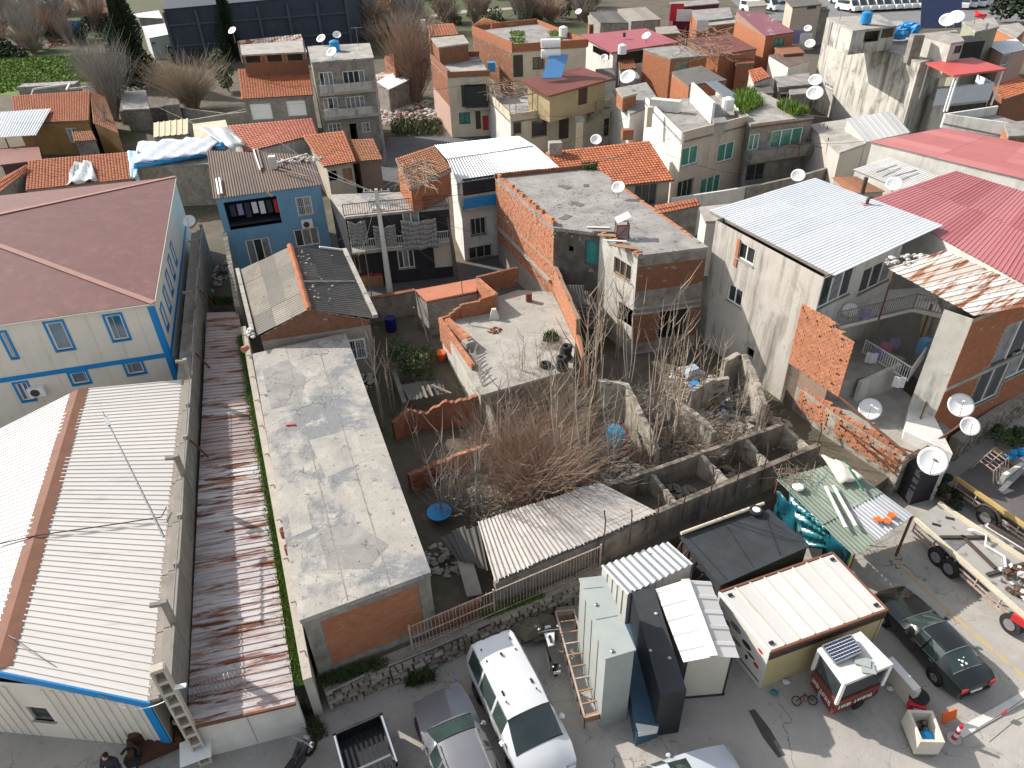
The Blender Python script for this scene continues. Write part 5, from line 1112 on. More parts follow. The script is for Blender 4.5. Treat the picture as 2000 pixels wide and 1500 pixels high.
# upper terrace and balcony
ZU=3.5
ut=ccw([W1-eD*0,W1+eL*1.6+eD*.1,U2(1692,736,ZU),U2(1770,700,ZU),W1+eD*4.4])
T=thing('courtyard_block','white courtyard block with railed balcony joining the grey and brick houses','house',ut[0].to_3d())
b=MB(); b.prism(ut,ZY,ZU); b.build('terrace',MT['concrete'],T)
ZB=5.75
bal=ccw([W1+eD*.2,U2(1630,640,ZB),U2(1783,603,ZB),U2(1842,616,ZB),U2(1820,560,ZB),W2])
b=MB(); b.prism(bal,ZB-.18,ZB); b.build('balcony_slab',MT['whiteplaster'],T)
railing(T,[U(1630,640,ZB),U(1783,603,ZB),U(1842,616,ZB)],.85,MT['steel'],sp=.13)
railing(T,[U(1684,690,ZU),U(1772,745,ZU),U(1800,705,ZU)],.8,MT['white'],sp=.13)
for (x0,y0,z0_,x1,y1,z1_) in ((1744,530,8.0,1716,625,ZB),(1816,560,8.0,1790,680,3.5)):
    b=MB(); b.bar(U(x1,y1,z1_),U(x1,y1,z1_)+V((0,0,2.6)),.06); b.build('post',MT['rustiron'],T)
# stair wall and doors
b=MB(); pxs=[(1684,748,ZY+1.15),(1762,712,ZY+1.5)]; 
o,_=pxwall(T,pxs,ZY,.22,MT['whiteplaster'],'stair_wall',1)
# laundry on the lower rail
for i,(x,y,m_,lb) in enumerate(((1704,688,'cloth3','white cloth on the balcony rail nearest the brown door'),(1718,682,'cloth2','violet cloth hanging on the courtyard rail'),(1732,668,'cloth1','pink cloth drying on the courtyard rail'),(1748,660,'cloth2','dark lilac cloth at the far end of the courtyard rail'),(1758,735,'cloth3','white towel hanging over the stair wall'),(1690,602,'cloth2','patterned cloth hanging under the balcony window'))):
    c=U(x,y,ZU+.8 if i!=5 else 6.4); b=MB(); pts=[]
    for j in range(6): pts.append(c+V((-.25+.1*j,.1*math.sin(j*1.9)*.5-.1*j*.3,0)))
    for j in range(5): b.hexa([pts[j]-V((0,0,.6)),pts[j+1]-V((0,0,.6)),pts[j+1]-V((0,-.02,.6)),pts[j]-V((0,-.02,.6))],[pts[j],pts[j+1],pts[j+1]+V((0,.02,0)),pts[j]+V((0,.02,0))])
    tag(b.build('laundry',MT[m_]),lb,'laundry')
b=MB(); c=U(1796,660,ZU); b.hexa([c+V((-.15,-.2,0)),c+V((.15,-.2,0)),c+V((.2,.2,0)),c+V((-.2,.2,0))],[c+V((-.4,0,2.3)),c+V((.3,0,2.4)),c+V((.3,.15,2.4)),c+V((-.4,.15,2.3))]); tag(b.build('curtain',MT['creamplaster']),'tied cream curtain hanging from the balcony by the post','curtain')
b=MB(); c=U(1800,688,ZU); b.box(c+V((0,0,.4)),(.5,.4,.8),.3); tag(b.build('blue_crate',mat('pale_blue_plastic',(.18,.4,.6),None,1,.5,0)),'pale blue box beside the courtyard rail','box')
# ---------------- brick house at the right with striped rusty roof
ZR_=8.3; K0=U2(1903,618,ZR_); K1=U2(1846,599,ZR_); eF=(U2(2000,578,ZR_)-K0).normalized(); K2=K0+eF*9; eB=(K1-K0); eBn=eB.normalized()
K3=K1+eF*9
T,PK,HK=house('brick_row_house','right-hand brick row house with rust striped sheet roof and white gable end',[K0,K2,K3,K1],0,ZR_-.12,MT['mortar'],[(0,1966,640,1996,690,'white',2),(0,1922,722,1946,772,'white',2),(0,1985,690,2010,720,'white',2),(3,1872,668,1886,690,'dark',1)],edge_mats={3:MT['dirtywhite'],1:MT['greyplaster'],2:MT['greyplaster']},
  bricks={0:(4.6,ZR_-.35,dict(mat=MT['brick'],bl=.24,bh=.12)),})
a,c=PK[0],PK[1]; e=(c-a).normalized(); o_=V((e.y,-e.x)); bm=MB(); brick_courses(bm,a,c,1.4,4.35,o_,.24,.12,holes=HK[0]); bm.build('brick_courses',MT['brick'],T,kind='stuff')
for z in (4.38,1.2): b=MB(); b.prism([a,c,c+o_*.05,a+o_*.05],z,z+.2); b.build('concrete_band',MT['concrete'],T)
roof_sheets(T,[U(1902,617,8.45),U(1734,525,8.5),U(1846,489,8.9),U(2062,588,8.6)],14,1,MT['ruststripe'],.28,.03,'trap',jit=.012)
rubble_at('roof_scrap','',U(1795,510,8.6),1.6,.7,60,.06,.18,parent=T,mats=[MT['whitepaint'],MT['trash'],MT['oldwood']],hmax=.2)
# lower white annex toward the alley
an=ccw([U2(1770,900,ZY),U2(1822,985,0),U2(1905,850,0)+V((.2,.2)),U2(1858,838,ZY)])
b=MB(); b.prism([K0,K0+eBn*-0.0+V((-.5,-2.6)),K0+eBn*1.9+V((-.6,-2.4)),K1],0,2.9); b.build('annex',MT['whiteplaster'],T)
# awning door mouth: dark store under the annex
b=MB(); p=U(1800,985,0); b.frame(p+V((-.6,-.02,0)),(1.3,.35,0),(-.2,.9,0),(0,0,1.9)); b.build('store_recess',MT['darkplaster'],T)
# iron lattice with dishes
T=thing('iron_lattice','rusty angle iron lattice fixed along the yard edge carrying dishes','frame',U(1770,910,1)); b=MB()
for (p,q) in (((1757,925,1.0),(1846,690,5.2)),((1760,905,2.3),(1900,815,3.4)),((1745,870,2.5),(1830,900,3.2)),((1640,830,2.6),(1757,910,2.6)),((1640,830,2.35),(1640,830,3.6)),((1640,775,3.5),(1770,885,3.3)),((1700,870,2.4),(1700,870,3.4)),((1730,880,2.35),(1730,880,3.4)),((1835,860,2.6),(1880,825,3.3))):
    b.bar(U(*p),U(*q),.07)
b.build('angle_bars',MT['rustiron'],T)
for (x,y,z,r,az,lb) in ((1693,818,2.4,.52,-100,'large white dish over the yard wall beside the stair wall'),(1867,812,3.3,.55,-95,'large white dish against the right brick wall'),(1886,850,2.9,.42,-90,'smaller white dish at the alley corner'),(1812,922,2.5,.6,-100,'largest white dish above the parked flatbed'),(1656,622,ZB,.36,-110,'white dish on the balcony rail corner')):
    dish(U(x,y,z),r,az,lb,el=38,mast=.25)
# stone wall along the alley
def stone_run(T,line,z0,z1,m_,seed=3,h=(.14,.22),w_=(.25,.55),depth=.12):
    sr=random.Random(seed)
    for i in range(len(line)-1):
        a,c=line[i],line[i+1]; L_=(c-a).length; e2=(c-a)/L_; n2=V((e2.y,-e2.x)); n2=n2 if n2.dot(-a)>0 else -n2
        b=MB(); b.prism([a-n2*.35,c-n2*.35,c-n2*.0,a-n2*.0],z0-.1,z1); b.build('core',MT['mortar'],T); z=z0
        while z<z1-.03:
            h_=sr.uniform(*h); u=0
            while u<L_-.1:
                w=sr.uniform(*w_); b=MB(); u1=min(L_,u+w-.03); A=a+e2*u; B=a+e2*u1; d=sr.uniform(.3,1)*depth; zt=min(z1+.04,z+h_-.02)
                p=[A-n2*.02,A+n2*d+e2*.02,B+n2*d*sr.uniform(.7,1.1)-e2*.02,B-n2*.02]
                if area(p)<0: p=p[::-1]
                b.hexa([(*q,z+sr.uniform(-.015,.015)) for q in p],[(*q,zt+sr.uniform(-.015,.015)) for q in p],var=sr.random()); b.build('stone',m_,T); u+=w
            z+=h_
T=thing('alley_stone_wall','weathered stone wall along the alley behind the flatbed trucks','wall',U(1920,870,0)); stone_run(T,[U2(1852,905,.0),U2(1930,852,0),U2(2030,790,0)],0,1.5,stone,9)
leafy('alley_bush','green bush growing along the alley stone wall at the picture edge',U(1990,868,0),[(rr(-1.5,1.5),rr(-.6,.9),rr(.3,1),rr(.3,.6)) for i in range(9)],.08,MT['leaf'],260)
leafy('doorway_plants','dark potted plants outside the store by the flatbed',U(1850,985,0),[(rr(-.4,.5),rr(-.9,.9),rr(.3,1.1),rr(.2,.4)) for i in range(8)],.07,MT['leafdk'],200)
# ---------------- red roofs and white sheet roofs behind
def plain(name,label,roof,z0,wall,wins=(),bricks=None,over=.1,rm=None,rkind='sheet',nu=6,nv=1,pitch=.22,amp=.025,prof='trap',ord_=(0,1,2,3),wz=.35,cat='house',group=None,emats=None,drop=0,**kw):
    "house whose roof is one (sloping) patch given by four (px,py,z) corners in ring order"
    q=[U(*p) for p in roof]; pl=[p.to_2d() for p in q]
    rev=area(pl)<0; pl=pl[::-1] if rev else pl
    pl=inset(pl,over); zt=min(p.z for p in q)-.05-drop
    T,P,Hh=house(name,label,pl,z0,zt,wall,wins,cat=cat,group=group,edge_mats={k:v for k,v in (emats or {}).items() if k!='skirt'},bricks=bricks)
    # skirt up to the sloping roof
    qs=q[::-1] if rev else q; b=MB(); n=len(P)
    for i in range(n):
        j=(i+1)%n; b.face([(*P[i],zt),(*P[j],zt),(*P[j],qs[j].z-.04),(*P[i],qs[i].z-.04)])
    b.build('gable_wall',(emats or {}).get('skirt',wall),T)
    r=[q[k] for k in ord_]
    if rkind=='sheet': roof_sheets(T,r,nu,nv,rm,pitch,amp,prof,jit=.006,**kw)
    elif rkind=='tile': slab_quad(T,[p-V((0,0,.03)) for p in q],.08,MT['oldwood']); tiles(T,r,rm,**kw)
    else: slab_quad(T,q,.16,rm,'roof_slab')
    return T,P,Hh
plain('red_hip_house','house under a wide brick red ribbed roof right of the white sheet roof',[(1700,390,8.7),(1866,334,9.1),(2090,402,9.2),(2020,566,8.5)],ZP,MT['whiteplaster'],rm=MT['redsheet'],ord_=(0,3,2,1),nu=7,nv=2,pitch=.22)
plain('long_red_house','long hall with a faded rose red ribbed roof and white walls',[(1698,277,7.4),(1846,250,7.8),(2090,296,7.8),(2090,372,7.3)],ZP,MT['whiteplaster'],rm=mat('faded_red_sheet',(.38,.13,.13),(.33,.11,.11),.7,.55,.03,8,var=(.44,.18,.175)),ord_=(1,0,3,2),nu=6,nv=3,pitch=.25,wins=[])
T,P,_=plain('patched_roof_house','low house with patched white corrugated roof between the red roofs',[(1666,331,6.4),(1738,308,6.7),(1834,344,6.7),(1770,373,6.4)],ZP,MT['dirtywhite'],rm=MT['whitesheet'],ord_=(0,3,2,1),nu=5,nv=2,pitch=.2)
for i,(x0,y0,x1,y1) in enumerate(((1712,336,1752,322),(1744,345,1790,332))): b=MB(); b.bar(U(x0,y0,6.75),U(x1,y1,6.85),.12,.05); b.build('batten',MT['steel'],T)
plain('rust_lean_roof','small rust brown sheet roof between the white roofs',[(1624,347,6.3),(1672,345,6.5),(1730,375,6.3),(1660,378,6.0)],ZP,MT['mortar'],rm=MT['tileold'],nu=3,pitch=.2,cat='shed')
b=MB(); b.tube([U(1684,378,6.2),U(1684,378,6.2)+V((0,0,1.1))],.14,8); tag(b.build('flue_pipe',MT['darksteel']),'dark flue pipe standing by the small rust roof','pipe')
dish(U(1742,375,6.8),.5,-100,'white dish on the patched white roof',mast=.2); dish(U(1556,357,5.5),.5,-95,'white dish by the long grey boundary wall',mast=.2)
plain('white_gable_house','pale house with a smooth white gable roof below the stained block',[(1652,232,7.6),(1742,217,7.6),(1778,259,6.8),(1690,278,6.8)],ZP,mat('pale_grey_wall',(.5,.47,.43),(.44,.42,.38),.6,.9,.1,12),rm=MT['whitesheet'],nu=4,pitch=.6,amp=.015,ord_=(0,1,2,3))
plain('pale_blank_house','windowless pale wall house beside the white gable roof',[(1580,243,6.6),(1655,232,6.9),(1692,280,6.7),(1640,298,6.3)],ZP,mat('pale_pink_wall',(.52,.47,.43),(.46,.42,.38),.6,.9,.1,12),rm=MT['concrete'],rkind='flat')
# grey boundary walls and iron frames between the houses
T=thing('grey_boundary_wall','long grey boundary wall in front of the ruined courtyard','wall',U(1570,340,2)); pxwall(T,[(1460,367,4.2),(1560,345,4.4),(1640,322,4.6)],ZP,.25,MT['oldconcrete'],'wall',1,steps=3)
T=thing('white_parapet_wall','white parapet wall with baluster row behind the brick house','wall',U(1400,385,2)); pxwall(T,[(1312,388,4.2),(1420,372,4.2),(1500,358,4.2)],ZP,.2,MT['whiteplaster'],'wall',1,steps=3)
plain('white_cottage','small white walled cottage tucked behind the left edge of the grey house',[(1366,404,5.2),(1440,396,5.3),(1450,430,5.1),(1378,432,5.0)],ZP,MT['whiteplaster'],rm=MT['concrete'],rkind='flat')
for i in range(12):
    x,y=1590+rr(-30,60),300+rr(-15,25); b=MB(); p=U(x,y,4.5); b.bar(p,p+V((rr(-.3,.3),rr(-.3,.3),rr(1.2,2.4))),.06); b.bar(p+V((0,0,1)),p+V((rr(-1.5,1.5),rr(-1,1),1.2)),.05); tag(b.build('rebar_post',MT['rustiron']),['bent','leaning','short','tall','thin','crooked','forked','rust red','dark','slender','slanted','stubby'][i]+' reinforcing bar frame in the ruined courtyard before the white gable house','rebar','reinforcing bars in the courtyard')
# low orange tiled shed roofs by the grey house
plain('small_tile_shed','narrow clay tiled shed roof behind the brick house roof',[(1278,402,4.6),(1362,388,4.8),(1368,402,4.5),(1290,418,4.3)],ZP,MT['oldconcrete'],rm=MT['tile'],rkind='tile',cat='shed')
# ================================================================= streets
tar=mat('street_asphalt',(.13,.13,.135),(.1,.1,.105),.6,.92,.3,10,spots=[((.2,.19,.18),.9,.6,.15)])
sheet_poly('street',[U2(690,590,ZP),U2(1000,530,ZP),U2(985,500,ZP),U2(880,528,ZP),U2(695,560,ZP)],ZP+.004,tar)
sheet_poly('back_street',[U2(745,312,ZP),U2(760,268,ZP),U2(870,262,ZP),U2(1000,268,ZP),U2(1240,262,ZP),U2(1240,280,ZP),U2(960,300,ZP),U2(790,330,ZP),U2(760,380,ZP),U2(700,400,ZP)],ZP+.006,tar)
# ================================================================= blue house
T,P,_=plain('blue_house','blue two-storey house with brown corrugated roof and laundry loggia',[(404,294,7.1),(607,302,7.1),(629,361,6.65),(417,389,6.65)],ZP,MT['blueplaster'],
 [('f',436,396,551,436,'open'),('f',576,386,613,418,'grille',2),('f',478,470,536,512,'white',3),('f',573,450,626,476,'white',3)],rm=MT['brownsheet'],nu=5,nv=2,pitch=.2,amp=.03,prof='sine',ord_=(0,1,2,3),over=.12)
A,B=P[0],P[1]
fi=max(range(4),key=lambda j:-(P[(j+1)%4]-P[j]).normalized().x*-1); A,B=P[fi],P[(fi+1)%4]; e=(B-A).normalized(); ou=V((e.y,-e.x))
u,z=UW(590,444,A,B); ac_unit(T,(A+e*u).to_3d()+V((0,0,z)),e,ou,1.0)
ZL=UW(500,434,A,B)[1]; u0=UW(436,420,A,B)[0]; u1=UW(551,420,A,B)[0]
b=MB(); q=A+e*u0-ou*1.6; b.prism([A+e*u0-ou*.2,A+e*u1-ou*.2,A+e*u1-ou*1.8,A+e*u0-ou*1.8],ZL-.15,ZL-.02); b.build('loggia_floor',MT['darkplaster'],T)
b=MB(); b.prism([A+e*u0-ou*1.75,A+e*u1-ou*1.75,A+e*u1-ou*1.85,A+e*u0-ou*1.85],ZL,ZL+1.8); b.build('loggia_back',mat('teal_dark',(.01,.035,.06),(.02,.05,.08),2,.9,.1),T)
for i,m_ in enumerate(('cloth4','cloth2','cloth4','cloth3','cloth3','cloth4','redpl')):
    uu=u0+.5+(u1-u0-.9)*i/6; b=MB(); p=A+e*uu-ou*.35; b.prism([p,p+e*.35,p+e*.35+ou*.03,p+ou*.03],ZL+.25+rr(0,.3),ZL+1.35); tag(b.build('hanging_laundry',MT[m_]),['first','second','third','fourth','fifth','sixth','seventh'][i]+' garment from the left in the blue house loggia','laundry','laundry in the blue loggia')
for i,(x,y) in enumerate(((422,350),(428,348))): b=MB(); b.bar(U(x,y-1,7.0),U(x+5,y+30,6.85),.12,.06); tag(b.build('white_tube',MT['white']),['left','right'][i]+' of two white tubes on the brown sheet roof','tube')
rubble_at('roof_stones','pale stones weighing down the brown sheet roof',U(590,312,7.1),1.9,.5,46,.1,.2,m_=MT['dirtywhite'],hmax=.2)
b=MB(); b.box(U(533,318,7.3),(.5,.5,1.0),.2); tag(b.build('stub_chimney',MT['whiteplaster']),'small white chimney stub on the brown sheet roof','chimney')
for i,(x0,y0,x1,y1) in enumerate(((495,292,508,332),(502,290,512,328),(540,318,600,300),(518,372,532,384),(545,330,600,345))): b=MB(); b.bar(U(x0,y0,7.2),U(x1,y1,7.05),.12,.06); tag(b.build('roof_beam',[MT['whitepaint'],MT['oldwood'],MT['whitepaint'],MT['rustiron'],MT['oldwood']][i]),['pale beam at the joint of the brown sheet roof','grey beam beside the pale one on the brown roof','long white beam along the back of the brown roof','rusty beam end at the eave of the brown roof','grey lath lying under the stones on the brown roof'][i],'beam')
# alley between the tall wall and the blue house: junk
rubble_at('alley_junk','dark junk in the narrow alley beside the tall wall',U(428,540,ZP),.7,3.2,120,.08,.25,hmax=.3,mats=[MT['rubble'],MT['trash'],MT['oldwood'],MT['fibredk']])
blades('alley_weeds','green weeds in the narrow alley by the blue house',inpx(405,590,450,590,ZP+.6,12),400,.3,MT['leaf'],w=.05,spread=.7)
T=thing('alley_wall','old rubble wall along the alley left of the blue house','wall',U(440,480,ZP)); pxwall(T,[(434,455,4.2),(445,520,3.6),(458,600,3.0)],ZP,.3,MT['oldconcrete'],'wall',1,jag=.08)
dish(U(373,445,4.6),.45,-60,'pale dish on the back wall of the prefab block',mast=.2)
# ================================================================= dark house with balcony and tarps
T,P,_=plain('dark_house','dark painted house with grey tarps hung over its balcony',[(642,380,6.2),(862,372,6.2),(878,404,6.1),(673,424,6.1)],ZP,MT['darkplaster'],
 [('f',775,490,811,522,'white',3),('f',845,472,892,520,'door_white'),('f',785,415,820,436,'white',2),('f',690,500,705,530,'wood',1)],rm=MT['roofconcrete'],rkind='flat',over=.03)
fi=max(range(4),key=lambda j:(P[(j+1)%4]-P[j]).normalized().x); A,B=P[fi],P[(fi+1)%4]; e=(B-A).normalized(); ou=V((e.y,-e.x)); L_=(B-A).length
def onf(x,y,o=0): 
    u,z=UW(x,y,A+ou*o,B+ou*o); return (A+e*u+ou*o).to_3d()+V((0,0,z))
bz=onf(760,486,.9).z
b=MB(); b.prism([A+e*.1,B,B+ou*.95,A+e*.1+ou*.95],bz-.15,bz); b.build('balcony_slab',MT['concrete'],T)
pA,pB=(A+e*.15+ou*.9).to_3d(),(B-e*.05+ou*.9).to_3d(); pA.z=pB.z=bz
railing(T,[pA,pB],.85,MT['whitepaint'],sp=.14)
rA,rB=U(672,424,6.2),U(876,404,6.2); railing(T,[rA+V((0,.1,.0)),rB+V((0,.1,0))],.8,MT['rustiron'],sp=.15)
for i,(x0,y0,x1,y1) in enumerate(((678,431,720,475),(728,440,776,476),(782,430,856,482))):
    p0=onf(x0,y0,.95); p1=onf(x1,y1,.95); w_=(p1-p0).to_2d().length; b=MB(); n_=10; h_=p0.z-p1.z
    for j in range(n_):
        for k in range(6):
            q=lambda a_,c_:p0+e.to_3d()*(w_*a_/n_)-V((0,0,h_*c_/6-.06*math.sin(a_*1.1+c_)+ .2*math.sin(math.pi*a_/n_)*(1-c_/6)))+ou.to_3d()*(.05*math.sin(a_*1.7+c_*.8)+.1)
            b.face([q(j,k),q(j,k+1),q(j+1,k+1),q(j+1,k)])
    o=b.build('tarp',MT['tarpgrey'],None,smooth=True); m=o.modifiers.new('thick','SOLIDIFY'); m.thickness=.02; tag(o,['grey tarp hung at the left end of the dark house balcony','short grey tarp in the middle of the dark house balcony','large grey tarp draped over the right half of the dark house balcony'][i],'tarp')
# street clutter
T=thing('parked_scooter','dark scooter parked under the window of the dark house','scooter',U(790,545,ZP)); c=U(790,548,ZP); b=MB(); b.hexa([c+V((-.7,-.15,.3)),c+V((.6,-.15,.3)),c+V((.6,.15,.3)),c+V((-.7,.15,.3))],[c+V((-.6,-.12,.8)),c+V((.4,-.12,.75)),c+V((.4,.12,.75)),c+V((-.6,.12,.8))]); b.build('body',MT['blackpaint'],T)
for dx in (-.65,.65):
    b=MB(); b.tube([c+V((dx,-.06,.28)),c+V((dx,.06,.28))],.28,14); b.build('wheel',MT['black'],T)
b=MB(); b.bar(c+V((.55,0,.6)),c+V((.4,0,1.1)),.06); b.bar(c+V((.4,-.3,1.1)),c+V((.4,.3,1.1)),.04); b.build('handlebar',MT['steel'],T)
b=MB(); c=U(826,536,ZP); 
for i in range(8): b.rock((c.x+rr(-.9,.9),c.y+rr(-.2,.2),c.z+rr(.2,.8)),rr(.15,.3),var=rr(0,1))
tag(b.build('plastic_bundle',MT['cloth3']),'white plastic bundle heaped beside the scooter','bundle')
T=thing('market_table','brown crate table with red goods under the balcony','table',U(728,560,ZP)); c=U(729,556,ZP); b=MB(); b.box(c+V((0,0,.4)),(1.5,.7,.8),.1); b.build('crate',MT['wood'],T); b=MB(); b.box(c+V((0,.1,.85)),(1.4,.7,.1),.1); b.build('cloth',MT['redpl'],T)
rubble_at('goods','',c+V((0,0,.9)),.6,.25,26,.08,.14,parent=T,mats=[MT['cloth3'],MT['redpl'],MT['cloth1'],MT['cloth4']],hmax=.15)
# utility pole
T=thing('utility_pole','white concrete utility pole with lattice head beside the dark house','utility pole',U(762,570,ZP)); b0=U(762,570,ZP); b=MB(); b.hexa([b0+V((-.2,-.14,0)),b0+V((.2,-.14,0)),b0+V((.2,.14,0)),b0+V((-.2,.14,0))],[b0+V((-.09,-.07,7.3)),b0+V((.09,-.07,7.3)),b0+V((.09,.07,7.3)),b0+V((-.09,.07,7.3))]); b.build('shaft',MT['whiteplaster'],T)
for z,w_ in ((7.1,1.7),(6.5,1.2),(5.9,.8)):
    b=MB(); b.bar(b0+V((-w_/2,0,z)),b0+V((w_/2,.1,z)),.08); b.build('cross_arm',MT['steel'],T)
    for k in (-.45,-.2,.2,.45): b=MB(); b.cyl(b0+V((k*w_,0,z+.04)),.035,.14,6); b.build('insulator',MT['white'],T)
PT_=b0+V((0,0,7.1))
for i,(x,y,z) in enumerate(((300,205,6),(1150,300,6.5),(890,395,6.4),(660,470,4.5),(700,500,4.2),(860,520,4),(520,260,7),(1000,470,5.5))):
    cable('overhead_wire',['long wire from the pole towards the ochre house','wire from the pole along the white corrugated roof','wire from the pole to the blue balcony','wire from the pole to the blue house corner','wire from the pole to the dark house wall','wire from the pole down to the white door','wire from the pole to the shuttered house','wire from the pole to the brick house'][i],[PT_+V((rr(-.5,.5),0,-.3*(i%3))),U(x,y,z)],.011,MT['darksteel'] if i%2 else MT['steel'],sag=.35)
# small street lamp and thin pole by the pavement
b=MB(); b.tube([U(728,590,ZP),U(728,590,ZP)+V((0,0,3.6)),U(728,590,ZP)+V((.2,0,4.0))],.04,6); tag(b.build('thin_pole',MT['oldwood']),'thin wooden pole standing in front of the crate table','pole')
T=thing('street_tree_trunk','dark bare tree trunk on the pavement at the white door','tree',U(893,560,ZP)); b=MB(); b.tube([U(893,560,ZP),U(893,560,ZP)+V((-.1,.1,2.6)),U(893,560,ZP)+V((-.3,.2,5))],[.16,.13,.06],7); b.build('trunk',MT['bark'],T)
# ================================================================= white corrugated roof house
T,P,_=plain('white_roof_house','grey street house under a two-step white corrugated roof',[(872,309,7.25),(1043,283,7.25),(1093,328,6.9),(893,358,6.9)],ZP,MT['whiteplaster'],[('f',918,428,950,456,'grilledk',3),('f',915,484,962,512,'grilledk',3)],rm=MT['silversheet'],nu=7,nv=1,pitch=.2,amp=.035,prof='sine',over=.2)
roof_sheets(T,[U(849,284,7.6),U(1013,266,7.6),U(1043,284,7.3),U(872,310,7.3)],7,1,MT['silversheet'],.2,.035,'sine')
fi=max(range(4),key=lambda j:(P[(j+1)%4]-P[j]).normalized().x); A,B=P[fi],P[(fi+1)%4]; e=(B-A).normalized(); ou=V((e.y,-e.x))
z=UW(930,400,A,B)[1]; b=MB(); b.prism([A+e*.1,A+e*4.4,A+e*4.4+ou*.5,A+e*.1+ou*.5],z-.15,z); b.build('balcony_slab',MT['concrete'],T)
b=MB(); b.prism([A+e*.1+ou*.45,A+e*4.4+ou*.45,A+e*4.4+ou*.5,A+e*.1+ou*.5],z,z+.75); b.build('balcony_panel',MT['tarpblue'],T)
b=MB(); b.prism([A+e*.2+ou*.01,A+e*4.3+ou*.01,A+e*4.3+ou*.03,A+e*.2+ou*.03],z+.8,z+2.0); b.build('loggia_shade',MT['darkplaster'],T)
# shack with sticks on its clay roof
T,P,_=plain('stick_roof_shack','orange brick rooftop shack with dry sticks on its tiled roof',[(772,311,8.6),(848,286,8.7),(881,329,8.1),(801,366,8.0)],6.2,MT['brickback'],[],bricks={'f':(6.3,7.9,dict(bl=.22,bh=.1)),'l':(6.3,7.9,dict(bl=.22,bh=.1))},rm=MT['tileold'],rkind='tile',tw=.2,tl=.3)
b=MB(); b.bar(U(800,370,7.95),U(881,333,8.0),.1,.22); b.build('fascia',MT['steel'],T)
b=MB()
for i in range(150):
    x,y=785+rr(-8,60),335+rr(-28,25); p=U(x,y,8.5); a=rr(-2.2,-.6); l=rr(.6,1.9); b.tube([p,p+V((math.cos(a)*l*.5,math.sin(a)*l*.5,rr(0,.15))),p+V((math.cos(a+rr(-.3,.3))*l,math.sin(a)*l,rr(-.3,.1)))],[.018,.014,.006],4,var=rr(0,1))
tag(b.build('stick_pile',MT['twigstraw'],None,kind='stuff'),'tangle of dry sticks on the shack roof','sticks')
# ================================================================= tiled street house and others on the near row
T,P,_=plain('tiled_street_house','house with a bright orange clay tile roof beside the beige house',[(1066,298,6.3),(1268,276,6.3),(1317,352,5.3),(1108,374,5.3)],ZP,MT['beigeplaster'],[('f',1240,360,1280,400,'grey',3)],rm=MT['tilenew'],rkind='tile',tw=.26,tl=.36,over=.25)
b=MB(); b.box(U(1084,292,6.6),(1.0,.7,1.2),.1); tag(b.build('block_chimney',MT['concrete']),'grey block chimney at the ridge of the bright tiled roof','chimney')
b=MB(); b.box(U(1225,262,6.7),(.9,.6,.8),.1); tag(b.build('roof_vent',MT['brickdk']),'brick vent block on the right end of the bright tiled ridge','vent')
T,P,_=plain('beige_house','beige two-storey house with flat roof and green curtained windows',[(1260,200,7.3),(1397,186,7.3),(1462,243,7.2),(1332,276,7.2)],ZP,MT['beigeplaster'],[('f',1333,290,1361,318,'green',2),('f',1404,283,1431,310,'green',2),('f',1322,356,1350,386,'grilledk',3),('f',1370,350,1404,376,'green',3)],emats={'l':MT['whiteplaster']},rm=MT['roofgrey'],rkind='flat',over=.05)
for (p,q,h_,m_) in (((1332,276,7.2),(1462,243,7.2),.7,MT['beigeplaster']),((1260,200,7.3),(1332,276,7.2),.5,MT['whiteplaster']),((1397,186,7.3),(1462,243,7.2),.55,MT['dirtywhite'])):
    a,c=U(*p),U(*q); e=(c-a).to_2d().normalized(); nn=V((-e.y,e.x)); b=MB(); b.prism([a.to_2d(),c.to_2d(),c.to_2d()+nn*.16,a.to_2d()+nn*.16],6.95,7.2+h_); b.build('parapet',m_,T)
b=MB(); b.box(U(1268,228,7.6),(.45,.45,1.6)); tag(b.build('cream_chimney',MT['creamplaster']),'tall cream chimney on the left wall of the beige house','chimney')
b=MB(); b.box(U(1300,205,7.8),(2.6,.8,.9),-.5); tag(b.build('roof_water_box',MT['whiteplaster']),'white box parapet on the beige house roof','parapet')
T,P,_=plain('grass_roof_house','grey house with weeds growing on its flat roof right of the beige house',[(1400,186,7.7),(1488,180,7.7),(1590,228,7.5),(1466,244,7.5)],ZP,MT['oldconcrete'],[('f',1458,264,1480,292,'green',2),('f',1508,256,1562,288,'green',3),('f',1460,322,1490,350,'grey',2)],rm=MT['concrete'],rkind='flat',over=.05)
fi=max(range(4),key=lambda j:(P[(j+1)%4]-P[j]).normalized().x); A,B=P[fi],P[(fi+1)%4]; e=(B-A).normalized(); ou=V((e.y,-e.x))
z=UW(1515,303,A,B)[1]; b=MB(); b.prism([A,B,B+ou*.8,A+ou*.8],z-.1,z+.75); b.build('balcony',MT['oldconcrete'],T)
bm=MB(); brick_courses(bm,A,B,7.15,7.55,ou,.22,.1); bm.build('brick_courses',MT['brickdk'],T,kind='stuff')
def inq(pts,z):
    q=[U(*p,z) for p in pts]
    return lambda:bil(q,rr(0,1),rr(0,1))
blades('roof_grass','green weeds on the left half of the grey flat roof',inq([(1425,190),(1465,180),(1490,205),(1450,225)],7.7),1300,.7,MT['grass'],w=.07,spread=.5)
blades('roof_grass','green weeds along the right parapet of the grey flat roof',inq([(1515,208),(1535,202),(1582,222),(1548,226)],7.7),900,.6,MT['grass'],w=.07,spread=.5)
T=thing('tilted_sheets','tilted white and green metal sheets leaning on the beige house party wall','sheets',U(1415,180,8)); 
roof_sheets(T,[U(1376,160,9.3),U(1400,158,9.3),U(1446,190,8.0),U(1420,196,8.0)],2,1,MT['bluewhite'],.2,.02,'trap'); 
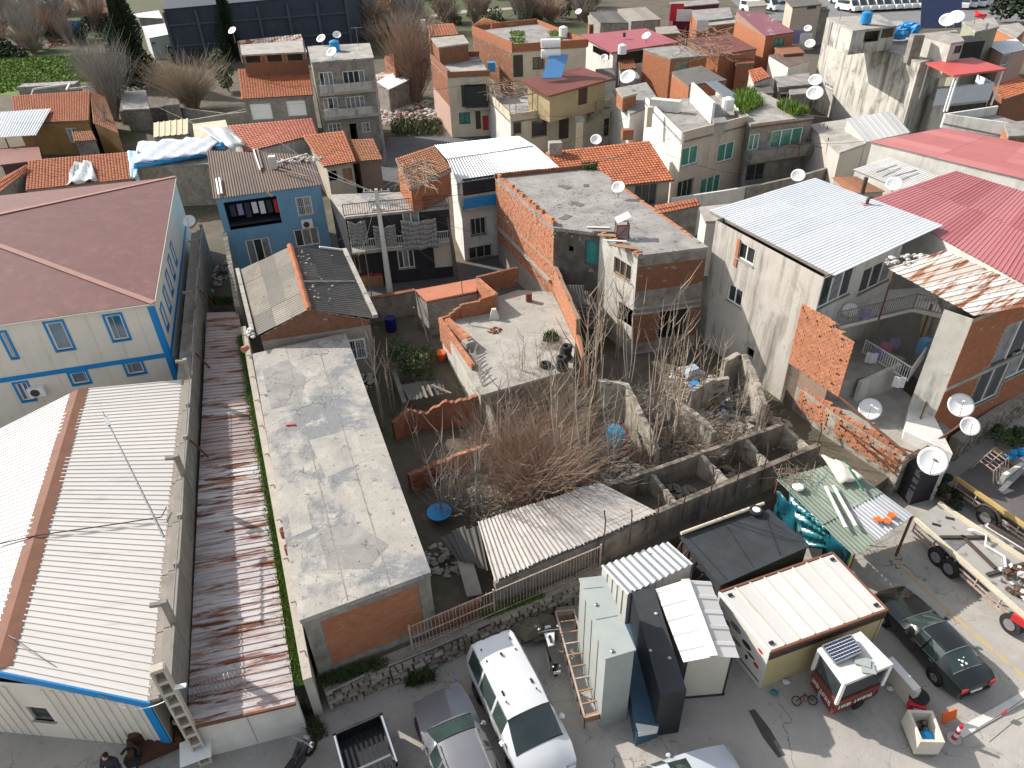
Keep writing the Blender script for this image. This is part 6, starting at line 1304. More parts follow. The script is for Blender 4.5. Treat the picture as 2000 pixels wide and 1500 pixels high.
b=MB(); p=[U2(1350,168,8.6),U2(1392,208,8.6)]; e=(p[1]-p[0]).normalized(); nn=V((-e.y,e.x)); b.prism([p[0],p[1],p[1]+nn*.2,p[0]+nn*.2],7.2,8.9); tag(b.build('party_wall_block',MT['whiteplaster']),'white party wall block between the beige and grass roof houses','wall')
# ================================================================= near back row on the left: tiled shacks
T,P,_=plain('shade_shack','clay tiled shack with open lean-to on the side street',[(592,266,5.0),(672,256,5.1),(696,316,4.4),(632,326,4.3)],ZP,MT['beigeplaster'],[('f',640,335,660,352,'open'),('f',668,330,690,352,'door')],rm=MT['tile'],rkind='tile',tw=.26,tl=.36,over=.3)
T,P,_=plain('moss_tile_shack','low shack with dirty brown tiled roof behind the street pole',[(676,274,4.6),(730,272,4.6),(748,312,4.1),(698,316,4.0)],ZP,MT['brickback'],[],rm=MT['tileold'],rkind='tile',over=.2)
T,P,_=plain('rose_tile_house','long house with rose coloured tiled roof below the shuttered house',[(446,246,5.4),(610,232,5.4),(620,262,4.9),(480,298,4.6)],ZP,MT['greyplaster'],[],rm=MT['tilerose'],rkind='tile',tw=.28,tl=.36)
# tarp covered house
T,P,_=plain('tarp_house','low house covered with silver and blue tarpaulin',[(268,285,5.0),(440,268,5.0),(455,318,4.6),(262,326,4.6)],ZP,MT['oldconcrete'],[],rm=MT['oldconcrete'],rkind='flat',over=.1)
def drape(T,q,m_,nu=14,nv=6,amp=.12,name='tarp',th=.03,fr=1.0):
    q=[V(p) for p in q]; b=MB(); n=qn(q); g=[[b.V(bil(q,i/nu,j/nv)+n*(amp*(math.sin(i*1.3*fr+j*.9)+.6*math.sin(i*2.7*fr-j*1.7)+rr(-.4,.4))*.5)) for j in range(nv+1)] for i in range(nu+1)]
    for i in range(nu):
        for j in range(nv): b.F((g[i][j],g[i+1][j],g[i+1][j+1],g[i][j+1]))
    o=b.build(name,m_,T,smooth=True); md=o.modifiers.new('t','SOLIDIFY'); md.thickness=th; return o
drape(T,[U(270,278,5.35),U(440,264,5.45),U(405,300,5.2),U(262,320,5.1)],MT['tarpsilver'],18,7,.18)
drape(T,[U(262,318,5.15),U(402,299,5.25),U(404,306,4.8),U(262,330,4.7)],MT['tarpblue'],14,3,.1)
drape(T,[U(249,296,5.2),U(272,294,5.3),U(268,348,4.4),U(256,350,4.4)],mat('stripe_tarp',(.03,.33,.5),(.5,.6,.65),7,.5,.1,6),6,10,.1)
drape(T,[U(385,250,5.8),U(446,248,6.2),U(480,282,5.2),U(455,292,5.2)],MT['plastic'],8,5,.2,'plastic_sheet')
b=MB(); c=U(432,284,5.5); b.rock(c,.5,flat=.9); b.build('blue_bundle',MT['tarpblue'],T)
T,P,_=plain('patched_tile_house','wide old tiled roof with a patch of crumpled plastic left of the tarp house',[(55,314,4.6),(250,298,4.7),(258,350,4.0),(50,372,3.9)],ZP,MT['oldconcrete'],[],rm=MT['tile'],rkind='tile',tw=.26,tl=.34)
drape(T,[U(145,318,4.65),U(178,314,4.7),U(190,352,4.2),U(128,362,4.1)],MT['plastic'],9,6,.25,'plastic_patch')
T,P,_=plain('edge_tile_roof','bright orange tiled slope at the left edge of the picture',[(-40,372,4.6),(52,322,4.8),(56,332,4.5),(-20,392,4.1)],ZP,MT['oldconcrete'],[],rm=MT['tilenew'],rkind='tile')
T,P,_=plain('ochre_house','ochre gable house with clay tiled roof by the green field',[(22,188,4.9),(176,178,5.2),(174,236,4.4),(30,242,4.2)],ZP,MT['ochre'],[('f',128,250,158,278,'grille',2)],rm=MT['tile'],rkind='tile',tw=.28,tl=.36)
T,P,_=plain('ochre_annex','ochre side wing with sloping rear roof of the tiled house',[(176,180,5.1),(205,190,4.4),(232,262,3.6),(182,240,4.3)],ZP,MT['ochre'],[],rm=MT['tileold'],rkind='tile')
T=thing('white_canopy','white corrugated canopy on thin posts at the left edge','canopy',U(30,290,ZP)); roof_sheets(T,[U(-40,222,4.9),U(100,212,4.9),U(70,264,4.5),U(-60,272,4.5)],5,1,MT['bluewhite'],.25,.04,'sine')
for (x,y) in ((68,266),(98,216),(10,270)): p=U(x,y,4.5); b=MB(); b.bar(V((p.x,p.y,ZP)),p,.09); b.build('post',MT['rustiron'],T)
plain('canopy_hut','low dark brown hut under the white canopy',[(0,290,3.6),(75,282,3.6),(82,312,3.4),(0,322,3.4)],ZP,mat('brown_hut',(.1,.06,.06),(.07,.045,.045),1,.9,.1),[],rm=MT['chocoroof'],rkind='flat',cat='hut')
plain('cream_stripe_shed','small cream striped shed roof behind the tarp house',[(300,240,4.3),(368,232,4.3),(368,262,4.0),(300,268,4.0)],ZP,MT['oldconcrete'],[],rm=mat('cream_sheet',(.58,.5,.34),(.5,.43,.29),1,.7,.1),nu=3,pitch=.5,amp=.06,cat='shed')
plain('pale_shed','pale flat shed beside the striped one',[(376,242,4.2),(440,234,4.2),(450,262,4.0),(380,270,4.0)],ZP,MT['whiteplaster'],[],rm=MT['creamplaster'],rkind='flat',cat='shed')
plain('grey_shed','dark grey flat shed in the garden behind the ochre house',[(235,180,3.6),(285,176,3.6),(292,212,3.4),(240,214,3.4)],ZP,MT['oldconcrete'],[],rm=MT['roofgrey'],rkind='flat',cat='shed')
T=thing('garden_wall','low grey garden wall in front of the bare willow','wall',U(360,215,ZP)); pxwall(T,[(232,218,2.4),(330,208,2.4),(440,222,2.4),(480,214,2.4)],ZP,.25,MT['oldconcrete'],'wall',1,steps=3)
T=thing('garden_wall','grey yard wall behind the striped shed','wall',U(430,235,ZP)); pxwall(T,[(362,236,2.9),(446,222,2.9),(484,218,2.9)],ZP,.25,MT['concrete'],'wall',1,steps=3)
# ================================================================= second row: shuttered house, grey block, cream duplex, brick blocks
T,P,_=plain('shutter_house','grey house with white roller shutters and a clay tile roof',[(465,136,7.4),(603,132,7.4),(612,186,6.6),(472,194,6.6)],ZP,MT['oldconcrete'],[('f',487,204,534,232,'shutter',1),('f',558,198,600,225,'shutter',1)],rm=MT['tile'],rkind='tile',tw=.28,tl=.34,over=.15)
T,P,_=plain('rooftop_brick_room','brick rooftop room under a rust striped canopy',[(468,84,9.7),(590,78,9.7),(600,101,9.5),(472,107,9.5)],7.2,MT['brickback'],[('f',478,108,510,122,'open'),('f',520,106,552,120,'open'),('f',560,104,592,118,'open')],bricks={'f':(7.3,9.3,dict(mat=MT['brickdk'])),'l':(7.3,9.3,dict(mat=MT['brickdk']))},rm=MT['concrete'],rkind='flat')
T=thing('rust_canopy','rust striped metal canopy over the rooftop brick room','canopy',U(530,90,9)); roof_sheets(T,[U(463,80,11.0),U(588,67,11.2),U(592,78,10.8),U(464,88,10.6)],7,1,MT['ruststripe'],.3,.03,'trap')
for (x,y) in ((466,87),(592,79)): p=U(x,y,10.6); b=MB(); b.bar(V((p.x,p.y,8.8)),p,.14); b.build('post',MT['steel'],T)
b=MB(); p=U(522,146,7.0); b.cyl(p,.16,1.9,8); tag(b.build('thin_chimney',MT['darksteel']),'thin dark chimney pipe on the shuttered house tile roof','chimney')
T,P,_=plain('grey_block_house','narrow three-storey grey house with white balcony windows',[(600,90,10.2),(722,84,10.2),(730,112,10.0),(608,122,10.0)],ZP,MT['oldconcrete'],[('f',622,142,655,180,'white',3),('f',668,140,714,162,'white',4),('f',630,192,662,212,'white',3),('f',674,190,714,210,'curtain',4),('f',640,242,668,258,'grille',3),('f',682,242,700,272,'open'),('f',706,240,724,258,'grille',2)],rm=MT['roofconcrete'],rkind='flat',over=.05)
fi=max(range(4),key=lambda j:(P[(j+1)%4]-P[j]).normalized().x); A,B=P[fi],P[(fi+1)%4]; e=(B-A).normalized(); ou=V((e.y,-e.x)); L_=(B-A).length
for (y,h_) in ((178,.55),(226,.75)):
    z=UW(660,y,A,B)[1]; b=MB(); b.prism([A+e*.3,B-e*.3,B-e*.3+ou*.9,A+e*.3+ou*.9],z-.15,z+h_*.2); b.build('balcony_slab',MT['concrete'],T)
    b=MB(); b.prism([A+e*.3+ou*.8,B-e*.3+ou*.8,B-e*.3+ou*.9,A+e*.3+ou*.9],z+h_*.2,z+.85); b.build('balcony_front',MT['greyplaster'],T)
dish(U(630,88,10.2),.5,-95,'white dish at the back left of the grey block roof',mast=.3); dish(U(660,80,10.2),.45,-60,'white dish at the back right of the grey block roof',mast=.3); dish(U(650,112,10.2),.55,-100,'white dish at the front of the grey block roof',mast=.1); dish(U(460,84,9.0),.5,-100,'white dish on the corner of the rust striped canopy',mast=1.0)
b=MB(); b0=U(755,325,ZP); b.tube([b0,b0+V((0,0,8.4))],[.13,.08],8); tag(b.build('lamp_pole',MT['steel']),'slim grey pole beside the grey block house','pole')
# rubble lot
rubble_at('rubble_lot','large heap of demolition rubble and rubbish between the houses',U(815,222,ZP),5,6,900,.12,.5,hmax=.9,mats=[MT['rubble'],MT['dirtywhite'],MT['rubble'],MT['brickdk'],MT['trash']])
blades('lot_weeds','green weeds growing over the rubble lot',lambda:U(810+rr(-45,50),250+rr(-14,12),ZP+.2),800,.6,MT['leafolive'],w=.12,spread=.8)
rubble_at('lot_litter','bright litter on the rubble lot',U(780,225,ZP+.5),1.0,.8,7,.15,.3,mats=[MT['redpl'],MT['cloth2'],MT['cloth3']],hmax=.4)
plain('lot_shed','low shed with a tilted pale sheet roof behind the grey block house',[(735,160,4.2),(772,140,4.6),(800,156,4.2),(758,176,3.8)],ZP,MT['oldconcrete'],[],rm=MT['bluewhite'],nu=3,pitch=.4,cat='shed')
plain('low_rust_shed','low shed with rusty sheets beside the tilted pale one',[(732,146,4.0),(764,136,4.0),(770,148,3.8),(736,156,3.8)],ZP,MT['brickdk'],[],rm=MT['ruststripe'],nu=3,pitch=.4,cat='shed')
T=thing('ruined_gable','ruined brick gable wall left of the bare red shrub','wall',U(770,135,ZP)); pxwall(T,[(750,110,5.5),(768,103,7.2),(785,118,6.2),(800,142,4.4)],ZP,.3,MT['brickdk'],'wall',1,jag=.2)
# green-cream house with brick side
T,P,_=plain('mint_house','cream and brick house with cluttered balcony and coloured doors',[(840,112,7.4),(936,110,7.4),(957,146,7.2),(874,150,7.2)],ZP,MT['creamplaster'],[('f',900,166,956,206,'dark',3),('f',896,220,919,240,'bluegrey',2),('f',928,217,940,252,'door_dark'),('f',942,226,955,254,'door_red')],emats={'l':MT['pinkplaster']},bricks={'l':(4.2,7.0,dict(mat=MT['brickdk'],miss=.05,bl=.3,bh=.16))},rm=MT['roofconcrete'],rkind='flat',over=.04)
for (p,q,h_) in (((874,150,7.2),(957,146,7.2),.35),((840,112,7.4),(874,150,7.2),.5),((840,112,7.4),(936,110,7.4),.6)):
    a,c=U(*p),U(*q); ee=(c-a).to_2d().normalized(); nn=V((-ee.y,ee.x)); b=MB(); b.prism([a.to_2d(),c.to_2d(),c.to_2d()+nn*.2,a.to_2d()+nn*.2],7.1,7.3+h_); b.build('parapet',MT['brickdk'],T)
fi=max(range(4),key=lambda j:(P[(j+1)%4]-P[j]).normalized().x); A,B=P[fi],P[(fi+1)%4]; e=(B-A).normalized(); ou=V((e.y,-e.x)); z=UW(930,207,A,B)[1]; b=MB(); b.prism([A+e*1.6,B,B+ou*1.0,A+e*1.6+ou*1.0],z-.15,z); b.build('balcony_slab',MT['concrete'],T)
b=MB(); b.prism([A+e*1.7+ou*.95,A+e*4.0+ou*.95,A+e*4.0+ou*1.0,A+e*1.7+ou*1.0],z+.1,z+2.2); b.build('balcony_tarp',MT['blackpaint'],T)
b=MB(); b.box(U(960,130,7.6),(.8,.8,.9)); tag(b.build('blue_tank',mat('blue_tank',(.02,.22,.42),None,1,.5,0)),'blue water tank on the roof of the mint and brick house','tank')
plain('stair_head','brick stair head with grey roof on the mint house',[(842,74,9.4),(905,68,9.4),(916,84,9.2),(856,92,9.2)],7.0,MT['brickback'],[],bricks={'f':(7.4,9.0,dict(mat=MT['brickdk'],bl=.3,bh=.15)),'l':(7.4,9.0,dict(mat=MT['brickdk'],bl=.3,bh=.15))},rm=MT['concrete'],rkind='flat')
plain('far_tile_house','small clay tiled house with white chimney behind the stair head',[(834,50,7.6),(886,46,7.6),(897,68,6.9),(840,72,6.9)],ZP,MT['brickdk'],[],rm=MT['tile'],rkind='tile',tw=.4,tl=.45)
b=MB(); b.box(U(827,50,8.4),(.6,.6,1.4)); tag(b.build('white_chimney',MT['whiteplaster']),'white chimney left of the small far tiled house','chimney')
# big brick block
T,P,_=plain('brick_block','large unfinished brick block with walled flat roof',[(922,62,8.8),(1048,46,8.8),(1146,90,8.6),(1000,100,8.6)],ZP,MT['brickback'],[('f',1002,108,1022,150,'door_dark'),('f',1040,112,1064,134,'dark',2),('f',1076,106,1092,150,'open')],emats={'f':MT['creamplaster'],'l':MT['oldconcrete']},bricks={'l':(4.4,8.4,dict(mat=MT['brickdk'],bl=.32,bh=.16,miss=.04))},rm=MT['roofgrey'],rkind='flat',over=.04)
for (p,q,h_) in (((1000,100,8.6),(1146,90,8.6),.55),((922,62,8.8),(1000,100,8.6),.7),((960,55,8.8),(1048,46,8.8),.6),((1048,46,8.8),(1146,90,8.6),.5)):
    a,c=U(*p),U(*q); ee=(c-a).to_2d().normalized(); nn=V((-ee.y,ee.x)); b=MB(); b.prism([a.to_2d(),c.to_2d(),c.to_2d()+nn*.2,a.to_2d()+nn*.2],8.5,8.75+h_); b.build('parapet',MT['brickdk'],T)
    bm=MB(); ou=V((ee.y,-ee.x)); brick_courses(bm,a.to_2d(),c.to_2d(),8.5,8.72+h_,ou,.32,.15); brick_courses(bm,c.to_2d()+nn*.2,a.to_2d()+nn*.2,8.8,8.72+h_,-ou,.32,.15); bm.build('brick_courses',MT['brick'],T,kind='stuff')
blades('roof_moss','green moss patches on the big brick block roof',lambda:U(rnd.choice((1010,1085))+rr(-14,14),rnd.choice((80,66))+rr(-5,5),8.85),700,.2,MT['grass'],w=.12,spread=.9)
plain('far_gable','far brick gable with orange tiles behind the big brick block',[(922,50,8.4),(945,34,9.4),(985,46,9.2),(965,56,8.2)],ZP,MT['brickdk'],[],rm=MT['tileold'],rkind='tile',tw=.4,tl=.45)
# cream duplex with outside stair
T,P,_=plain('cream_duplex','cream duplex with wide terrace, outside stair and brown upper roof',[(953,194,4.7),(1150,172,4.8),(1193,208,4.7),(997,238,4.7)],ZP,MT['creamplaster'],[('f',1002,240,1019,260,'wood',1),('f',1038,236,1069,264,'wood',1),('f',1092,226,1111,270,'door_dark'),('f',1180,232,1200,262,'dark',1)],emats={'l':MT['whiteplaster']},rm=MT['roofconcrete'],rkind='flat',over=.02)
for (p,q) in (((997,238,4.7),(1193,208,4.7)),((953,194,4.7),(997,238,4.7))):
    a,c=U(*p),U(*q); ee=(c-a).to_2d().normalized(); nn=V((-ee.y,ee.x)); b=MB(); b.prism([a.to_2d(),c.to_2d(),c.to_2d()+nn*.18,a.to_2d()+nn*.18],4.55,5.4); b.build('parapet',MT['creamplaster'],T)
T2,P,_=plain('duplex_upper_floor','yellow upper floor with a chocolate brown roof on the duplex',[(1016,156,7.9),(1136,130,8.1),(1198,153,7.7),(1071,187,7.4)],4.75,mat('yellow_plaster',(.42,.34,.2),(.36,.29,.17),.8,.9,.15,12),[('f',1130,172,1147,202,'door_brown'),('f',1038,185,1050,208,'door_brown')],rm=MT['chocoroof'],rkind='flat',over=.55)
a=U(1098,277,ZP); c=U(1166,216,4.9); b=MB(); n_=12; w_=V((.5,.9,0))
for i in range(n_):
    p=a.lerp(c,i/n_); q=a.lerp(c,(i+1)/n_); b.hexa([p-V((0,0,.25)),V((q.x,q.y,p.z-.05)),V((q.x,q.y,p.z-.05))+w_,p+w_-V((0,0,.25))],[V((p.x,p.y,q.z)),V((q.x,q.y,q.z)),V((q.x,q.y,q.z))+w_,V((p.x,p.y,q.z))+w_])
b.build('stair',MT['concrete'],T); b=MB(); b.bar(a+V((0,0,.9)),c+V((0,0,.9)),.06); b.bar(a+V((0,0,.5)),c+V((0,0,.5)),.05)
for i in range(7): p=a.lerp(c,i/6); b.bar(p,p+V((0,0,.9)),.05)
b.build('stair_rail',MT['steel'],T)
for i,(x,y) in enumerate(((952,196),(996,226),(1008,222),(975,210),(1040,217),(1068,213))): p=U(x,y,5.3); b=MB(); b.bar(p,p+V((0,0,2.0)),.08); b.build('terrace_post',MT['paleiron'],T)
b=MB()
for (x0,y0,x1,y1) in ((952,166,996,192),(996,192,1045,182),(952,166,1010,158)): b.bar(U(x0,y0,7.3),U(x1,y1,7.3),.07)
b.build('pergola_bars',MT['rustiron'],T)
b=MB()
for i in range(90):
    p=U(975+rr(-15,60),165+rr(-8,22),7.0); a_=rr(0,6.28); l=rr(.6,1.8); b.tube([p,p+V((math.cos(a_)*l,math.sin(a_)*l,rr(-.3,.3)))],[.03,.012],4,var=rr(0,1))
tag(b.build('dry_vine',MT['twigred'],None,kind='stuff'),'dry vine tangled over the duplex terrace frame','vine')
T=thing('solar_heater','solar water heater with blue panel and white tanks on the brown roof','solar heater',U(1080,160,7.9)); c=U(1078,152,7.8); b=MB(); b.frame(c+V((-1.1,-1.6,.25)),(1.9,-.0,0),(.9,2.5,1.6),(0,0,.1)); b.build('collector',MT['solarblue'],T)
for k,dz in enumerate((2.0,2.9)):
    b=MB(); p=c+V((-.1,1.2+k*.3,dz)); b.tube([p+V((-.9,0,0)),p+V((1.0,0,0))],.42,14); b.build('tank',MT['white'],T)
b=MB()
for dx in (-.7,.8): b.bar(c+V((dx,1.5,0)),c+V((dx,1.5,2.9)),.09)
b.bar(c+V((-.7,1.5,.2)),c+V((.8,1.5,2.6)),.06); b.build('stand',MT['steel'],T)
# right of it: whitish side building and dishes
plain('shadow_house','pale house with brick upstand between the duplex and beige house',[(1196,175,6.4),(1262,160,6.6),(1290,200,6.4),(1230,222,6.2)],ZP,MT['whiteplaster'],[],rm=MT['roofgrey'],rkind='flat',over=.04)
plain('brick_stub','brick and concrete stub on the pale house roof',[(1203,172,7.6),(1232,166,7.6),(1245,182,7.4),(1216,190,7.4)],6.0,MT['brickback'],[],bricks={'f':(6.3,7.3,dict()),'l':(6.3,7.3,dict())},rm=MT['concrete'],rkind='flat',cat='stair head')
dish(U(1226,168,7.7),.75,-100,'large white dish on the brick stub beside the duplex',mast=.3); dish(U(1240,160,7.7),.4,-40,'small dish turned edge-on behind the large dish',mast=.3); dish(U(1164,285,5.0),.5,-80,'pale blue dish at the foot of the outside stair',mast=.2)
# rose roof house
T,P,_=plain('rose_roof_house','house with a smooth rose red roof and dark veranda',[(1134,68,6.9),(1262,55,7.1),(1326,82,6.8),(1195,102,6.6)],ZP,MT['whiteplaster'],[('f',1206,104,1258,122,'open'),('f',1262,100,1300,116,'open'),('l',1158,88,1190,118,'open')],rm=MT['rosetop'],rkind='flat',over=.35)
dish(U(1262,85,7.0),.55,-120,'white dish on the front edge of the rose red roof',mast=.5); dish(U(1180,122,5.4),.5,-90,'dish in front of the dark veranda of the rose roof house',mast=.2); dish(U(1130,32,7.0),.5,-100,'far pale dish behind the big brick block',mast=.3)
b=MB(); p=U(1219,72,7.1); b.cyl(p,.2,.5,8); tag(b.build('roof_vent',MT['darksteel']),'small dark vent on the rose red roof','vent')
# brick cluster
def bh(name,label,roof,wins=(),rm=None,z0=ZP,cat='house',rkind='flat',wall=None,bm=None,**kw):
    T,P,_=plain(name,label,roof,z0,wall or MT['brickback'],wins,bricks={k:(z0+1.6,min(r[2] for r in roof)-.2,dict(mat=bm or MT['brick'],bl=.32,bh=.16)) for k in ('f','l')} if wall is None else None,rm=rm or MT['roofgrey'],rkind=rkind,over=.04,cat=cat,**kw); return T
bh('brick_terrace_house','orange brick house with open walled roof terrace behind the dishes',[(1256,95,7.2),(1335,88,7.2),(1382,108,7.0),(1310,114,7.0)],[('f',1320,120,1345,136,'wood',2)])
bh('orange_brick_house','orange brick block with grey sheet roof beside the white party wall',[(1312,140,8.0),(1370,128,8.2),(1420,156,7.8),(1346,166,7.8)],[],MT['fibredk'])
bh('bare_brick_house','brick house with chocolate metal roof and dry creepers',[(1345,78,7.0),(1425,66,7.2),(1478,95,6.8),(1405,106,6.6)],[],MT['chocoroof'])
bh('tall_brick_house','tall orange brick gable with patched purple roof',[(1438,20,8.8),(1490,24,8.6),(1552,62,8.0),(1496,70,7.8)],[('f',1512,76,1530,92,'bluegrey',2)],mat('purple_sheet',(.24,.08,.1),(.2,.07,.085),.8,.5,.05,8,spots=[((.45,.4,.4),.5,.6,.05)]))
bh('low_brick_house','low brick house under drying laundry in the brick cluster',[(1350,20,7.0),(1425,14,7.0),(1432,34,6.8),(1362,42,6.8)],[('f',1390,40,1404,56,'white',2)],MT['roofgrey'])
bh('hidden_brick_house','brick house wall with concrete columns in the middle of the cluster',[(1378,34,6.6),(1436,30,6.6),(1440,44,6.5),(1382,50,6.5)],[],MT['concrete'])
plain('white_hut','small white hut with brown roof below the tall brick gable',[(1500,108,6.2),(1556,100,6.2),(1583,118,5.9),(1540,132,5.8)],ZP,MT['whiteplaster'],[],rm=MT['brownsheet'],nu=4,pitch=.3,cat='hut')
plain('grey_yard_house','dark grey cement house below the white hut',[(1512,150,5.4),(1580,142,5.4),(1590,164,5.2),(1520,170,5.2)],ZP,MT['oldconcrete'],[('f',1526,184,1548,200,'dark',1)],rm=MT['roofgrey'],rkind='flat')
plain('small_orange_house','small clay roofed house in the gap behind the grass roof',[(1462,138,6.0),(1488,132,6.2),(1506,150,5.8),(1472,162,5.6)],ZP,MT['dirtywhite'],[],rm=MT['tilenew'],rkind='tile',tw=.4,tl=.4)
plain('brick_strip_house','narrow orange brick house with tiled edge beside the stained block',[(1512,92,6.6),(1556,88,6.6),(1572,102,6.4),(1530,106,6.4)],ZP,MT['brickdk'],[],rm=MT['brickdk'],rkind='flat')
plain('grey_far_house','grey flat roofed house far behind the rose red roof',[(1150,24,6.5),(1230,22,6.5),(1250,45,6.3),(1172,45,6.3)],ZP,MT['oldconcrete'],[],rm=MT['fibredk'],nu=4,pitch=.4)
plain('grey_far_house','second grey flat house right of the first one in the distance',[(1205,18,7),(1260,14,7),(1292,38,6.8),(1232,42,6.8)],ZP,MT['oldconcrete'],[],rm=MT['fibre'],nu=4,pitch=.4)
plain('far_brick_hut','far brick hut with white curtains behind the rose red roof',[(1148,30,5.5),(1186,34,5.5),(1190,44,5.3),(1150,48,5.3)],ZP,MT['brickdk'],[('f',1160,50,1180,62,'white',3)],rm=MT['fibre'],rkind='flat')
plain('far_block','far beige block with grey pitched roof near the van park',[(1534,0,7.5),(1590,-6,7.5),(1606,8,7.2),(1548,14,7.2)],ZP,MT['beigeplaster'],[('f',1545,10,1556,16,'dark',1),('f',1578,6,1594,16,'dark',2)],rm=MT['fibredk'],rkind='flat')
plain('far_red_house','far house with dark red curtain and flat roof at the top edge',[(1308,4,7),(1400,-2,7),(1406,6,6.9),(1316,14,6.9)],ZP,mat('wine_wall',(.12,.02,.04),(.1,.02,.035),1,.9,.1),[],rm=MT['roofgrey'],rkind='flat')
b=MB()
for i in range(260):
    p=U(1370+rr(-45,50),72+rr(-14,40),7.2+rr(-1,.8)); a_=rr(0,6.28); l=rr(.8,2.4); b.tube([p,p+V((math.cos(a_)*l*.6,math.sin(a_)*l*.6,rr(-.4,.6))),p+V((math.cos(a_)*l,math.sin(a_)*l,rr(-.6,.8)))],[.035,.025,.01],4,var=rr(0,1))
tag(b.build('dry_creeper',MT['twigred'],None,kind='stuff'),'dry creeper branches over the bare brick house','creeper')
for i,(x,y,m_,w_,h_) in enumerate(((1322,24,'redpl',2.0,2.4),(1336,30,'cloth3',2.2,1.6),(1372,50,'cloth3',1.6,1.4),(1556,72,'cloth2',1.6,1.6),(1574,76,'cloth3',1.4,1.2))):
    b=MB(); c=U(x,y,6.5); b.box(c,(w_,.06,h_),-.2); tag(b.build('drying_cloth',MT[m_]),['dark red cloth drying by the far brick houses','white cloth beside the dark red one','white bundle of laundry on a far terrace','violet cloth below the tall brick gable','pale cloth hanging near the stained block'][i],'laundry')
for (x,y,r,lb) in ((1580,98,.6,'dish near the far laundry'),(1576,66,.5,'pale red dish beside the stained block'),(1590,172,.65,'round white dish at the corner of the stained block'),(1588,200,.75,'white dish over the iron frames in the courtyard')): dish(U(x,y,6.5),r,-100,lb,mast=.3)
# stained white block
T,P,_=plain('stained_block','big pale block with a windowless streaked wall facing left',[(1612,50,9.6),(1760,40,9.6),(1850,108,9.4),(1798,122,9.4),(1664,78,9.5)][:4],ZP,MT['stained'],[('l',1612,160,1626,176,'white',2)],rm=MT['concrete'],rkind='flat',over=.02)
plain('block_penthouse','rooftop storey of the stained block with open dark loggia',[(1615,34,11.8),(1716,28,11.8),(1752,50,11.6),(1666,60,11.6)],9.5,MT['stained'],[('f',1690,62,1716,80,'open'),('f',1724,56,1746,72,'open')],rm=MT['roofconcrete'],rkind='flat',over=.02)
T,P,_=plain('white_stair_tower','white plastered stair tower on the right of the stained block',[(1796,66,11.2),(1868,58,11.2),(1884,80,11.0),(1858,84,11.0)],8,MT['dirtywhite'],[('f',1866,90,1876,102,'dark',1)],rm=MT['concrete'],rkind='flat',over=.02)
b=MB(); b.box(U(1785,95,10.2),(1.0,.8,2.4)); tag(b.build('sooty_chimney',MT['oldconcrete']),'sooty broken chimney in the middle of the stained block','chimney')
b=MB()
for i in range(12): b.rock(U(1768+rr(-16,22),58+rr(-8,12),10.2),rr(.3,.8),flat=1)
tag(b.build('blue_tarp_heap',MT['tarpblue']),'crumpled blue tarp on the stained block roof','tarp')
plain('green_grey_tower','greenish cement house behind the white stair tower',[(1880,42,9.5),(1942,34,9.5),(1952,52,9.2),(1905,62,9.2)],ZP,mat('green_cement',(.3,.3,.22),(.24,.24,.18),.8,.92,.2,12),[('f',1906,76,1914,86,'dark',1)],rm=MT['concrete'],rkind='flat')
for (x,y,r,lb) in ((1846,58,.75,'left of the twin white dishes on the stair tower'),(1862,52,.75,'right of the twin white dishes on the stair tower'),(1855,40,.5,'small dish above the twin dishes')): dish(U(x,y,11.3),r,-105,lb,mast=.3)
T=thing('dark_solar_panel','dark tilted solar panel on the stained block roof','solar panel',U(1820,48,11)); b=MB(); c=U(1822,50,11.0); b.frame(c+V((-2,-1.5,0)),(4,0,0),(1,3,2),(0,0,.12)); b.build('panel',MT['solar'],T); b=MB(); b.bar(c+V((1,1.5,0)),c+V((1,1.5,2)),.1); b.build('leg',MT['steel'],T)
T=thing('red_flag','red flag flying on the far roof beside the tower','flag',U(1905,40,10)); b=MB(); b.bar(U(1903,45,10),U(1903,22,10.5),.08); b.build('pole',MT['steel'],T); drape(T,[U(1904,20,11),U(1926,28,11),U(1924,38,10.4),U(1904,32,10.4)],MT['redpl'],6,4,.2,'cloth')
# red canopy house
T,P,_=plain('canopy_house','white balcony house under a bright red roof canopy',[(1797,172,6.2),(1900,164,6.2),(1936,184,6.0),(1826,196,6.0)],ZP,MT['dirtywhite'],[('f',1850,208,1925,228,'dark',5),('f',1850,238,1900,255,'dark',3)],rm=MT['concrete'],rkind='flat',over=.05)
for (p,q) in (((1826,196,6.1),(1936,184,6.1)),((1936,184,6.1),(1905,165,6.2))):
    a,c=U(*p),U(*q); ee=(c-a).to_2d().normalized(); nn=V((-ee.y,ee.x)); b=MB(); b.prism([a.to_2d(),c.to_2d(),c.to_2d()+nn*.12,a.to_2d()+nn*.12],5.6,7.1); b.build('balcony_front',mat('pale_blue_white',(.6,.64,.7),(.55,.59,.65),1,.8,.05),T)
T2=thing('red_canopy','bright red flat canopy on steel posts','canopy',U(1880,140,6)); slab_quad(T2,[U(1809,122,9.4),U(1900,112,9.5),U(1967,134,9.3),U(1863,147,9.2)],.15,MT['redtop'],'canopy_plate')
for (x,y) in ((1866,146),(1872,145),(1960,134),(1814,123)): p=U(x,y,9.2); b=MB(); b.bar(V((p.x,p.y,6.1)),p,.12); b.build('post',MT['white'],T2)
b=MB(); a,c=U2(1812,150,6.2),U2(1905,140,6.2); b.prism([a,c,c+V((.2,3)),a+V((.2,3))],6.1,9.2); b.build('back_room',MT['darkplaster'],T2)
plain('pink_house','pink plastered house with blue shutter at the far right',[(1922,84,7.2),(1985,76,7.2),(2010,96,7.0),(1960,106,7.0)],ZP,MT['pinkplaster'],[('f',1945,102,1968,126,'curtain',1)],rm=MT['bluewhite'],nu=4,pitch=.4)
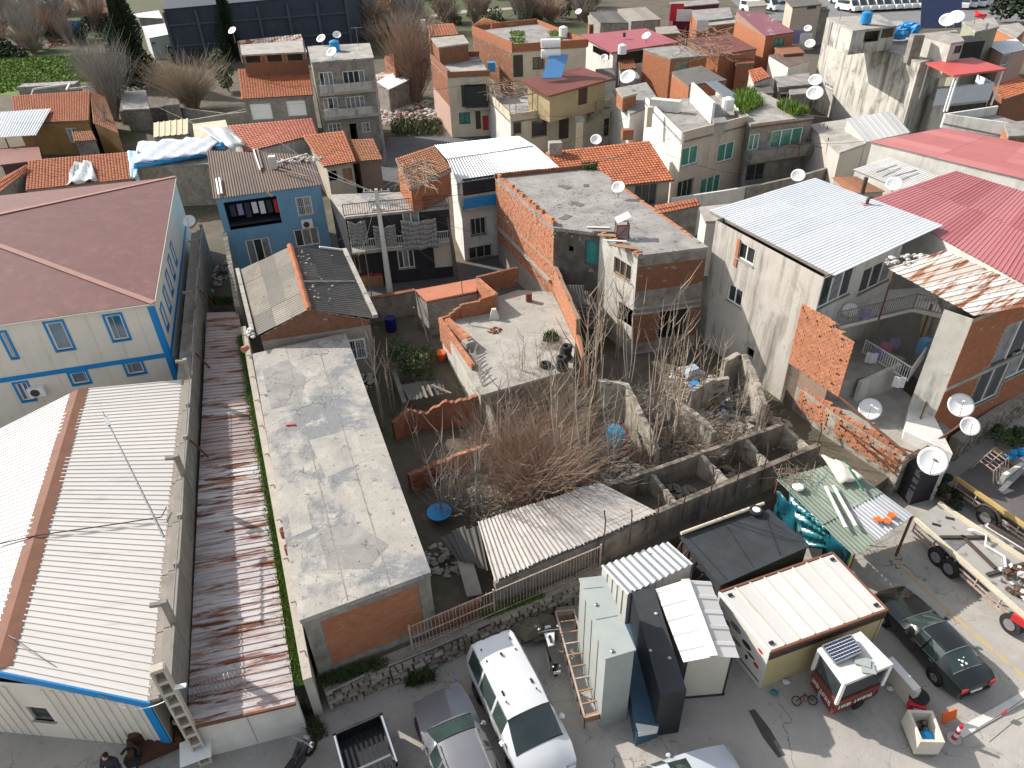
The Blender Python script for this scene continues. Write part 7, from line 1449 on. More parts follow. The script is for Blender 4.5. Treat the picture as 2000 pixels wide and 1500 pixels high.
plain('orange_far_house','orange brick house at the far right below the trees',[(1938,52,7.0),(1990,44,7.0),(2005,56,6.8),(1985,74,6.6)],ZP,MT['brick'],[],rm=MT['concrete'],rkind='flat')
plain('right_tile_house','small clay tiled house right of the red canopy',[(1935,168,5.6),(1990,150,5.8),(2030,172,5.4),(1958,196,5.0)],ZP,MT['brickdk'],[],rm=MT['tilenew'],rkind='tile',tw=.35,tl=.4)
T,P,_=plain('white_terrace_house','white parapet terrace house above the long red roof',[(1842,240,6.6),(1945,224,6.6),(2030,252,6.4),(1990,270,6.3)],ZP,MT['whiteplaster'],[],rm=MT['roofgrey'],rkind='flat',over=.04)
for (p,q) in (((1842,240,6.6),(1945,224,6.6)),((1842,240,6.6),(1990,270,6.3))):
    a,c=U(*p),U(*q); ee=(c-a).to_2d().normalized(); nn=V((-ee.y,ee.x)); b=MB(); b.prism([a.to_2d(),c.to_2d(),c.to_2d()+nn*.2,a.to_2d()+nn*.2],6.2,7.3); b.build('parapet',MT['whiteplaster'],T)
bh('right_brick_stub','orange brick stub wall at the right edge above the red roof',[(1962,240,8.0),(2030,232,8.0),(2040,262,7.8),(1970,266,7.8)],z0=5.5)
leafy('right_garden','green garden shrubs below the small clay roof at the right edge',U(1975,212,ZP),[(rr(-3,4),rr(-2,2),rr(.5,2),rr(.6,1.2)) for i in range(10)],.25,MT['leafolive'],160)
# houses at the far left edge
plain('far_dark_hall','huge dark blue-grey hall behind the cypress trees',[(318,18,9.0),(672,-14,9.6),(702,-40,10),(330,-50,10)],ZP,mat('hall_wall',(.045,.055,.08),(.035,.044,.064),.15,.8,.05,6,streak=((.09,.1,.125),.4)),[],rm=mat('hall_roof',(.03,.04,.06),(.025,.033,.05),.4,.7,.05),rkind='flat',cat='hall')
hA,hB=U2(318,18,9.0),U2(672,-14,9.6)
T=thing('hall_frame','dark steel columns along the wall of the huge hall','columns',hA.to_3d())
ee=(hB-hA).normalized(); ou=V((ee.y,-ee.x)); L_=(hB-hA).length
for i in range(7):
    b=MB(); p=hA+ee*(L_*i/6); b.prism([p-ee*.2-ou*.3,p+ee*.2-ou*.3,p+ee*.2+ou*.25,p-ee*.2+ou*.25],ZP,8.6); b.build('column',mat('hall_column',(.07,.08,.105),(.06,.07,.09),1,.7,.03),T)
for z in (3.6,6.6): b=MB(); b.prism([hA,hB,hB+ou*.15,hA+ou*.15],z,z+.25); b.build('girt',MATS['hall_column'],T)
plain('white_annex','pale mint shed attached to the left end of the dark hall',[(276,52,4.6),(328,45,4.8),(337,66,4.4),(290,75,4.2)],ZP,mat('mint_panel',(.5,.56,.52),(.45,.5,.47),.8,.7,.05),[('f',292,82,308,88,'white',1)],rm=MT['bluewhite'],nu=4,pitch=.5,cat='shed')
plain('far_shelter','far open white shelter behind the cypress',[(258,28,3.6),(310,20,3.6),(318,36,3.4),(270,34,3.4)],ZP,MT['oldconcrete'],[],rm=MT['whitesheet'],nu=3,pitch=.6,cat='shed')
plain('far_red_hut','far reddish brown hut at the edge of the field',[(196,6,3.6),(240,0,3.6),(248,20,3.4),(200,24,3.4)],ZP,MT['brickdk'],[],rm=MT['tileold'],rkind='flat',cat='hut')
plain('far_teal_house','far long roof with teal edge beyond the field',[(70,-6,4),(130,-8,4),(128,4,3.8),(72,8,3.8)],ZP,MT['pinkplaster'],[],rm=mat('teal_roof',(.08,.3,.3),None,1,.7,0),rkind='flat')
rubble_at('far_litter','scattered colourful litter at the edge of the green field',U(60,92,ZP),7,3,110,.2,.7,hmax=.4,mats=[MT['trash'],MT['cloth4'],MT['redpl'],MT['wood'],MT['trash'],MT['cloth1']])
b=MB(); c=U(142,55,ZP+.8); b.box(c,(3.2,.1,2.6),.2); tag(b.build('blue_board',MT['tarpblue']),'bright blue board standing beyond the field','board')
T=thing('white_pergola','white pipe frame pergola behind the ochre house','pergola',U(100,180,ZP)); b=MB()
for (p,q) in (((66,174,4),(136,164,4)),((136,164,4),(130,176,4)),((66,174,4),(62,186,3)),((136,174,3.4),(170,170,3.4))): b.bar(U(*p),U(*q),.2)
b.build('pipes',MT['whitepaint'],T); b=MB(); b.box(U(100,178,2.8),(7,2,1.8),.1); b.build('grey_store',MT['roofgrey'],T)
# ================================================================= parking lot: boxes and kiosks
def boxpx(T,top,z,m_,z0=0,name='body'):
    pl=ccw([U2(*p,z) for p in top]); b=MB(); b.prism(pl,z0,z); b.build(name,m_,T); return pl
def edges_of(pl): return [(pl[i],pl[(i+1)%len(pl)]) for i in range(len(pl))]
def out_of(a,c): e=(c-a).normalized(); return V((e.y,-e.x))
T=thing('grey_locker','tall grey-green steel box standing left of the white containers','container',U(1190,1300,0)); pl=boxpx(T,[(1133,1133),(1178,1128),(1239,1270),(1183,1287)],4.0,MT['greybox'])
b=MB(); b.prism(inset(pl,-.04),4.0,4.06); b.build('lid',MT['greybox'],T)
for (a,c) in edges_of(pl):
    o_=out_of(a,c); L_=(c-a).length; e=(c-a)/L_
    if L_>2 and o_.x<0:
        for k in (1,2,3): b=MB(); p=a+e*L_*k/4; b.prism([p-e*.02,p+e*.02,p+e*.02+o_*.02,p-e*.02+o_*.02],.2,3.9); b.build('seam',MT['steel'],T)
for k in range(2): b=MB(); a,c=U(1140+k*24,1150+k*60,4.065),U(1178+k*28,1146+k*56,4.065); b.bar(a,c,.03,.01); b.build('lid_seam',MT['steel'],T)
for k,(x,y) in enumerate(((1164,1180),(1195,1270))): b=MB(); b.rock(U(x,y,4.1),.08); b.build('lifting_eye',MT['steel'],T)
T=thing('white_ribbed_container','small white container with corrugated silver roof by the wall','container',U(1260,1150,0)); pl=boxpx(T,[(1176,1107),(1304,1060),(1351,1101),(1226,1160)],2.45,MT['whitepaint'])
q=[U(1174,1106,2.5),U(1304,1058,2.5),U(1353,1101,2.5),U(1226,1162,2.5)]; roof_sheets(T,q,5,1,MT['silversheet'],.24,.05,'sine',jit=.004)
for (a,c) in edges_of(pl):
    o_=out_of(a,c); e=(c-a).normalized(); n_=int((c-a).length/.3)
    for k in range(1,n_): b=MB(); p=a+e*(c-a).length*k/n_; b.prism([p-e*.05,p+e*.05,p+e*.03+o_*.03,p-e*.03+o_*.03],.1,2.4); b.build('wall_rib',MT['whitepaint'],T)
T=thing('black_panel_box','narrow black box with scuffed flat top beside the gabled kiosk','container',U(1290,1280,0)); pl=boxpx(T,[(1233,1153),(1277,1148),(1341,1349),(1290,1357)],2.5,MT['blackpaint'])
b=MB(); b.prism(inset(pl,.0),2.5,2.52); b.build('top_sheet',MT['blacktop'],T)
for k,(x,y) in enumerate(((1281,1198),(1270,1270),(1308,1285))): b=MB(); b.rock(U(x,y,2.55),.07); b.build('stain_lump',MT['dirtywhite'],T)
T=thing('blue_crate_box','low blue-grey box lying between the grey and black boxes','container',U(1250,1350,0)); pl=boxpx(T,[(1208,1222),(1236,1216),(1288,1416),(1243,1432)],.8,MT['bluebox'])
b=MB(); a=U2(1241,1413,.8); c=U2(1286,1420,.8); b.prism([a,a+V((.05,-.35)),c+V((-.05,-.1)),c],.6,.83); b.build('lit_flap',MT['whitepaint'],T)
# gabled kiosk
T=thing('gabled_kiosk','white metal kiosk with low ribbed gable roof','kiosk',U(1370,1300,0)); r0,r1=U(1338,1133,2.75),U(1393,1283,2.75); l0,l1=U(1280,1151,2.4),U(1335,1294,2.4); g0_,g1_=U(1387,1136,2.4),U(1444,1285,2.4)
roof_sheets(T,[l1,l0,r0,r1],5,1,MT['whitesheet'],.5,.03,'trap',jit=.002); roof_sheets(T,[r1,r0,g0_,g1_],5,1,MT['whitesheet'],.5,.03,'trap',jit=.002)
b=MB(); b.bar(r0+V((0,0,.05)),r1+V((0,0,.05)),.3,.04); b.build('ridge_cap',MT['whitepaint'],T)
pl=inset(ccw([l0.to_2d(),l1.to_2d(),g1_.to_2d(),g0_.to_2d()]),.15); b=MB(); b.prism(pl,.08,2.36); b.build('body',MT['offwhite'],T)
kf=min(range(4),key=lambda i:(pl[i]+pl[(i+1)%4]).y); a,c=pl[kf],pl[(kf+1)%4]; o_=out_of(a,c); b=MB(); m_=r1.to_2d()-(out_of(a,c)*-.0); mid=(a+c)/2
b.hexa([(*a,2.36),(*c,2.36),(*(c-o_*.1),2.36),(*(a-o_*.1),2.36)],[(*(a+(c-a)*.44),2.7),(*(a+(c-a)*.56),2.7),(*(a+(c-a)*.56-o_*.1),2.7),(*(a+(c-a)*.44-o_*.1),2.7)]); b.build('gable',MT['offwhite'],T)
b=MB(); b.prism(inset(pl,-.03),0,.09); b.build('skid',MT['blackpaint'],T)
b=MB(); e=(c-a).normalized(); b.prism([a-e*.0,a+e*.06,a+e*.06+o_*.02,a+o_*.02],.1,2.3); b.prism([c-e*.06,c,c+o_*.02,c-e*.06+o_*.02],.1,2.3); b.build('corner_trim',MT['blackpaint'],T)
# black roofed container
T=thing('black_roof_container','container with a flat black roof under the compound wall','container',U(1450,1080,0)); pl=boxpx(T,[(1331,1052),(1500,998),(1577,1067),(1407,1142)],2.3,mat('dark_cladding',(.05,.05,.055),(.035,.035,.04),1,.7,.1))
b=MB(); b.prism(inset(pl,-.06),2.3,2.36); b.build('roof',MT['blacktop'],T)
for k in range(3):
    a=U(1345+k*75,1050-k*22,2.37); c=U(1420+k*52,1132-k*24,2.37); b=MB(); b.bar(a,c,.04,.012); b.build('roof_seam',MT['blackpaint'],T)
b=MB(); b.tube([U(1330,1042,2.5),U(1492,983,2.5)],.07,8); tag(b.build('cream_pipe',MT['creamplaster']),'long cream pipe along the back edge of the black roof','pipe')
T=thing('spare_wheel','wheel with white rim lying on the black container roof','wheel',U(1476,1000,2.4)); c=U(1476,1000,2.42); b=MB(); ring=[c+V((math.cos(t/16*6.283)*.22,math.sin(t/16*6.283)*.22,.08)) for t in range(17)]; b.tube(ring,.09,8,cap=False); b.build('tyre',MT['black'],T,smooth=True); b=MB(); b.cyl(c+V((0,0,.02)),.16,.13,16); b.build('rim',MT['white'],T)
for i in range(5): b=MB(); b.bar(U(1322+i*10,1076+i*14,1.6),U(1332+i*10,1058+i*16,2.2),.06,.04); tag(b.build('scrap_wood',MT['rustiron']),['first','second','third','fourth','fifth'][i]+' scrap lath from the top in the gap left of the black roof','scrap','scrap laths in the gap')
# cream cabin
T=thing('cream_cabin','large cream cabin with panelled white roof and rusty rim','cabin',U(1570,1200,0)); ZK=2.45; pl=boxpx(T,[(1405,1156),(1626,1079),(1733,1190),(1505,1273)],ZK-.25,MT['yellowpanel'])
kf=min(range(4),key=lambda i:(pl[i]+pl[(i+1)%4]).y); kl=min(range(4),key=lambda i:out_of(pl[i],pl[(i+1)%4]).x)
a,c=pl[kl],pl[(kl+1)%4]; o_=out_of(a,c); e=(c-a).normalized(); L_=(c-a).length
b=MB(); b.prism([a,c,c+o_*.02,a+o_*.02],.02,ZK-.26); b.build('printed_side',MT['whitepaint'],T)
for k,(u,z,w_,h_,m_) in enumerate(((.25,.9,.28,.2,'redpl'),(.75,1.3,.5,.25,'blackpaint'),(1.35,1.5,.6,.3,'steel'),(.25,1.75,.25,.15,'redpl'),(.8,.75,.15,.22,'black'),(1.9,1.2,.3,.35,'steel'),(1.2,.9,.5,.18,'steel'),(.5,1.05,.4,.12,'blackpaint'),(2.3,1.5,.35,.25,'steel'))):
    p=c-e*u if (c.y<a.y) else a+e*u; d=-e if c.y<a.y else e; b=MB(); pts=[p+o_*.022+d*w_*.5+d*0]; cc=(p+d*w_*.5+o_*.022).to_3d()+V((0,0,z)); ring=[cc+d.to_3d()*math.cos(t*6.283/12)*w_*.5+V((0,0,math.sin(t*6.283/12)*h_*.5)) for t in range(12)]; b.hexa(ring,[q+o_.to_3d()*.006 for q in ring]); b.build('printed_mark',MT[m_],T)
b=MB(); b.prism([c-e*1.5+o_*.02,c-e*.1+o_*.02,c-e*.1+o_*.03,c-e*1.5+o_*.03] if c.y<a.y else [a+e*.1+o_*.02,a+e*1.5+o_*.02,a+e*1.5+o_*.03,a+e*.1+o_*.03],.28,.34); b.build('sill_line',MT['blackpaint'],T)
q=[U(1405,1156,ZK),U(1626,1079,ZK),U(1733,1190,ZK),U(1505,1273,ZK)]
for i in range(8):
    b=MB(); p=[bil(q,i/8+.004,.02),bil(q,(i+1)/8-.004,.02),bil(q,(i+1)/8-.004,.98),bil(q,i/8+.004,.98)]; z_=rr(0,.006)
    b.prism([v.to_2d() for v in p],ZK-.08,ZK-.02+z_,var=rr(0,1)); b.build('roof_panel',MT['whitesheet'],T)
    if i: b=MB(); b.bar(bil(q,i/8,.02),bil(q,i/8,.98),.06,.07); b.build('roof_rib',MT['offwhite'],T)
for i in range(4): b=MB(); b.bar(q[i]+V((0,0,-.06)),q[(i+1)%4]+V((0,0,-.06)),.08,.15); b.build('rim_beam',MT['rustcap'] if i!=3 else MT['whitepaint'],T)
for (u,v) in ((.05,.1),(.05,.9),(.95,.1),(.95,.9)): b=MB(); b.box(bil(q,u,v)+V((0,0,.03)),(.16,.1,.06),.3); b.build('roof_hatch',MT['blackpaint'],T)
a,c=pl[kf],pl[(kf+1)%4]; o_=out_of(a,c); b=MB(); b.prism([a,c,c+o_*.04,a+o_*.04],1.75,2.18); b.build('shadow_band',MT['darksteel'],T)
b=MB(); b.prism([pl[kl]-V((0,0)),pl[kl],pl[kl]][:3] if False else [c-(c-a)*.02,c,c+o_*.03,c-(c-a)*.02+o_*.03],.02,2.2); b.build('corner_post',MT['yellowpanel'],T)
# solar kiosk
T=thing('snack_kiosk','small maroon snack kiosk with a solar panel on its white roof','kiosk',U(1660,1320,0)); ZQ=2.3
tp=[U2(1598,1266,ZQ),U2(1681,1233,ZQ),U2(1745,1297,ZQ),U2(1649,1337,ZQ)]; pl=ccw(tp); cen=sum(pl,V((0,0)))/4
lo=[cen+(p-cen)*.86 for p in pl]; hi=[cen+(p-cen)*.96 for p in pl]; mar=mat('maroon_wrap',(.16,.035,.03),(.2,.05,.04),2,.5,.03,10,spots=[((.3,.2,.16),3,.68,.08)])
b=MB(); b.hexa([(*p,.25) for p in lo],[(*p,1.15) for p in hi]); b.build('counter_body',mar,T)
b=MB(); b.hexa([(*(cen+(p-cen)*.9),1.15) for p in pl],[(*(cen+(p-cen)*.93),2.15) for p in pl]); b.build('glazing',MT['glass'],T)
for p in pl: b=MB(); q_=cen+(p-cen)*.95; b.bar((*q_,1.1),(*q_,2.2),.1); b.build('corner_post',MT['white'],T)
b=MB(); b.prism(pl,2.16,2.3); b.build('roof',MT['whitepaint'],T)
sp=[U(1606,1262,ZQ+.08),U(1661,1240,ZQ+.2),U(1686,1272,ZQ+.2),U(1632,1296,ZQ+.08)]; b=MB(); b.hexa([p-V((0,0,.04)) for p in sp[::-1]],sp[::-1]); so_=b.build('solar_panel',MT['solar'],T)
for i in range(1,10): b=MB(); b.bar(sp[0].lerp(sp[1],i/10)+V((0,0,.006)),sp[3].lerp(sp[2],i/10)+V((0,0,.006)),.012,.004); b.build('cell_line',MT['steel'],so_)
for i in range(1,6): b=MB(); b.bar(sp[0].lerp(sp[3],i/6)+V((0,0,.007)),sp[1].lerp(sp[2],i/6)+V((0,0,.007)),.014,.004); b.build('cell_line',MT['white'],so_)
for i in range(4): b=MB(); b.bar(sp[i]+V((0,0,.0)),sp[(i+1)%4]+V((0,0,.0)),.05,.05); b.build('panel_frame',MT['steel'],so_)
b=MB(); b.box(U(1685,1292,ZQ+.06),(.5,.35,.05),-.4); b.box(U(1695,1305,ZQ+.04),(.45,.4,.03),-.2); b.build('roof_sheet_patch',MT['greybox'],T)
for i in range(4):                                              # white lettering bands on the two visible sides
    a,c=lo[i],lo[(i+1)%4]; a2,c2=hi[i],hi[(i+1)%4]; o_=out_of(a,c)
    if o_.y>.3: continue
    b=MB(); n_=13
    for k in range(n_):
        u=.1+.8*k/n_; 
        if k==5: continue
        w_=.055*(c-a).length; zc=.72+rr(-.02,.02); t=(zc-.25)/.9
        p=(a.lerp(c,u)).lerp(a2.lerp(c2,u),t)+o_*.03; e=(c-a).normalized(); hh=.16 if k%3 else .2
        b.bar((*p,zc-hh/2),(*p,zc+hh/2),.02,w_*.35)
        if k%2: b.bar((*(p+e*w_*.4),zc-hh/2),(*(p+e*w_*.4),zc+hh/2),.02,w_*.3)
        b.bar((*p,zc+(hh/2-.02)*(1 if k%3 else -1)),(*(p+e*w_*.5),zc+(hh/2-.02)*(1 if k%3 else -1)),.02,.035)
    b.build('lettering',MT['whitepaint'],T)
b=MB(); b.prism([cen+(p-cen)*.55 for p in pl],.0,.25); b.build('axle_box',MT['black'],T)
for k,(x,y) in enumerate(((1672,1372),(1700,1350))): b=MB(); c=U(x,y,.25); b.tube([c+V((-.04,.1,0)),c+V((.04,-.1,0))],.25,14); b.build('wheel',MT['black'],T)
b=MB(); c=U(1597,1352,0); b.frame(c+V((-.2,-.3,.0)),(.5,-.55,0),(.2,.18,0),(0,0,.8)); tag(b.build('grey_cabinet',mat('grey_cabinet',(.22,.26,.28),(.18,.21,.23),2,.5,.03)),'grey cabinet leaning against the maroon kiosk','cabinet')
# litter by the kiosk
T=thing('small_bicycle','small red bicycle lying by the kiosk','bicycle',U(1570,1372,0)); c=U(1570,1372,.05); b=MB(); 
for d in (-.28,.28): b.tube([c+V((d+math.cos(t/12*6.283)*.16,math.sin(t/12*6.283)*.13,.12+.08*math.sin(t/12*6.283))) for t in range(13)],.02,5)
b.build('wheel',MT['black'],T); b=MB(); b.bar(c+V((-.28,0,.12)),c+V((.06,.18,.2)),.035); b.bar(c+V((.06,.18,.2)),c+V((.28,0,.12)),.035); b.bar(c+V((-.06,-.06,.16)),c+V((.06,.22,.24)),.035); b.build('frame',MATS['maroon_wrap'],T)
for i,(x,y,m_,lb) in enumerate(((1512,1352,'tarpteal','teal plastic bag on the ground before the cream cabin'),(1535,1332,'cloth3','pale crumpled bag near the cream cabin'),(1738,1345,'cloth3','white crumpled paper in the dark puddle by the kiosk'))): b=MB(); b.rock(U(x,y,.08),.16); tag(b.build('litter_bag',MT[m_]),lb,'litter')
# barrier, sign tub, concrete trough, cone
T=thing('concrete_barrier','low pale concrete barrier behind the kiosk','barrier',U(1760,1330,0)); o,_=pxwall(T,[(1735,1290,.9),(1790,1352,.9)],0,.22,MT['offwhite'],'wall',1)
b=MB(); a,c=U(1735,1290,.92),U(1790,1352,.92); b.bar(a+V((.07,.09,0)),c+V((.07,.09,0)),.3,.06); b.build('coping',MT['whitepaint'],T)
T=thing('red_tub','black and red tub with white lettering at the end of the barrier','tub',U(1787,1372,0)); c=U(1787,1374,0); b=MB(); b.tube([c,c+V((0,0,.5))],[.26,.34],16); b.build('body',MT['black'],T); b=MB(); b.frame(c+V((-.45,-.3,.1)),(.5,-.18,.0),(.1,.25,0),(0,0,.35)); b.build('red_panel',MT['redpl'],T); b=MB(); b.bar(c+V((-.32,-.37,.3)),c+V((-.05,-.46,.3)),.02,.1); b.build('mark',MT['whitepaint'],T)
T=thing('concrete_trough','open concrete trough holding rubbish at the lot entrance','trough',U(1810,1440,0)); tq=[U2(1772,1386,.95),U2(1822,1388,.95),U2(1846,1450,.95),U2(1798,1449,.95)]; pl=ccw(tq); pin=inset(pl,.09); b=MB()
for i in range(4):
    j=(i+1)%4; b.hexa([(*pl[i],.12),(*pl[j],.12),(*pin[j],.12),(*pin[i],.12)],[(*pl[i],.95),(*pl[j],.95),(*pin[j],.95),(*pin[i],.95)])
b.build('walls',MT['offwhite'],T); b=MB(); b.prism(pl,.1,.2); b.build('base',MT['oldconcrete'],T); b=MB(); b.prism(inset(pl,.15),0,.1); b.build('plinth',MT['black'],T)
b=MB(); b.rock(U(1812,1438,.45),.32); tag(b.build('blue_bag',mat('bright_blue_bag',(.02,.35,.75),None,1,.35,0)),'bright blue bag inside the concrete trough','bag')
rubble_at('trough_rubbish','grey rubbish inside the concrete trough',U(1803,1415,.3),.3,.5,36,.06,.14,mats=[MT['trash'],MT['cloth4'],MT['oldwood']],hmax=.25)
T=thing('traffic_cone','red and white cone post by the concrete trough','cone',U(1863,1442,0)); c=U(1862,1444,0); b=MB(); b.cyl(c,.22,.08,14); b.build('foot',MT['dirtywhite'],T)
for k in range(5): b=MB(); b.cyl(c+V((0,0,.08+k*.16)),.09-.008*k,.16,10); b.build('band',MT['redpl'] if k%2==0 else MT['white'],T)
b=MB(); c=U(1852,1412,.0); b.frame(c+V((-.25,0,.02)),(.5,.1,.1),(-.05,.1,.45),(0,-.05,.02)); tag(b.build('orange_sign',MT['orangepl']),'orange warning board leaning behind the cone','sign')
T=thing('chain_post','thin red ribbon on a cord across the entrance','cord',U(1960,1395,0)); b=MB(); b.tube([U(1905,1425,.35),U(1962,1392,.25),U(2020,1350,.4)],.012,5); b.build('cord',MT['darksteel'],T); b=MB(); b.box(U(1962,1391,.3),(.22,.05,.15),.5); b.build('ribbon',MT['redpl'],T)
b=MB(); a,c=U(1880,1442,0),U(2040,1350,0); d=(c-a).to_2d().normalized(); n_=V((-d.y,d.x)); b.prism([a.to_2d(),c.to_2d(),c.to_2d()+n_*.3,a.to_2d()+n_*.3],0,.05); o=b.build('kerb_strip',MT['whiteplaster']); o['kind']='structure'
# painted lines
def line_px(name,pts,w,m_,z=.004):
    b=MB(); ps=[U(*p,z) for p in pts]
    for i in range(len(ps)-1):
        a,c=ps[i].to_2d(),ps[i+1].to_2d(); e=(c-a).normalized(); n_=V((-e.y,e.x))*w/2; b.face([(*(a-n_),z),(*(c-n_),z),(*(c+n_),z),(*(a+n_),z)])
    o=b.build(name,m_); o['kind']='structure'; return o
yl=mat('worn_yellow_line',(.5,.36,.12),(.36,.31,.24),3,.9,.1,spots=[((.26,.24,.22),4,.55,.1)])
line_px('yellow_line',[(1722,1072),(1825,1170),(1905,1240),(2010,1330)],.14,yl); line_px('yellow_line',[(903,1330),(925,1410)],.14,yl)
dk=mat('tar_patch',(.06,.055,.052),(.09,.085,.08),1.5,.9,.2,8)
b=MB(); c=U(1480,1400,.005); pts=[(1462,1388),(1474,1385),(1505,1425),(1534,1475),(1520,1480),(1490,1440)]; b.face([U(*p,.005) for p in pts][::-1]); o=b.build('tar_patch',dk); o['kind']='structure'
# shed of green sheets with teal tarp
T=thing('green_canopy_shed','sagging green and grey corrugated canopy beside the podium wall','canopy',U(1650,1000,0))
q=[U(1516,938,2.7),U(1640,903,2.75),U(1783,1007,2.45),U(1668,1086,2.35)]
def sub(q,u0,u1,v0,v1,dz=0): return [bil(q,u0,v0)+V((0,0,dz)),bil(q,u1,v0)+V((0,0,dz)),bil(q,u1,v1)+V((0,0,dz)),bil(q,u0,v1)+V((0,0,dz))]
roof_sheets(T,sub(q,0,.42,0,.62,.03),2,1,MT['greensheet'],.2,.022,'sine'); roof_sheets(T,sub(q,.38,1,0,.6,.015),2,1,MT['greensheet'],.2,.022,'sine'); roof_sheets(T,sub(q,0,.4,.58,1,0),2,1,MT['greensheet'],.2,.022,'sine'); roof_sheets(T,sub(q,.38,1,.56,1,-.01),3,1,MT['silversheet'],.2,.03,'sine')
for (x,y) in ((1668,1083),(1782,1007),(1520,940)): p=U(x,y,2.4); b=MB(); b.bar(V((p.x,p.y,0)),p,.08); b.build('post',MT['rustiron'],T)
for i,(x0,y0,x1,y1) in enumerate(((1612,950,1652,1030),(1627,948,1672,1027))): b=MB(); b.bar(U(x0,y0,2.85),U(x1,y1,2.72),.12,.05); tag(b.build('crossed_lath',MT['whitepaint']),['left','right'][i]+' of two crossed white laths on the green canopy','lath')
for i,(x,y) in enumerate(((1714,1014),(1731,1016),(1740,1005))): b=MB(); c=U(x,y,2.62); b.box(c,(.3,.22,.04),.3+i*.3); b.box(c+V((.12,-.08,.005)),(.14,.1,.05),.4); tag(b.build('red_scrap',MT['orangepl']),['left','middle','right'][i]+' of the three red scraps on the grey sheets of the canopy','scrap')
b=MB(); c=U(1559,951,2.85); b.cyl(c,.25,.06,16,r2=.2); tag(b.build('white_plate',MT['dishwhite']),'round white plate lying on the green canopy','plate')
drape(T,[U(1604,888,3.0),U(1652,905,3.3),U(1690,935,2.95),U(1640,945,2.85)],MT['tarpcream'],8,6,.14,'cream_cloth')
b=MB(); b.tube([U(1650,900,3.2),U(1686,958,2.85)],.05,6); tag(b.build('green_pole',mat('green_pole',(.02,.12,.08),None,1,.5,0)),'green pole lying over the cream cloth on the canopy','pole')
b=MB()
for i in range(70): p=U(1530+rr(-14,60),925+rr(-10,14),2.9); a_=rr(0,6.28); l=rr(.3,.9); b.tube([p,p+V((math.cos(a_)*l,math.sin(a_)*l,rr(0,.3)))],[.012,.006],4)
tag(b.build('black_brush','x' and MT['twig'],None,kind='stuff'),'dark twigs heaped on the back of the green canopy','twigs')
T=thing('teal_tarp','crumpled teal printed tarpaulin hanging under the green canopy','tarp',U(1570,1060,0))
drape(T,[U(1517,958,2.4),U(1560,990,2.3),U(1552,1060,.9),U(1515,1010,.9)],mat('dark_teal',(.008,.07,.1),(.012,.1,.13),1.5,.35,.1,5),7,7,.16); drape(T,[U(1540,962,2.5),U(1612,1030,2.3),U(1640,1075,1.2),U(1572,1068,1.2)],MT['tarpteal'],16,14,.3,fr=2.3); drape(T,[U(1612,1030,2.2),U(1662,1078,2.2),U(1655,1110,.4),U(1605,1100,.4)],mat('dark_teal',(.008,.07,.1),(.012,.1,.13),1.5,.35,.1,5),6,6,.12)
T=thing('green_bottle','bright green sprayer bottle by the canopy post','bottle',U(1652,1090,.6)); c=U(1653,1098,.6); b=MB(); b.tube([c,c+V((0,0,.4)),c+V((0,0,.5)),c+V((0,0,.62))],[.12,.12,.05,.05],12); b.build('body',MT['greenpl'],T); b=MB(); b.tube([c+V((0,0,.63)),c+V((-.05,0,.75))],.05,8); b.build('cap',MT['cloth1'],T)
# ladder frame
T=thing('timber_frame','long rusty ladder-like steel frame lying by the grey box','frame',U(1120,1300,0)); A=[U(1085,1195,.75),U(1142,1402,.75)]; B=[U(1121,1191,.75),U(1174,1393,.75)]
for (p,q) in ((A[0],A[1]),(B[0],B[1])):
    for dz in (0,-.6): b=MB(); b.bar(p+V((0,0,dz)),q+V((0,0,dz)),.06); b.build('side_rail',MT['paleiron'],T)
for i in range(10):
    p=A[0].lerp(A[1],i/9); q=B[0].lerp(B[1],i/9); b=MB(); b.bar(p,q,.05); b.build('rung',MT['wood'] if i%3 else MT['paleiron'],T); 
    for w_ in (p,q): b=MB(); b.bar(w_,w_-V((0,0,.66)),.04); b.build('strut',MT['rustiron'],T)
b=MB(); p,q=A[1],B[1]; b.frame(p+V((0,0,-.35)),q-p,(.03,.12,0),(0,0,.35)); b.build('end_board',MT['wood'],T)
b=MB(); p,q=A[0],B[0]; b.frame(p+V((0,0,-.7)),(q-p),(.08,.4,0),(0,0,.45)); b.build('top_board',MT['oldwood'],T)
b=MB(); b.rock(U(1035,1225,.35),.8,flat=.6); b.rock(U(1060,1215,.3),.6,flat=.6); b.rock(U(1015,1240,.2),.6,flat=.5); tag(b.build('earth_mound',MT['dirt']),'brown earth mound at the foot of the stone wall','mound')
rubble_at('mound_rubble','rubble on the earth mound behind the motorbike',U(1035,1232,.25),1.1,.5,70,.05,.18,m_=MT['dirt'],hmax=.5)
rubble_at('lot_grit','gravel and grit along the foot of the stone wall',U(860,1335,.0),5.5,.9,420,.015,.06,m_=MT['rubble'],hmax=.03)
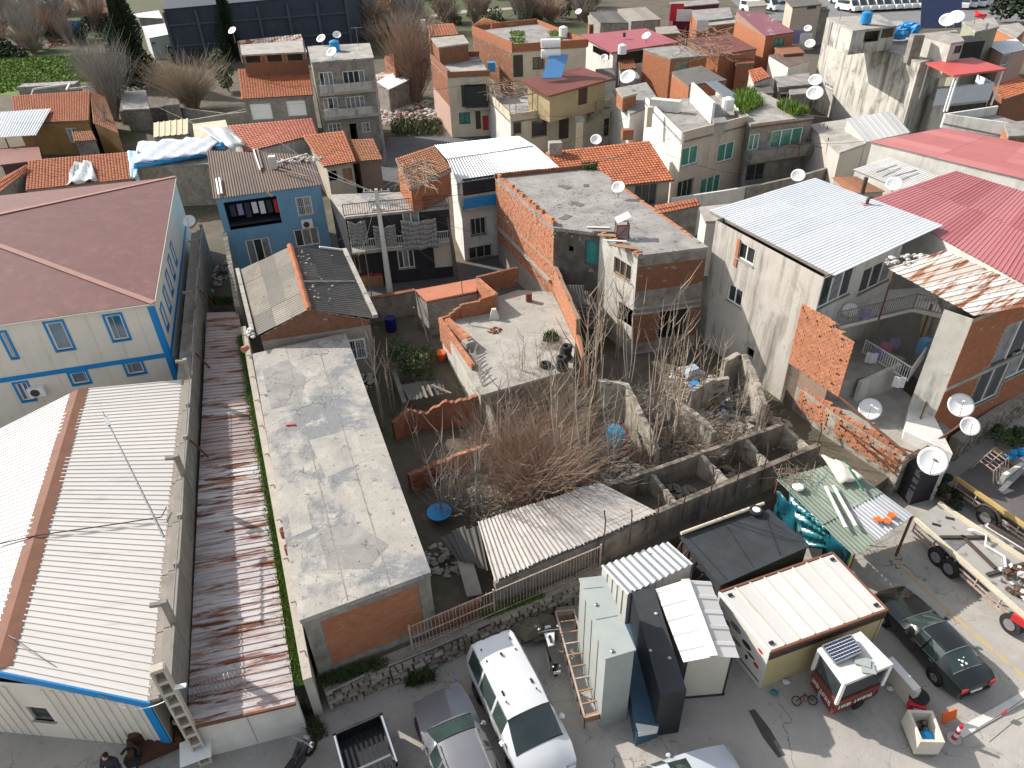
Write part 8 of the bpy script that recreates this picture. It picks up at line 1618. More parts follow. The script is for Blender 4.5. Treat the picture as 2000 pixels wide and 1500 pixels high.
# ================================================================= vehicles
def local(mb,name,m_,parent,smooth=False,ang=35):
    o=mb.build(name,m_,None,smooth); o.parent=parent
    if smooth:
        try: o.data.set_sharp_from_angle(angle=math.radians(ang))
        except Exception: pass
    return o
def carpaint(name,a,b=None,rough=.3): return mat(name,a,b or tuple(c*.92 for c in a),.6,rough,0,coat=.8,spec=.5,spots=[(tuple(min(1,c*.75+.06) for c in a),2.5,.64,.2)])
def wheel(parent,x,y,r,w,side):
    T=MB(); ring=[]; n=20
    for t in range(n+1): ring.append(V((x+math.cos(t/n*6.2832)*(r-.085),y,r+math.sin(t/n*6.2832)*(r-.085))))
    T.tube(ring,.1,8,cap=False); wh=local(T,'wheel',MT['black'],parent,True,60); 
    d=MB(); d.tube([V((x,y-.05,r)),V((x,y+.07*side,r))],r*.62,18); local(d,'rim',MT['rim'],wh)
    d=MB()
    for k in range(5):
        t=k/5*6.283; d.bar(V((x,y+.075*side,r)),V((x+math.cos(t)*r*.55,y+.075*side,r+math.sin(t)*r*.55)),.07,.02,up=V((0,1,0)))
    local(d,'spokes',MT['steel'],wh); return wh
def car(name,label,loc,yaw,st,paint,wheels=(1.35,-1.35),r=.31,scale=1,lights=True,roofmat=None,kind='car',cat='car',rails=False,antenna=False):
    """st: stations front to back (x, zbottom, zbelt, ztop, wbottom, wbelt, wtop, tag of the span to the next station)"""
    T=thing(name,label,cat,loc); T.rotation_euler=(0,0,yaw); T.scale=(scale,)*3
    secs=[]
    for (x,zb,zl,zt,wb,wl,wt,tg) in st:
        s=[(wb,zb),(wl*1.0,zb+(zl-zb)*.45),(wl*.985,zl)]; top=max(zt,zl+.012)
        s+=[(wt,max(zl+.008,top-.05)),(wt*.72,top),(wt*.3,top+.02),(0,top+.025)]
        secs.append((x,s,tg))
    body,glass,sideg=MB(),[],[]
    def pt(i,j,sd): x,s,_=secs[i]; return V((x,s[j][0]*sd,s[j][1]))
    for i in range(len(secs)-1):
        tg=secs[i][2]
        for sd in (1,-1):
            for j in range(6):
                f=[pt(i,j,sd),pt(i+1,j,sd),pt(i+1,j+1,sd),pt(i,j+1,sd)]
                if sd>0: f=f[::-1]
                if (tg in('wind','rear') and j>=3): glass.append((tg,f)); continue
                if tg=='cab' and j==2: sideg.append((i,sd,f)); continue
                if roofmat and tg in('cab','pillar') and j>=3: body.face(f,1)
                else: body.face(f,0)
    for i,fl in ((0,False),(len(secs)-1,True)):
        ring=[pt(i,j,1) for j in range(7)]+[pt(i,j,-1) for j in range(5,-1,-1)]
        body.face(ring if fl else ring[::-1])
    # weld
    bm=bmesh.new(); 
    o=body.build('body',[paint,roofmat] if roofmat else paint,None,True); o.parent=T; bm.from_mesh(o.data); bmesh.ops.remove_doubles(bm,verts=bm.verts,dist=.002); bmesh.ops.recalc_face_normals(bm,faces=bm.faces); bm.to_mesh(o.data); bm.free(); o.data.set_sharp_from_angle(angle=math.radians(32))
    ws=MB(); rs=MB()
    for tg,f in glass:
        (ws if tg=='wind' else rs).face(f)
    for m_,nm in ((ws,'windscreen'),(rs,'rear_window')):
        if m_.f:
            ex=MB(); vs2=[v for f in [x for t_,x in glass if (t_=='wind')==(nm=='windscreen')] for v in f]; xa=max(vs2,key=lambda v:v.x).x; xb=min(vs2,key=lambda v:v.x).x
            for xx in (xa,xb):
                row=sorted({(round(v.y,3),round(v.z,3)) for v in vs2 if abs(v.x-xx)<.01}); ex.tube([V((xx,y_,z_+.006)) for y_,z_ in row],.018,5)
            local(ex,'glass_trim',MT['black'] if paint.name!='sedan_black' else MT['steel'],T)
            g=m_.build(nm,MT['carglass'],None,True); g.parent=T; q=bmesh.new(); q.from_mesh(g.data); bmesh.ops.remove_doubles(q,verts=q.verts,dist=.002); q.to_mesh(g.data); q.free()
    for (i,sd,f) in sideg:
        m_=MB(); m_.face(f); g=m_.build('side_window',MT['carglass'],None); g.parent=T
        rb=MB(); rb.bar(f[0],f[1],.025); rb.bar(f[2],f[3],.02); local(rb,'window_trim',MT['steel'],g)
    wl=max(s[5] for s in st)
    for x in wheels:
        for sd in (1,-1):
            a=MB(); a.tube([V((x,(wl-.25)*sd,r*1.02)),V((x,(wl+.006)*sd,r*1.02))],r*1.17,20); local(a,'wheel_arch',MT['black'],T)
            wheel(T,x,(wl-.06)*sd,r,.2,sd)
    x0,s0,_=secs[0]; xe,se,_=secs[-1]
    # lights, plates, mirrors, seams
    for sd in (1,-1):
        h=MB(); h.box((secs[1][0]-.02,secs[1][1][1][0]*.74*sd,secs[1][1][2][1]-.08),(.2,.3,.11)); local(h,'headlight',MT['steel'],T)
        h=MB(); h.box((xe+.05,se[1][0]*.8*sd,se[2][1]-.08),(.16,.26,.18)); local(h,'tail_light',MT['redpl'],T)
        wi=[i for i in range(len(secs)-1) if secs[i][2]=='wind']
        if wi:
            xx,ss,_=secs[wi[-1]+1]; xm=(secs[wi[0]][0]+xx)/2; h=MB(); h.rock((xm-.1,(ss[2][0]+.07)*sd,ss[2][1]+.06),.11,flat=.7); h.bar(V((xm-.1,(ss[2][0]-.1)*sd,ss[2][1])),V((xm-.1,(ss[2][0]+.05)*sd,ss[2][1]+.05)),.05); local(h,'mirror',paint,T)
        for k,dx in enumerate((.1,1.0,1.75)):
            h=MB(); h.box((.75-dx+.0,(wl*.99)*sd,.62),(.012,.03,.5)); local(h,'door_seam',MT['black'],T)
            if k<2: h=MB(); h.box((.75-dx-.72,(wl*.995)*sd,.82),(.18,.03,.03)); local(h,'door_handle',MT['steel'],T)
    h=MB(); h.box((xe-.01,0,se[0][1]+.25),(.03,.5,.11)); local(h,'number_plate',MT['white'],T)
    h=MB(); h.box((xe-.0,0,se[0][1]+.08),(.1,se[0][0]*1.9,.16)); local(h,'rear_bumper',paint,T)
    h=MB(); h.box((x0-.02,0,s0[0][1]+.12),(.12,s0[0][0]*1.85,.18)); local(h,'front_bumper',paint,T)
    if rails:
        ci=[i for i in range(len(secs)) if secs[i][2] in ('cab','pillar')]
        for sd in (1,-1): h=MB(); h.bar(V((secs[ci[0]][0]-.1,secs[ci[0]][1][3][0]*.95*sd,secs[ci[0]][1][4][1]+.03)),V((secs[ci[-1]+1][0]+.1,secs[ci[-1]][1][3][0]*.95*sd,secs[ci[-1]][1][4][1]+.03)),.04); local(h,'roof_rail',MT['steel'],T)
    if antenna: h=MB(); c=secs[[i for i in range(len(secs)) if secs[i][2]=='cab'][-1]]; h.rock((c[0]-.2,0,c[1][6][1]+.05),.08); local(h,'antenna',MT['black'],T)
    return T
SED=[(2.33,.3,.6,.6,.6,.72,.5,'n'),(2.2,.22,.68,.7,.72,.82,.62,'n'),(1.6,.2,.8,.84,.78,.86,.68,'hood'),(.95,.2,.88,.93,.8,.875,.7,'hood'),(.72,.2,.9,.97,.8,.875,.7,'wind'),(.3,.2,.91,1.22,.8,.875,.62,'wind'),(-.02,.2,.92,1.38,.8,.875,.57,'cab'),(-.45,.2,.92,1.41,.8,.875,.57,'pillar'),(-.53,.2,.92,1.41,.8,.875,.57,'cab'),(-1.15,.2,.93,1.38,.8,.875,.56,'rear'),(-1.5,.2,.94,1.18,.8,.87,.6,'rear'),(-1.75,.2,.94,1.0,.8,.86,.64,'n'),(-2.1,.22,.92,.96,.78,.84,.64,'n'),(-2.33,.3,.84,.88,.68,.76,.56,'n')]
SUV=[(2.2,.32,.62,.62,.6,.74,.5,'n'),(2.08,.26,.75,.78,.74,.84,.62,'n'),(1.5,.24,.9,.96,.82,.9,.7,'hood'),(.98,.24,.98,1.05,.84,.92,.74,'hood'),(.8,.24,1.0,1.09,.84,.92,.74,'wind'),(.4,.24,1.0,1.38,.84,.92,.68,'wind'),(.05,.24,1.01,1.58,.84,.92,.62,'cab'),(-.5,.24,1.02,1.62,.84,.92,.62,'pillar'),(-.58,.24,1.02,1.62,.84,.92,.62,'cab'),(-1.3,.24,1.04,1.6,.84,.92,.61,'pillar'),(-1.4,.24,1.05,1.59,.84,.92,.61,'cab'),(-1.8,.24,1.06,1.54,.84,.9,.6,'rear'),(-2.08,.28,1.06,1.16,.82,.88,.66,'n'),(-2.2,.34,.9,.94,.72,.8,.6,'n')]
VAN=[(2.25,.34,.68,.68,.62,.76,.5,'n'),(2.12,.26,.82,.86,.76,.86,.64,'n'),(1.7,.24,1.0,1.06,.84,.92,.72,'hood'),(1.42,.24,1.06,1.14,.85,.92,.76,'wind'),(1.0,.24,1.08,1.5,.86,.93,.72,'wind'),(.68,.24,1.1,1.76,.86,.93,.68,'cab'),(0,.24,1.12,1.84,.86,.93,.7,'pillar'),(-.1,.24,1.12,1.84,.86,.93,.7,'cab'),(-1.0,.24,1.13,1.85,.86,.93,.7,'pillar'),(-1.1,.24,1.13,1.85,.86,.93,.7,'cab'),(-1.95,.26,1.14,1.83,.86,.92,.7,'n'),(-2.18,.28,1.12,1.72,.84,.9,.68,'rear'),(-2.25,.32,1.1,1.2,.8,.88,.7,'n')]
def place(px_a,za,px_b,zb): # rear->front points on the car
    a,c=U(*px_a,za),U(*px_b,zb); d=(c-a).to_2d(); return a.to_2d(),c.to_2d(),math.atan2(d.y,d.x)
a,c,yw=place((964,1256),1.83,(1036,1401),1.76); mid=a.lerp(c,.5); dd=V((math.cos(yw),math.sin(yw))); o=mid+dd*.62
car('white_van','white panel van with dark side glass parked by the stone wall','x' and (*o,0),yw,VAN,carpaint('van_white',(.62,.63,.65)),r=.32,scale=1.1,cat='van',antenna=True)
vt=[x for x in COL.objects if x.name=='white_van'][0]
for (x,y) in ((-.1,.48),(-.1,-.48),(-1.3,.5),(-1.3,-.5),(.2,.5),(.2,-.5),(-1.75,.5),(-1.75,-.5)): h=MB(); h.box((x,y,1.86),(.16,.06,.03) if x>-.2 and x<0 else (.06,.04,.03)); local(h,'rack_mount',MT['black'],vt)
h=MB(); h.box((-2.12,0,1.72),(.05,.62,.1)); local(h,'brake_light',mat('brake_light',(.12,.01,.03),None,1,.3,0),vt)
a,c,yw=place((912,1492),1.6,(853,1352),.85); dd=V((math.cos(yw),math.sin(yw))); o=c-dd*2.2
car('silver_crossover','silver grey crossover with sunlit roof next to the white van',(*o,0),yw,SUV,carpaint('suv_silver',(.15,.152,.17)),r=.34,scale=1.06,roofmat=None,rails=True)
a,c,yw=place((1870,1285),.95,(1735,1150),.75); dd=V((math.cos(yw),math.sin(yw))); o=a.lerp(c,.5)
car('black_sedan','black green older sedan parked beyond the cream cabin',(*(U2(1818,1232,.9)),0),yw,SED,carpaint('sedan_black',(.005,.008,.008)),r=.31,scale=.96)
st=[x for x in COL.objects if x.name=='black_sedan'][0]; h=MB()
for (x,y,s) in ((-1.5,.1,.09),(-1.42,-.02,.06),(-1.45,.2,.06),(-1.6,.0,.07),(-1.62,.18,.06)): h.rock((x,y,1.2+(x+1.5)*.55),s,flat=.15)
local(h,'window_sticker',MT['white'],st)
a,c,yw=place((1215,1515),1.45,(1420,1492),.95); yw=math.atan2((U2(1345,1452,1)-U2(1205,1500,1)).y,(U2(1345,1452,1)-U2(1205,1500,1)).x); dd=V((math.cos(yw),math.sin(yw)))
o=U2(1440,1497,.8)-dd*2.2
car('silver_hatchback','pale silver car cut by the bottom edge of the picture',(*o,0),yw,SED,carpaint('hatch_silver',(.5,.53,.57)),r=.31,scale=1.0)
# black pickup, bed towards the wall
a,c,yw=place((698,1412),1.05,(722,1492),1.05); dd=V((math.cos(yw),math.sin(yw))); o=a+dd*2.55
T=thing('black_pickup','black pickup truck with open load bed and chrome roll bar','pickup truck',(*o,0)); T.rotation_euler=(0,0,yw); pk=carpaint('pickup_black',(.006,.006,.008)); b=MB()
b.box((-.95,.8,.78),(3.1,.12,.6)); b.box((-.95,-.8,.78),(3.1,.12,.6)); b.box((-2.5,0,.78),(.1,1.72,.6)); b.box((-.62,0,.78),(.1,1.6,.6)); b.box((-.9,0,.45),(3.2,1.7,.2)); local(b,'load_bed',pk,T)
b=MB()
for k in range(9): b.box((-1.55,-.68+k*.17,.565),(1.8,.08,.03))
local(b,'bed_floor',MT['black'],T); 
b=MB(); b.hexa([(-.55,-.88,.4),(2.4,-.88,.4),(2.4,.88,.4),(-.55,.88,.4)],[(-.55,-.86,1.05),(2.3,-.8,.95),(2.3,.8,.95),(-.55,.86,1.05)]); local(b,'cab_body',pk,T)
b=MB(); b.hexa([(-.5,-.8,1.05),(1.2,-.8,1.05),(1.2,.8,1.05),(-.5,.8,1.05)],[(-.35,-.62,1.75),(.6,-.62,1.72),(.6,.62,1.72),(-.35,.62,1.75)]); local(b,'cab_glass',MT['carglass'],T)
b=MB(); b.hexa([(-.36,-.6,1.75),(.62,-.6,1.73),(.62,.6,1.73),(-.36,.6,1.75)],[(-.3,-.55,1.8),(.55,-.55,1.78),(.55,.55,1.78),(-.3,.55,1.8)]); local(b,'cab_roof',pk,T)
b=MB(); b.tube([(-.8,-.72,1.05),(-.75,-.66,1.55),(-.75,.66,1.55),(-.8,.72,1.05)],.05,8); local(b,'roll_bar',mat('chrome',(.7,.7,.72),None,1,.15,0,metal=.9),T)
for k in range(5): b=MB(); b.tube([(-.72,-.4+k*.2,1.5),(-.55,-.4+k*.2,1.08)],.02,6); local(b,'roll_bar_strut',MATS['chrome'],T)
for sd in (1,-1):
    b=MB(); b.bar((-2.4,.8*sd,1.1),(-.7,.8*sd,1.1),.06); local(b,'bed_rail',MATS['chrome'],T)
    for x in (-1.75,1.6): wheel(T,x,.78*sd,.37,.24,sd)
    b=MB(); b.box((-2.56,.72*sd,.8),(.06,.14,.36)); local(b,'tail_light',MT['redpl'],T)
# small dark motorbike near the bottom edge, and the big one by the wall
def bike(name,label,px,yaw,plate=True,white=True):
    T=thing(name,label,'motorbike',U(*px,0)); T.rotation_euler=(0,0,yaw)
    for x in (-.62,.68):
        b=MB(); b.tube([V((x+math.cos(t/18*6.283)*.26,0,.31+math.sin(t/18*6.283)*.26)) for t in range(19)],.06,7,cap=False); w=local(b,'wheel',MT['black'],T,True); b=MB(); b.tube([V((x,-.03,.31)),V((x,.03,.31))],.12,10); local(b,'hub',MT['rim'],w)
    b=MB(); b.hexa([(-.35,-.14,.3),(.3,-.14,.3),(.3,.14,.3),(-.35,.14,.3)],[(-.3,-.12,.62),(.3,-.12,.62),(.3,.12,.62),(-.3,.12,.62)]); local(b,'engine',MT['darksteel'],T)
    b=MB(); b.hexa([(-.05,-.1,.6),(.42,-.14,.66),(.42,.14,.66),(-.05,.1,.6)],[(-.02,-.1,.8),(.44,-.2,.95),(.44,.2,.95),(-.02,.1,.8)]); local(b,'fuel_tank',MT['white'] if white else MT['blackpaint'],T)
    b=MB(); b.box((.2,0,.9),(.34,.08,.04)); local(b,'tank_stripe',MT['black'],T)
    b=MB(); b.hexa([(-.75,-.1,.66),(.0,-.14,.66),(.0,.14,.66),(-.75,.1,.66)],[(-.78,-.1,.8),(-.02,-.13,.76),(-.02,.13,.76),(-.78,.1,.8)]); local(b,'seat',MT['black'],T)
    b=MB(); b.tube([(.45,-.42,1.02),(.5,-.1,1.0),(.5,.1,1.0),(.45,.42,1.02)],.025,6); b.bar((.68,.08,.31),(.48,.08,.98),.05); b.bar((.68,-.08,.31),(.48,-.08,.98),.05); local(b,'handlebar_fork',MT['steel'],T)
    for sd in (1,-1):
        b=MB(); b.rock((.5,.36*sd,1.18),.07); local(b,'mirror',MT['steel'],T); b=MB(); b.rock((-.82,.12*sd,.7),.045); local(b,'indicator',MT['white'],T)
    b=MB(); b.box((.64,0,.92),(.12,.22,.2)); local(b,'headlamp',MT['steel'],T); b=MB(); b.box((-.98,0,.55),(.02,.26,.16)); local(b,'number_plate',MT['white'],T); b=MB(); b.bar((-.6,0,.72),(-.98,0,.6),.1,.03); local(b,'rear_fender',MT['black'],T)
    b=MB(); b.tube([(-.1,.17,.3),(-.75,.2,.4)],.05,8); local(b,'exhaust',MT['steel'],T); return T
p0,p1=U2(1084,1318,.5),U2(1066,1236,.7); yw=math.atan2((p1-p0).y,(p1-p0).x); bike('motorbike','black motorbike with white tank cover beside the rusty frame',(1077,1285),yw)
bike('motorbike','dark motorbike half hidden at the bottom edge left of the pickup',(585,1505),1.1,white=False)
# flatbed tow trucks
def flatbed(name,label,corners,z,deckm,railm,junk=0):
    pl=[U(*p,z) for p in corners]; T=thing(name,label,'truck',((pl[0]+pl[2])/2-V((0,0,z)))); b=MB(); q=pl if area([p.to_2d() for p in pl])>0 else pl[::-1]
    b.hexa([p-V((0,0,.14)) for p in q],q); b.build('deck',deckm,T)
    for (i,j) in ((0,1),(3,2)):
        b=MB(); b.bar(pl[i]+V((0,0,.08)),pl[j]+V((0,0,.08)),.12,.18); b.build('side_rail',railm,T)
        b=MB(); b.bar(pl[i].lerp(pl[j],.02)-V((0,0,.55)),pl[i].lerp(pl[j],.98)-V((0,0,.55)),.08,.06); b.bar(pl[i].lerp(pl[j],.02)-V((0,0,.35)),pl[i].lerp(pl[j],.98)-V((0,0,.35)),.06,.05)
        for k in range(6): p=pl[i].lerp(pl[j],k/5.2+.02); b.bar(p,p-V((0,0,.58)),.05)
        b.build('guard',MT['paleiron'],T)
    return T,pl
deck=mat('steel_deck',(.33,.32,.3),(.42,.4,.37),1.5,.6,.1,10,spots=[((.14,.13,.12),1.6,.58,.1),((.55,.53,.48),.9,.6,.1)],metal=.2)
T,pl=flatbed('tow_truck','pale flatbed tow truck with a crane boom and open deck',[(1786,1016),(2010,1215),(2085,1150),(1832,985)],1.05,deck,mat('cream_rail',(.6,.54,.42),(.5,.44,.34),2,.6,.05))
def deckp(u,v,z=0): return bil([pl[0],pl[1],pl[2],pl[3]],u,v)+V((0,0,z))
for (u,v) in ((.1,.3),(.12,.75)): b=MB(); b.bar(deckp(u,v,.01),deckp(u+.05,v+.12,.01),.14,.02); b.build('deck_slot',MT['black'],T)
for (p,q) in (((.22,.1),(.42,.95)),((.3,.55),(.62,.4)),((.62,.15),(.72,.95))): b=MB(); b.bar(deckp(*p,.06),deckp(*q,.06),.14,.08); b.build('deck_beam',MT['darksteel'],T)
b=MB(); b.frame(deckp(.27,.12,.005),deckp(.36,.12,.005)-deckp(.27,.12,.005),deckp(.27,.5,.005)-deckp(.27,.12,.005),(0,0,.012)); b.build('plate_patch',MT['steel'],T)
for k in range(3): b=MB(); a=deckp(.36,.98,.45+.12*k); c=deckp(1.1,1.02,.55+.12*k); b.bar(a+V((0,-.1*k,0)),c+V((0,-.1*k,0)),.14,.12); b.build('boom',[MT['steel'],MT['white'],MT['darksteel']][k],T)
b=MB(); b.tube([deckp(.3,.8,.1),deckp(.34,.75,.35),deckp(.42,.85,.3),deckp(.46,.7,.12),deckp(.6,.75,.1),deckp(.66,.55,.1)],.05,6); b.build('hose',MT['white'],T)
ring=[deckp(.72,.45,.1)+V((math.cos(t/12*6.283)*.25,math.sin(t/12*6.283)*.25,.02*t%.1)) for t in range(26)]; b=MB(); b.tube(ring,.03,6); b.build('cable_coil',MT['darksteel'],T)
rubble_at('deck_gear','',deckp(.8,.5,.1),.8,.9,60,.06,.2,parent=T,mats=[MT['steel'],MT['darksteel'],MT['rustiron'],MT['whitepaint']],hmax=.3)
for u in (.28,.4,.92):
    p=deckp(u,-.02); c=V((p.x,p.y,.42)); e=(pl[1]-pl[0]).to_2d().normalized(); n_=V((-e.y,e.x)); b=MB(); b.tube([(c.to_2d()+n_*-.1).to_3d()+V((0,0,.42)),(c.to_2d()+n_*.18).to_3d()+V((0,0,.42))],.42,20); w=b.build('wheel',MT['black'],T); b=MB(); b.tube([(c.to_2d()+n_*-.13).to_3d()+V((0,0,.42)),(c.to_2d()+n_*-.09).to_3d()+V((0,0,.42))],.23,14); b.build('rim',MT['rim'],w)
b=MB(); b.box(deckp(.95,-.05,-.15),(.12,.5,.3),.6); b.build('warning_plate',MT['redpl'],T)
T,pl=flatbed('yellow_flatbed','dark flatbed truck with yellow side rail and cage of pipes',[(1866,936),(2090,1092),(2140,1010),(1935,880)],1.1,mat('dark_deck',(.13,.12,.12),(.1,.09,.09),1,.8,.1),mat('yellow_rail',(.5,.36,.12),(.42,.3,.11),2,.6,.05))
for (u,zz) in ((.36,0),(.8,0)):
    p=deckp(u,-.02); e=(pl[1]-pl[0]).to_2d().normalized(); n_=V((-e.y,e.x)); b=MB(); b.tube([(p.to_2d()+n_*-.1).to_3d()+V((0,0,.45)),(p.to_2d()+n_*.2).to_3d()+V((0,0,.45))],.46,20); w=b.build('wheel',MT['black'],T); b=MB(); b.tube([(p.to_2d()+n_*-.13).to_3d()+V((0,0,.45)),(p.to_2d()+n_*-.09).to_3d()+V((0,0,.45))],.25,14); b.build('rim',MT['rim'],w)
    b=MB(); b.tube([(p.to_2d()+n_*.02+e*math.cos(t/8*3.1416)*.58).to_3d()+V((0,0,.45+math.sin(t/8*3.1416)*.55)) for t in range(9)],.06,6); b.build('mudguard',MT['darksteel'],T)
T2=thing('pipe_cage','white pipe cage lying on the yellow railed flatbed','cage',deckp(.12,.6)); b=MB()
for k in range(6):
    v=.35+.09*k; b.tube([deckp(.02,v,.1),deckp(.06,v,.75),deckp(.2,v,.7),deckp(.24,v,.1)],.025,5)
for (u,z) in ((.06,.75),(.2,.7),(.02,.1),(.13,.73)): b.tube([deckp(u,.35,z),deckp(u,.8,z)],.025,5)
b.build('pipes',MT['paleiron'],T2)
b=MB(); b.frame(deckp(.26,.4,.1),deckp(.3,.85,.1)-deckp(.26,.4,.1),(.15,-.12,.0),(0,0,.6)); tag(b.build('stone_slab',MT['whiteplaster']),'pale rough slab standing on the yellow railed flatbed','slab')
b=MB(); b.bar(deckp(.33,.25,.2),deckp(.36,1.0,.75),.2,.12); tag(b.build('grey_beam',MT['steel']),'thick grey beam slanting across the yellow railed flatbed','beam')
T2=thing('blue_sack_heap','heap of blue and white plastic sacks behind the flatbed','sacks',deckp(.3,1.15)); b=MB()
for i in range(18): b.rock(deckp(.22+rr(-.05,.25),1.1+rr(-.1,.15),.2+rr(0,.5)),rr(.15,.32),flat=.8)
b.build('blue_sacks',MATS['bright_blue_bag'],T2); b=MB()
for i in range(9): b.rock(deckp(.32+rr(-.03,.2),1.05+rr(-.1,.15),.3+rr(0,.5)),rr(.12,.25),flat=.8)
b.build('white_sacks',MT['cloth3'],T2)
ring=[deckp(.75,.55,.15)+V((math.cos(t/16*6.283)*.42,math.sin(t/16*6.283)*.34,.06*math.sin(t/16*6.283))) for t in range(17)]; b=MB(); b.tube(ring,.14,8,cap=False); tag(b.build('truck_tyre',MT['black'],None,True),'large loose tyre lying on the yellow railed flatbed','tyre')
# person and yard clutter at the bottom left
T=thing('person','person in dark jacket and jeans standing by the blue trimmed hall','person',U(215,1500,.6)-V((0,0,.6)))
base=U2(217,1490,1.2); P=lambda x,y,z:V((base.x+x,base.y+y,z))
me=bpy.data.meshes.new('body'); vs_=[P(0,0,.95),P(0,.02,1.2),P(0,0,1.42),P(0,-.02,1.55),P(0,-.05,1.66),P(.2,0,1.42),P(.27,-.12,1.15),P(.1,-.28,1.08),P(-.2,0,1.42),P(-.27,-.12,1.15),P(-.08,-.28,1.12),P(.1,0,.92),P(.11,-.03,.5),P(.11,.02,.08),P(.12,-.14,.04),P(-.1,0,.92),P(-.11,-.03,.5),P(-.11,.02,.08),P(-.12,-.14,.04)]
ed=[(0,1),(1,2),(2,3),(3,4),(2,5),(5,6),(6,7),(2,8),(8,9),(9,10),(0,11),(11,12),(12,13),(13,14),(0,15),(15,16),(16,17),(17,18)]; o0=T.location
me.from_pydata([tuple(v-o0) for v in vs_],ed,[]); po=bpy.data.objects.new('body',me); COL.objects.link(po); po.parent=T
md=po.modifiers.new('skin','SKIN'); rad=[.17,.18,.19,.07,.1,.1,.07,.05,.1,.07,.05,.11,.08,.06,.05,.11,.08,.06,.05]
for i,r_ in enumerate(rad): me.skin_vertices[0].data[i].radius=(r_,r_)
me.skin_vertices[0].data[0].use_root=True; po.modifiers.new('sub','SUBSURF').levels=1; me.materials.append(MT['jacket'])
def blob(name,c,rx,ry,rz,m_,par,n=10):
    b=MB(); g=[]
    for i in range(n//2+1):
        ph=math.pi*i/(n//2)
        for j in range(n): g.append(b.V(V(c)+V((rx*math.sin(ph)*math.cos(6.283*j/n),ry*math.sin(ph)*math.sin(6.283*j/n),rz*math.cos(ph)))))
    for i in range(n//2):
        for j in range(n): b.F((g[i*n+j],g[(i+1)*n+j],g[(i+1)*n+(j+1)%n],g[i*n+(j+1)%n]))
    return b.build(name,m_,par,True)
blob('head',P(0,-.06,1.68),.085,.1,.12,MT['skin'],T); blob('hair',P(0,-.03,1.72),.1,.11,.1,MT['hair'],T)
for sd in (1,-1):
    h_=P(.09*sd,-.31,1.1); blob('hand',h_,.045,.05,.035,MT['skin'],T,8)
    for k in range(4): b=MB(); b.tube([h_+V((-.02*sd+.0,-.02+.018*k,0)),h_+V((-.07*sd,-.04+.018*k,-.01)),h_+V((-.085*sd,-.03+.018*k,-.035))],[.011,.01,.008],5); b.build('finger',MT['skin'],T)
    b=MB(); b.tube([h_+V((0,.03,.02)),h_+V((-.04*sd,.05,.03))],[.012,.01],5); b.build('thumb',MT['skin'],T)
    b=MB(); b.tube([P(.1*sd,0,.97),P(.11*sd,-.03,.5),P(.11*sd,.02,.1)],[.13,.1,.085],10); b.build('trouser_leg',MT['jeans'],T)
T=thing('brown_sofa','old brown sofa outside the hall by the holed post','sofa',U(310,1465,0)); c=U(312,1462,0); b=MB(); b.box(c+V((0,0,.25)),(1.5,.7,.4),.45); b.build('seat',mat('brown_leather',(.08,.035,.02),(.06,.028,.016),3,.5,.1),T); b=MB(); b.box(c+V((-.12,.3,.55)),(1.5,.2,.6),.45); b.build('backrest',MATS['brown_leather'],T)
for sd in (-1,1): b=MB(); b.box(c+V((.66*sd,.3*sd,.45)),(.2,.7,.5),.45); b.build('armrest',MATS['brown_leather'],T)
b=MB(); b.rock(c+V((.65,.45,.85)),.16); tag(b.build('pale_cushion',MT['tarpcream']),'pale cushion on the arm of the brown sofa','cushion')
T=thing('dark_chair','dark round chair at the bottom edge near the person','chair',U(268,1498,0)); c=U(268,1496,0); b=MB(); b.tube([c+V((0,0,.4)),c+V((0,0,.5))],.28,14); b.build('seat',MT['black'],T); b=MB(); b.tube([c+V((math.cos(t/8*3.14)*.28,math.sin(t/8*3.14)*.28,.75)) for t in range(9)],.05,6); b.build('backrest',MT['black'],T)
for k in range(4): b=MB(); t=k/4*6.283+.7; b.bar(c+V((math.cos(t)*.2,math.sin(t)*.2,0)),c+V((math.cos(t)*.2,math.sin(t)*.2,.42)),.04); b.build('leg',MT['black'],T)
b=MB(); b.frame(U(352,1500,.9),(.9,.35,0),(-.3,.8,0),(0,0,.05)); tag(b.build('white_table_top',MT['white']),'white board at the foot of the holed post','board')
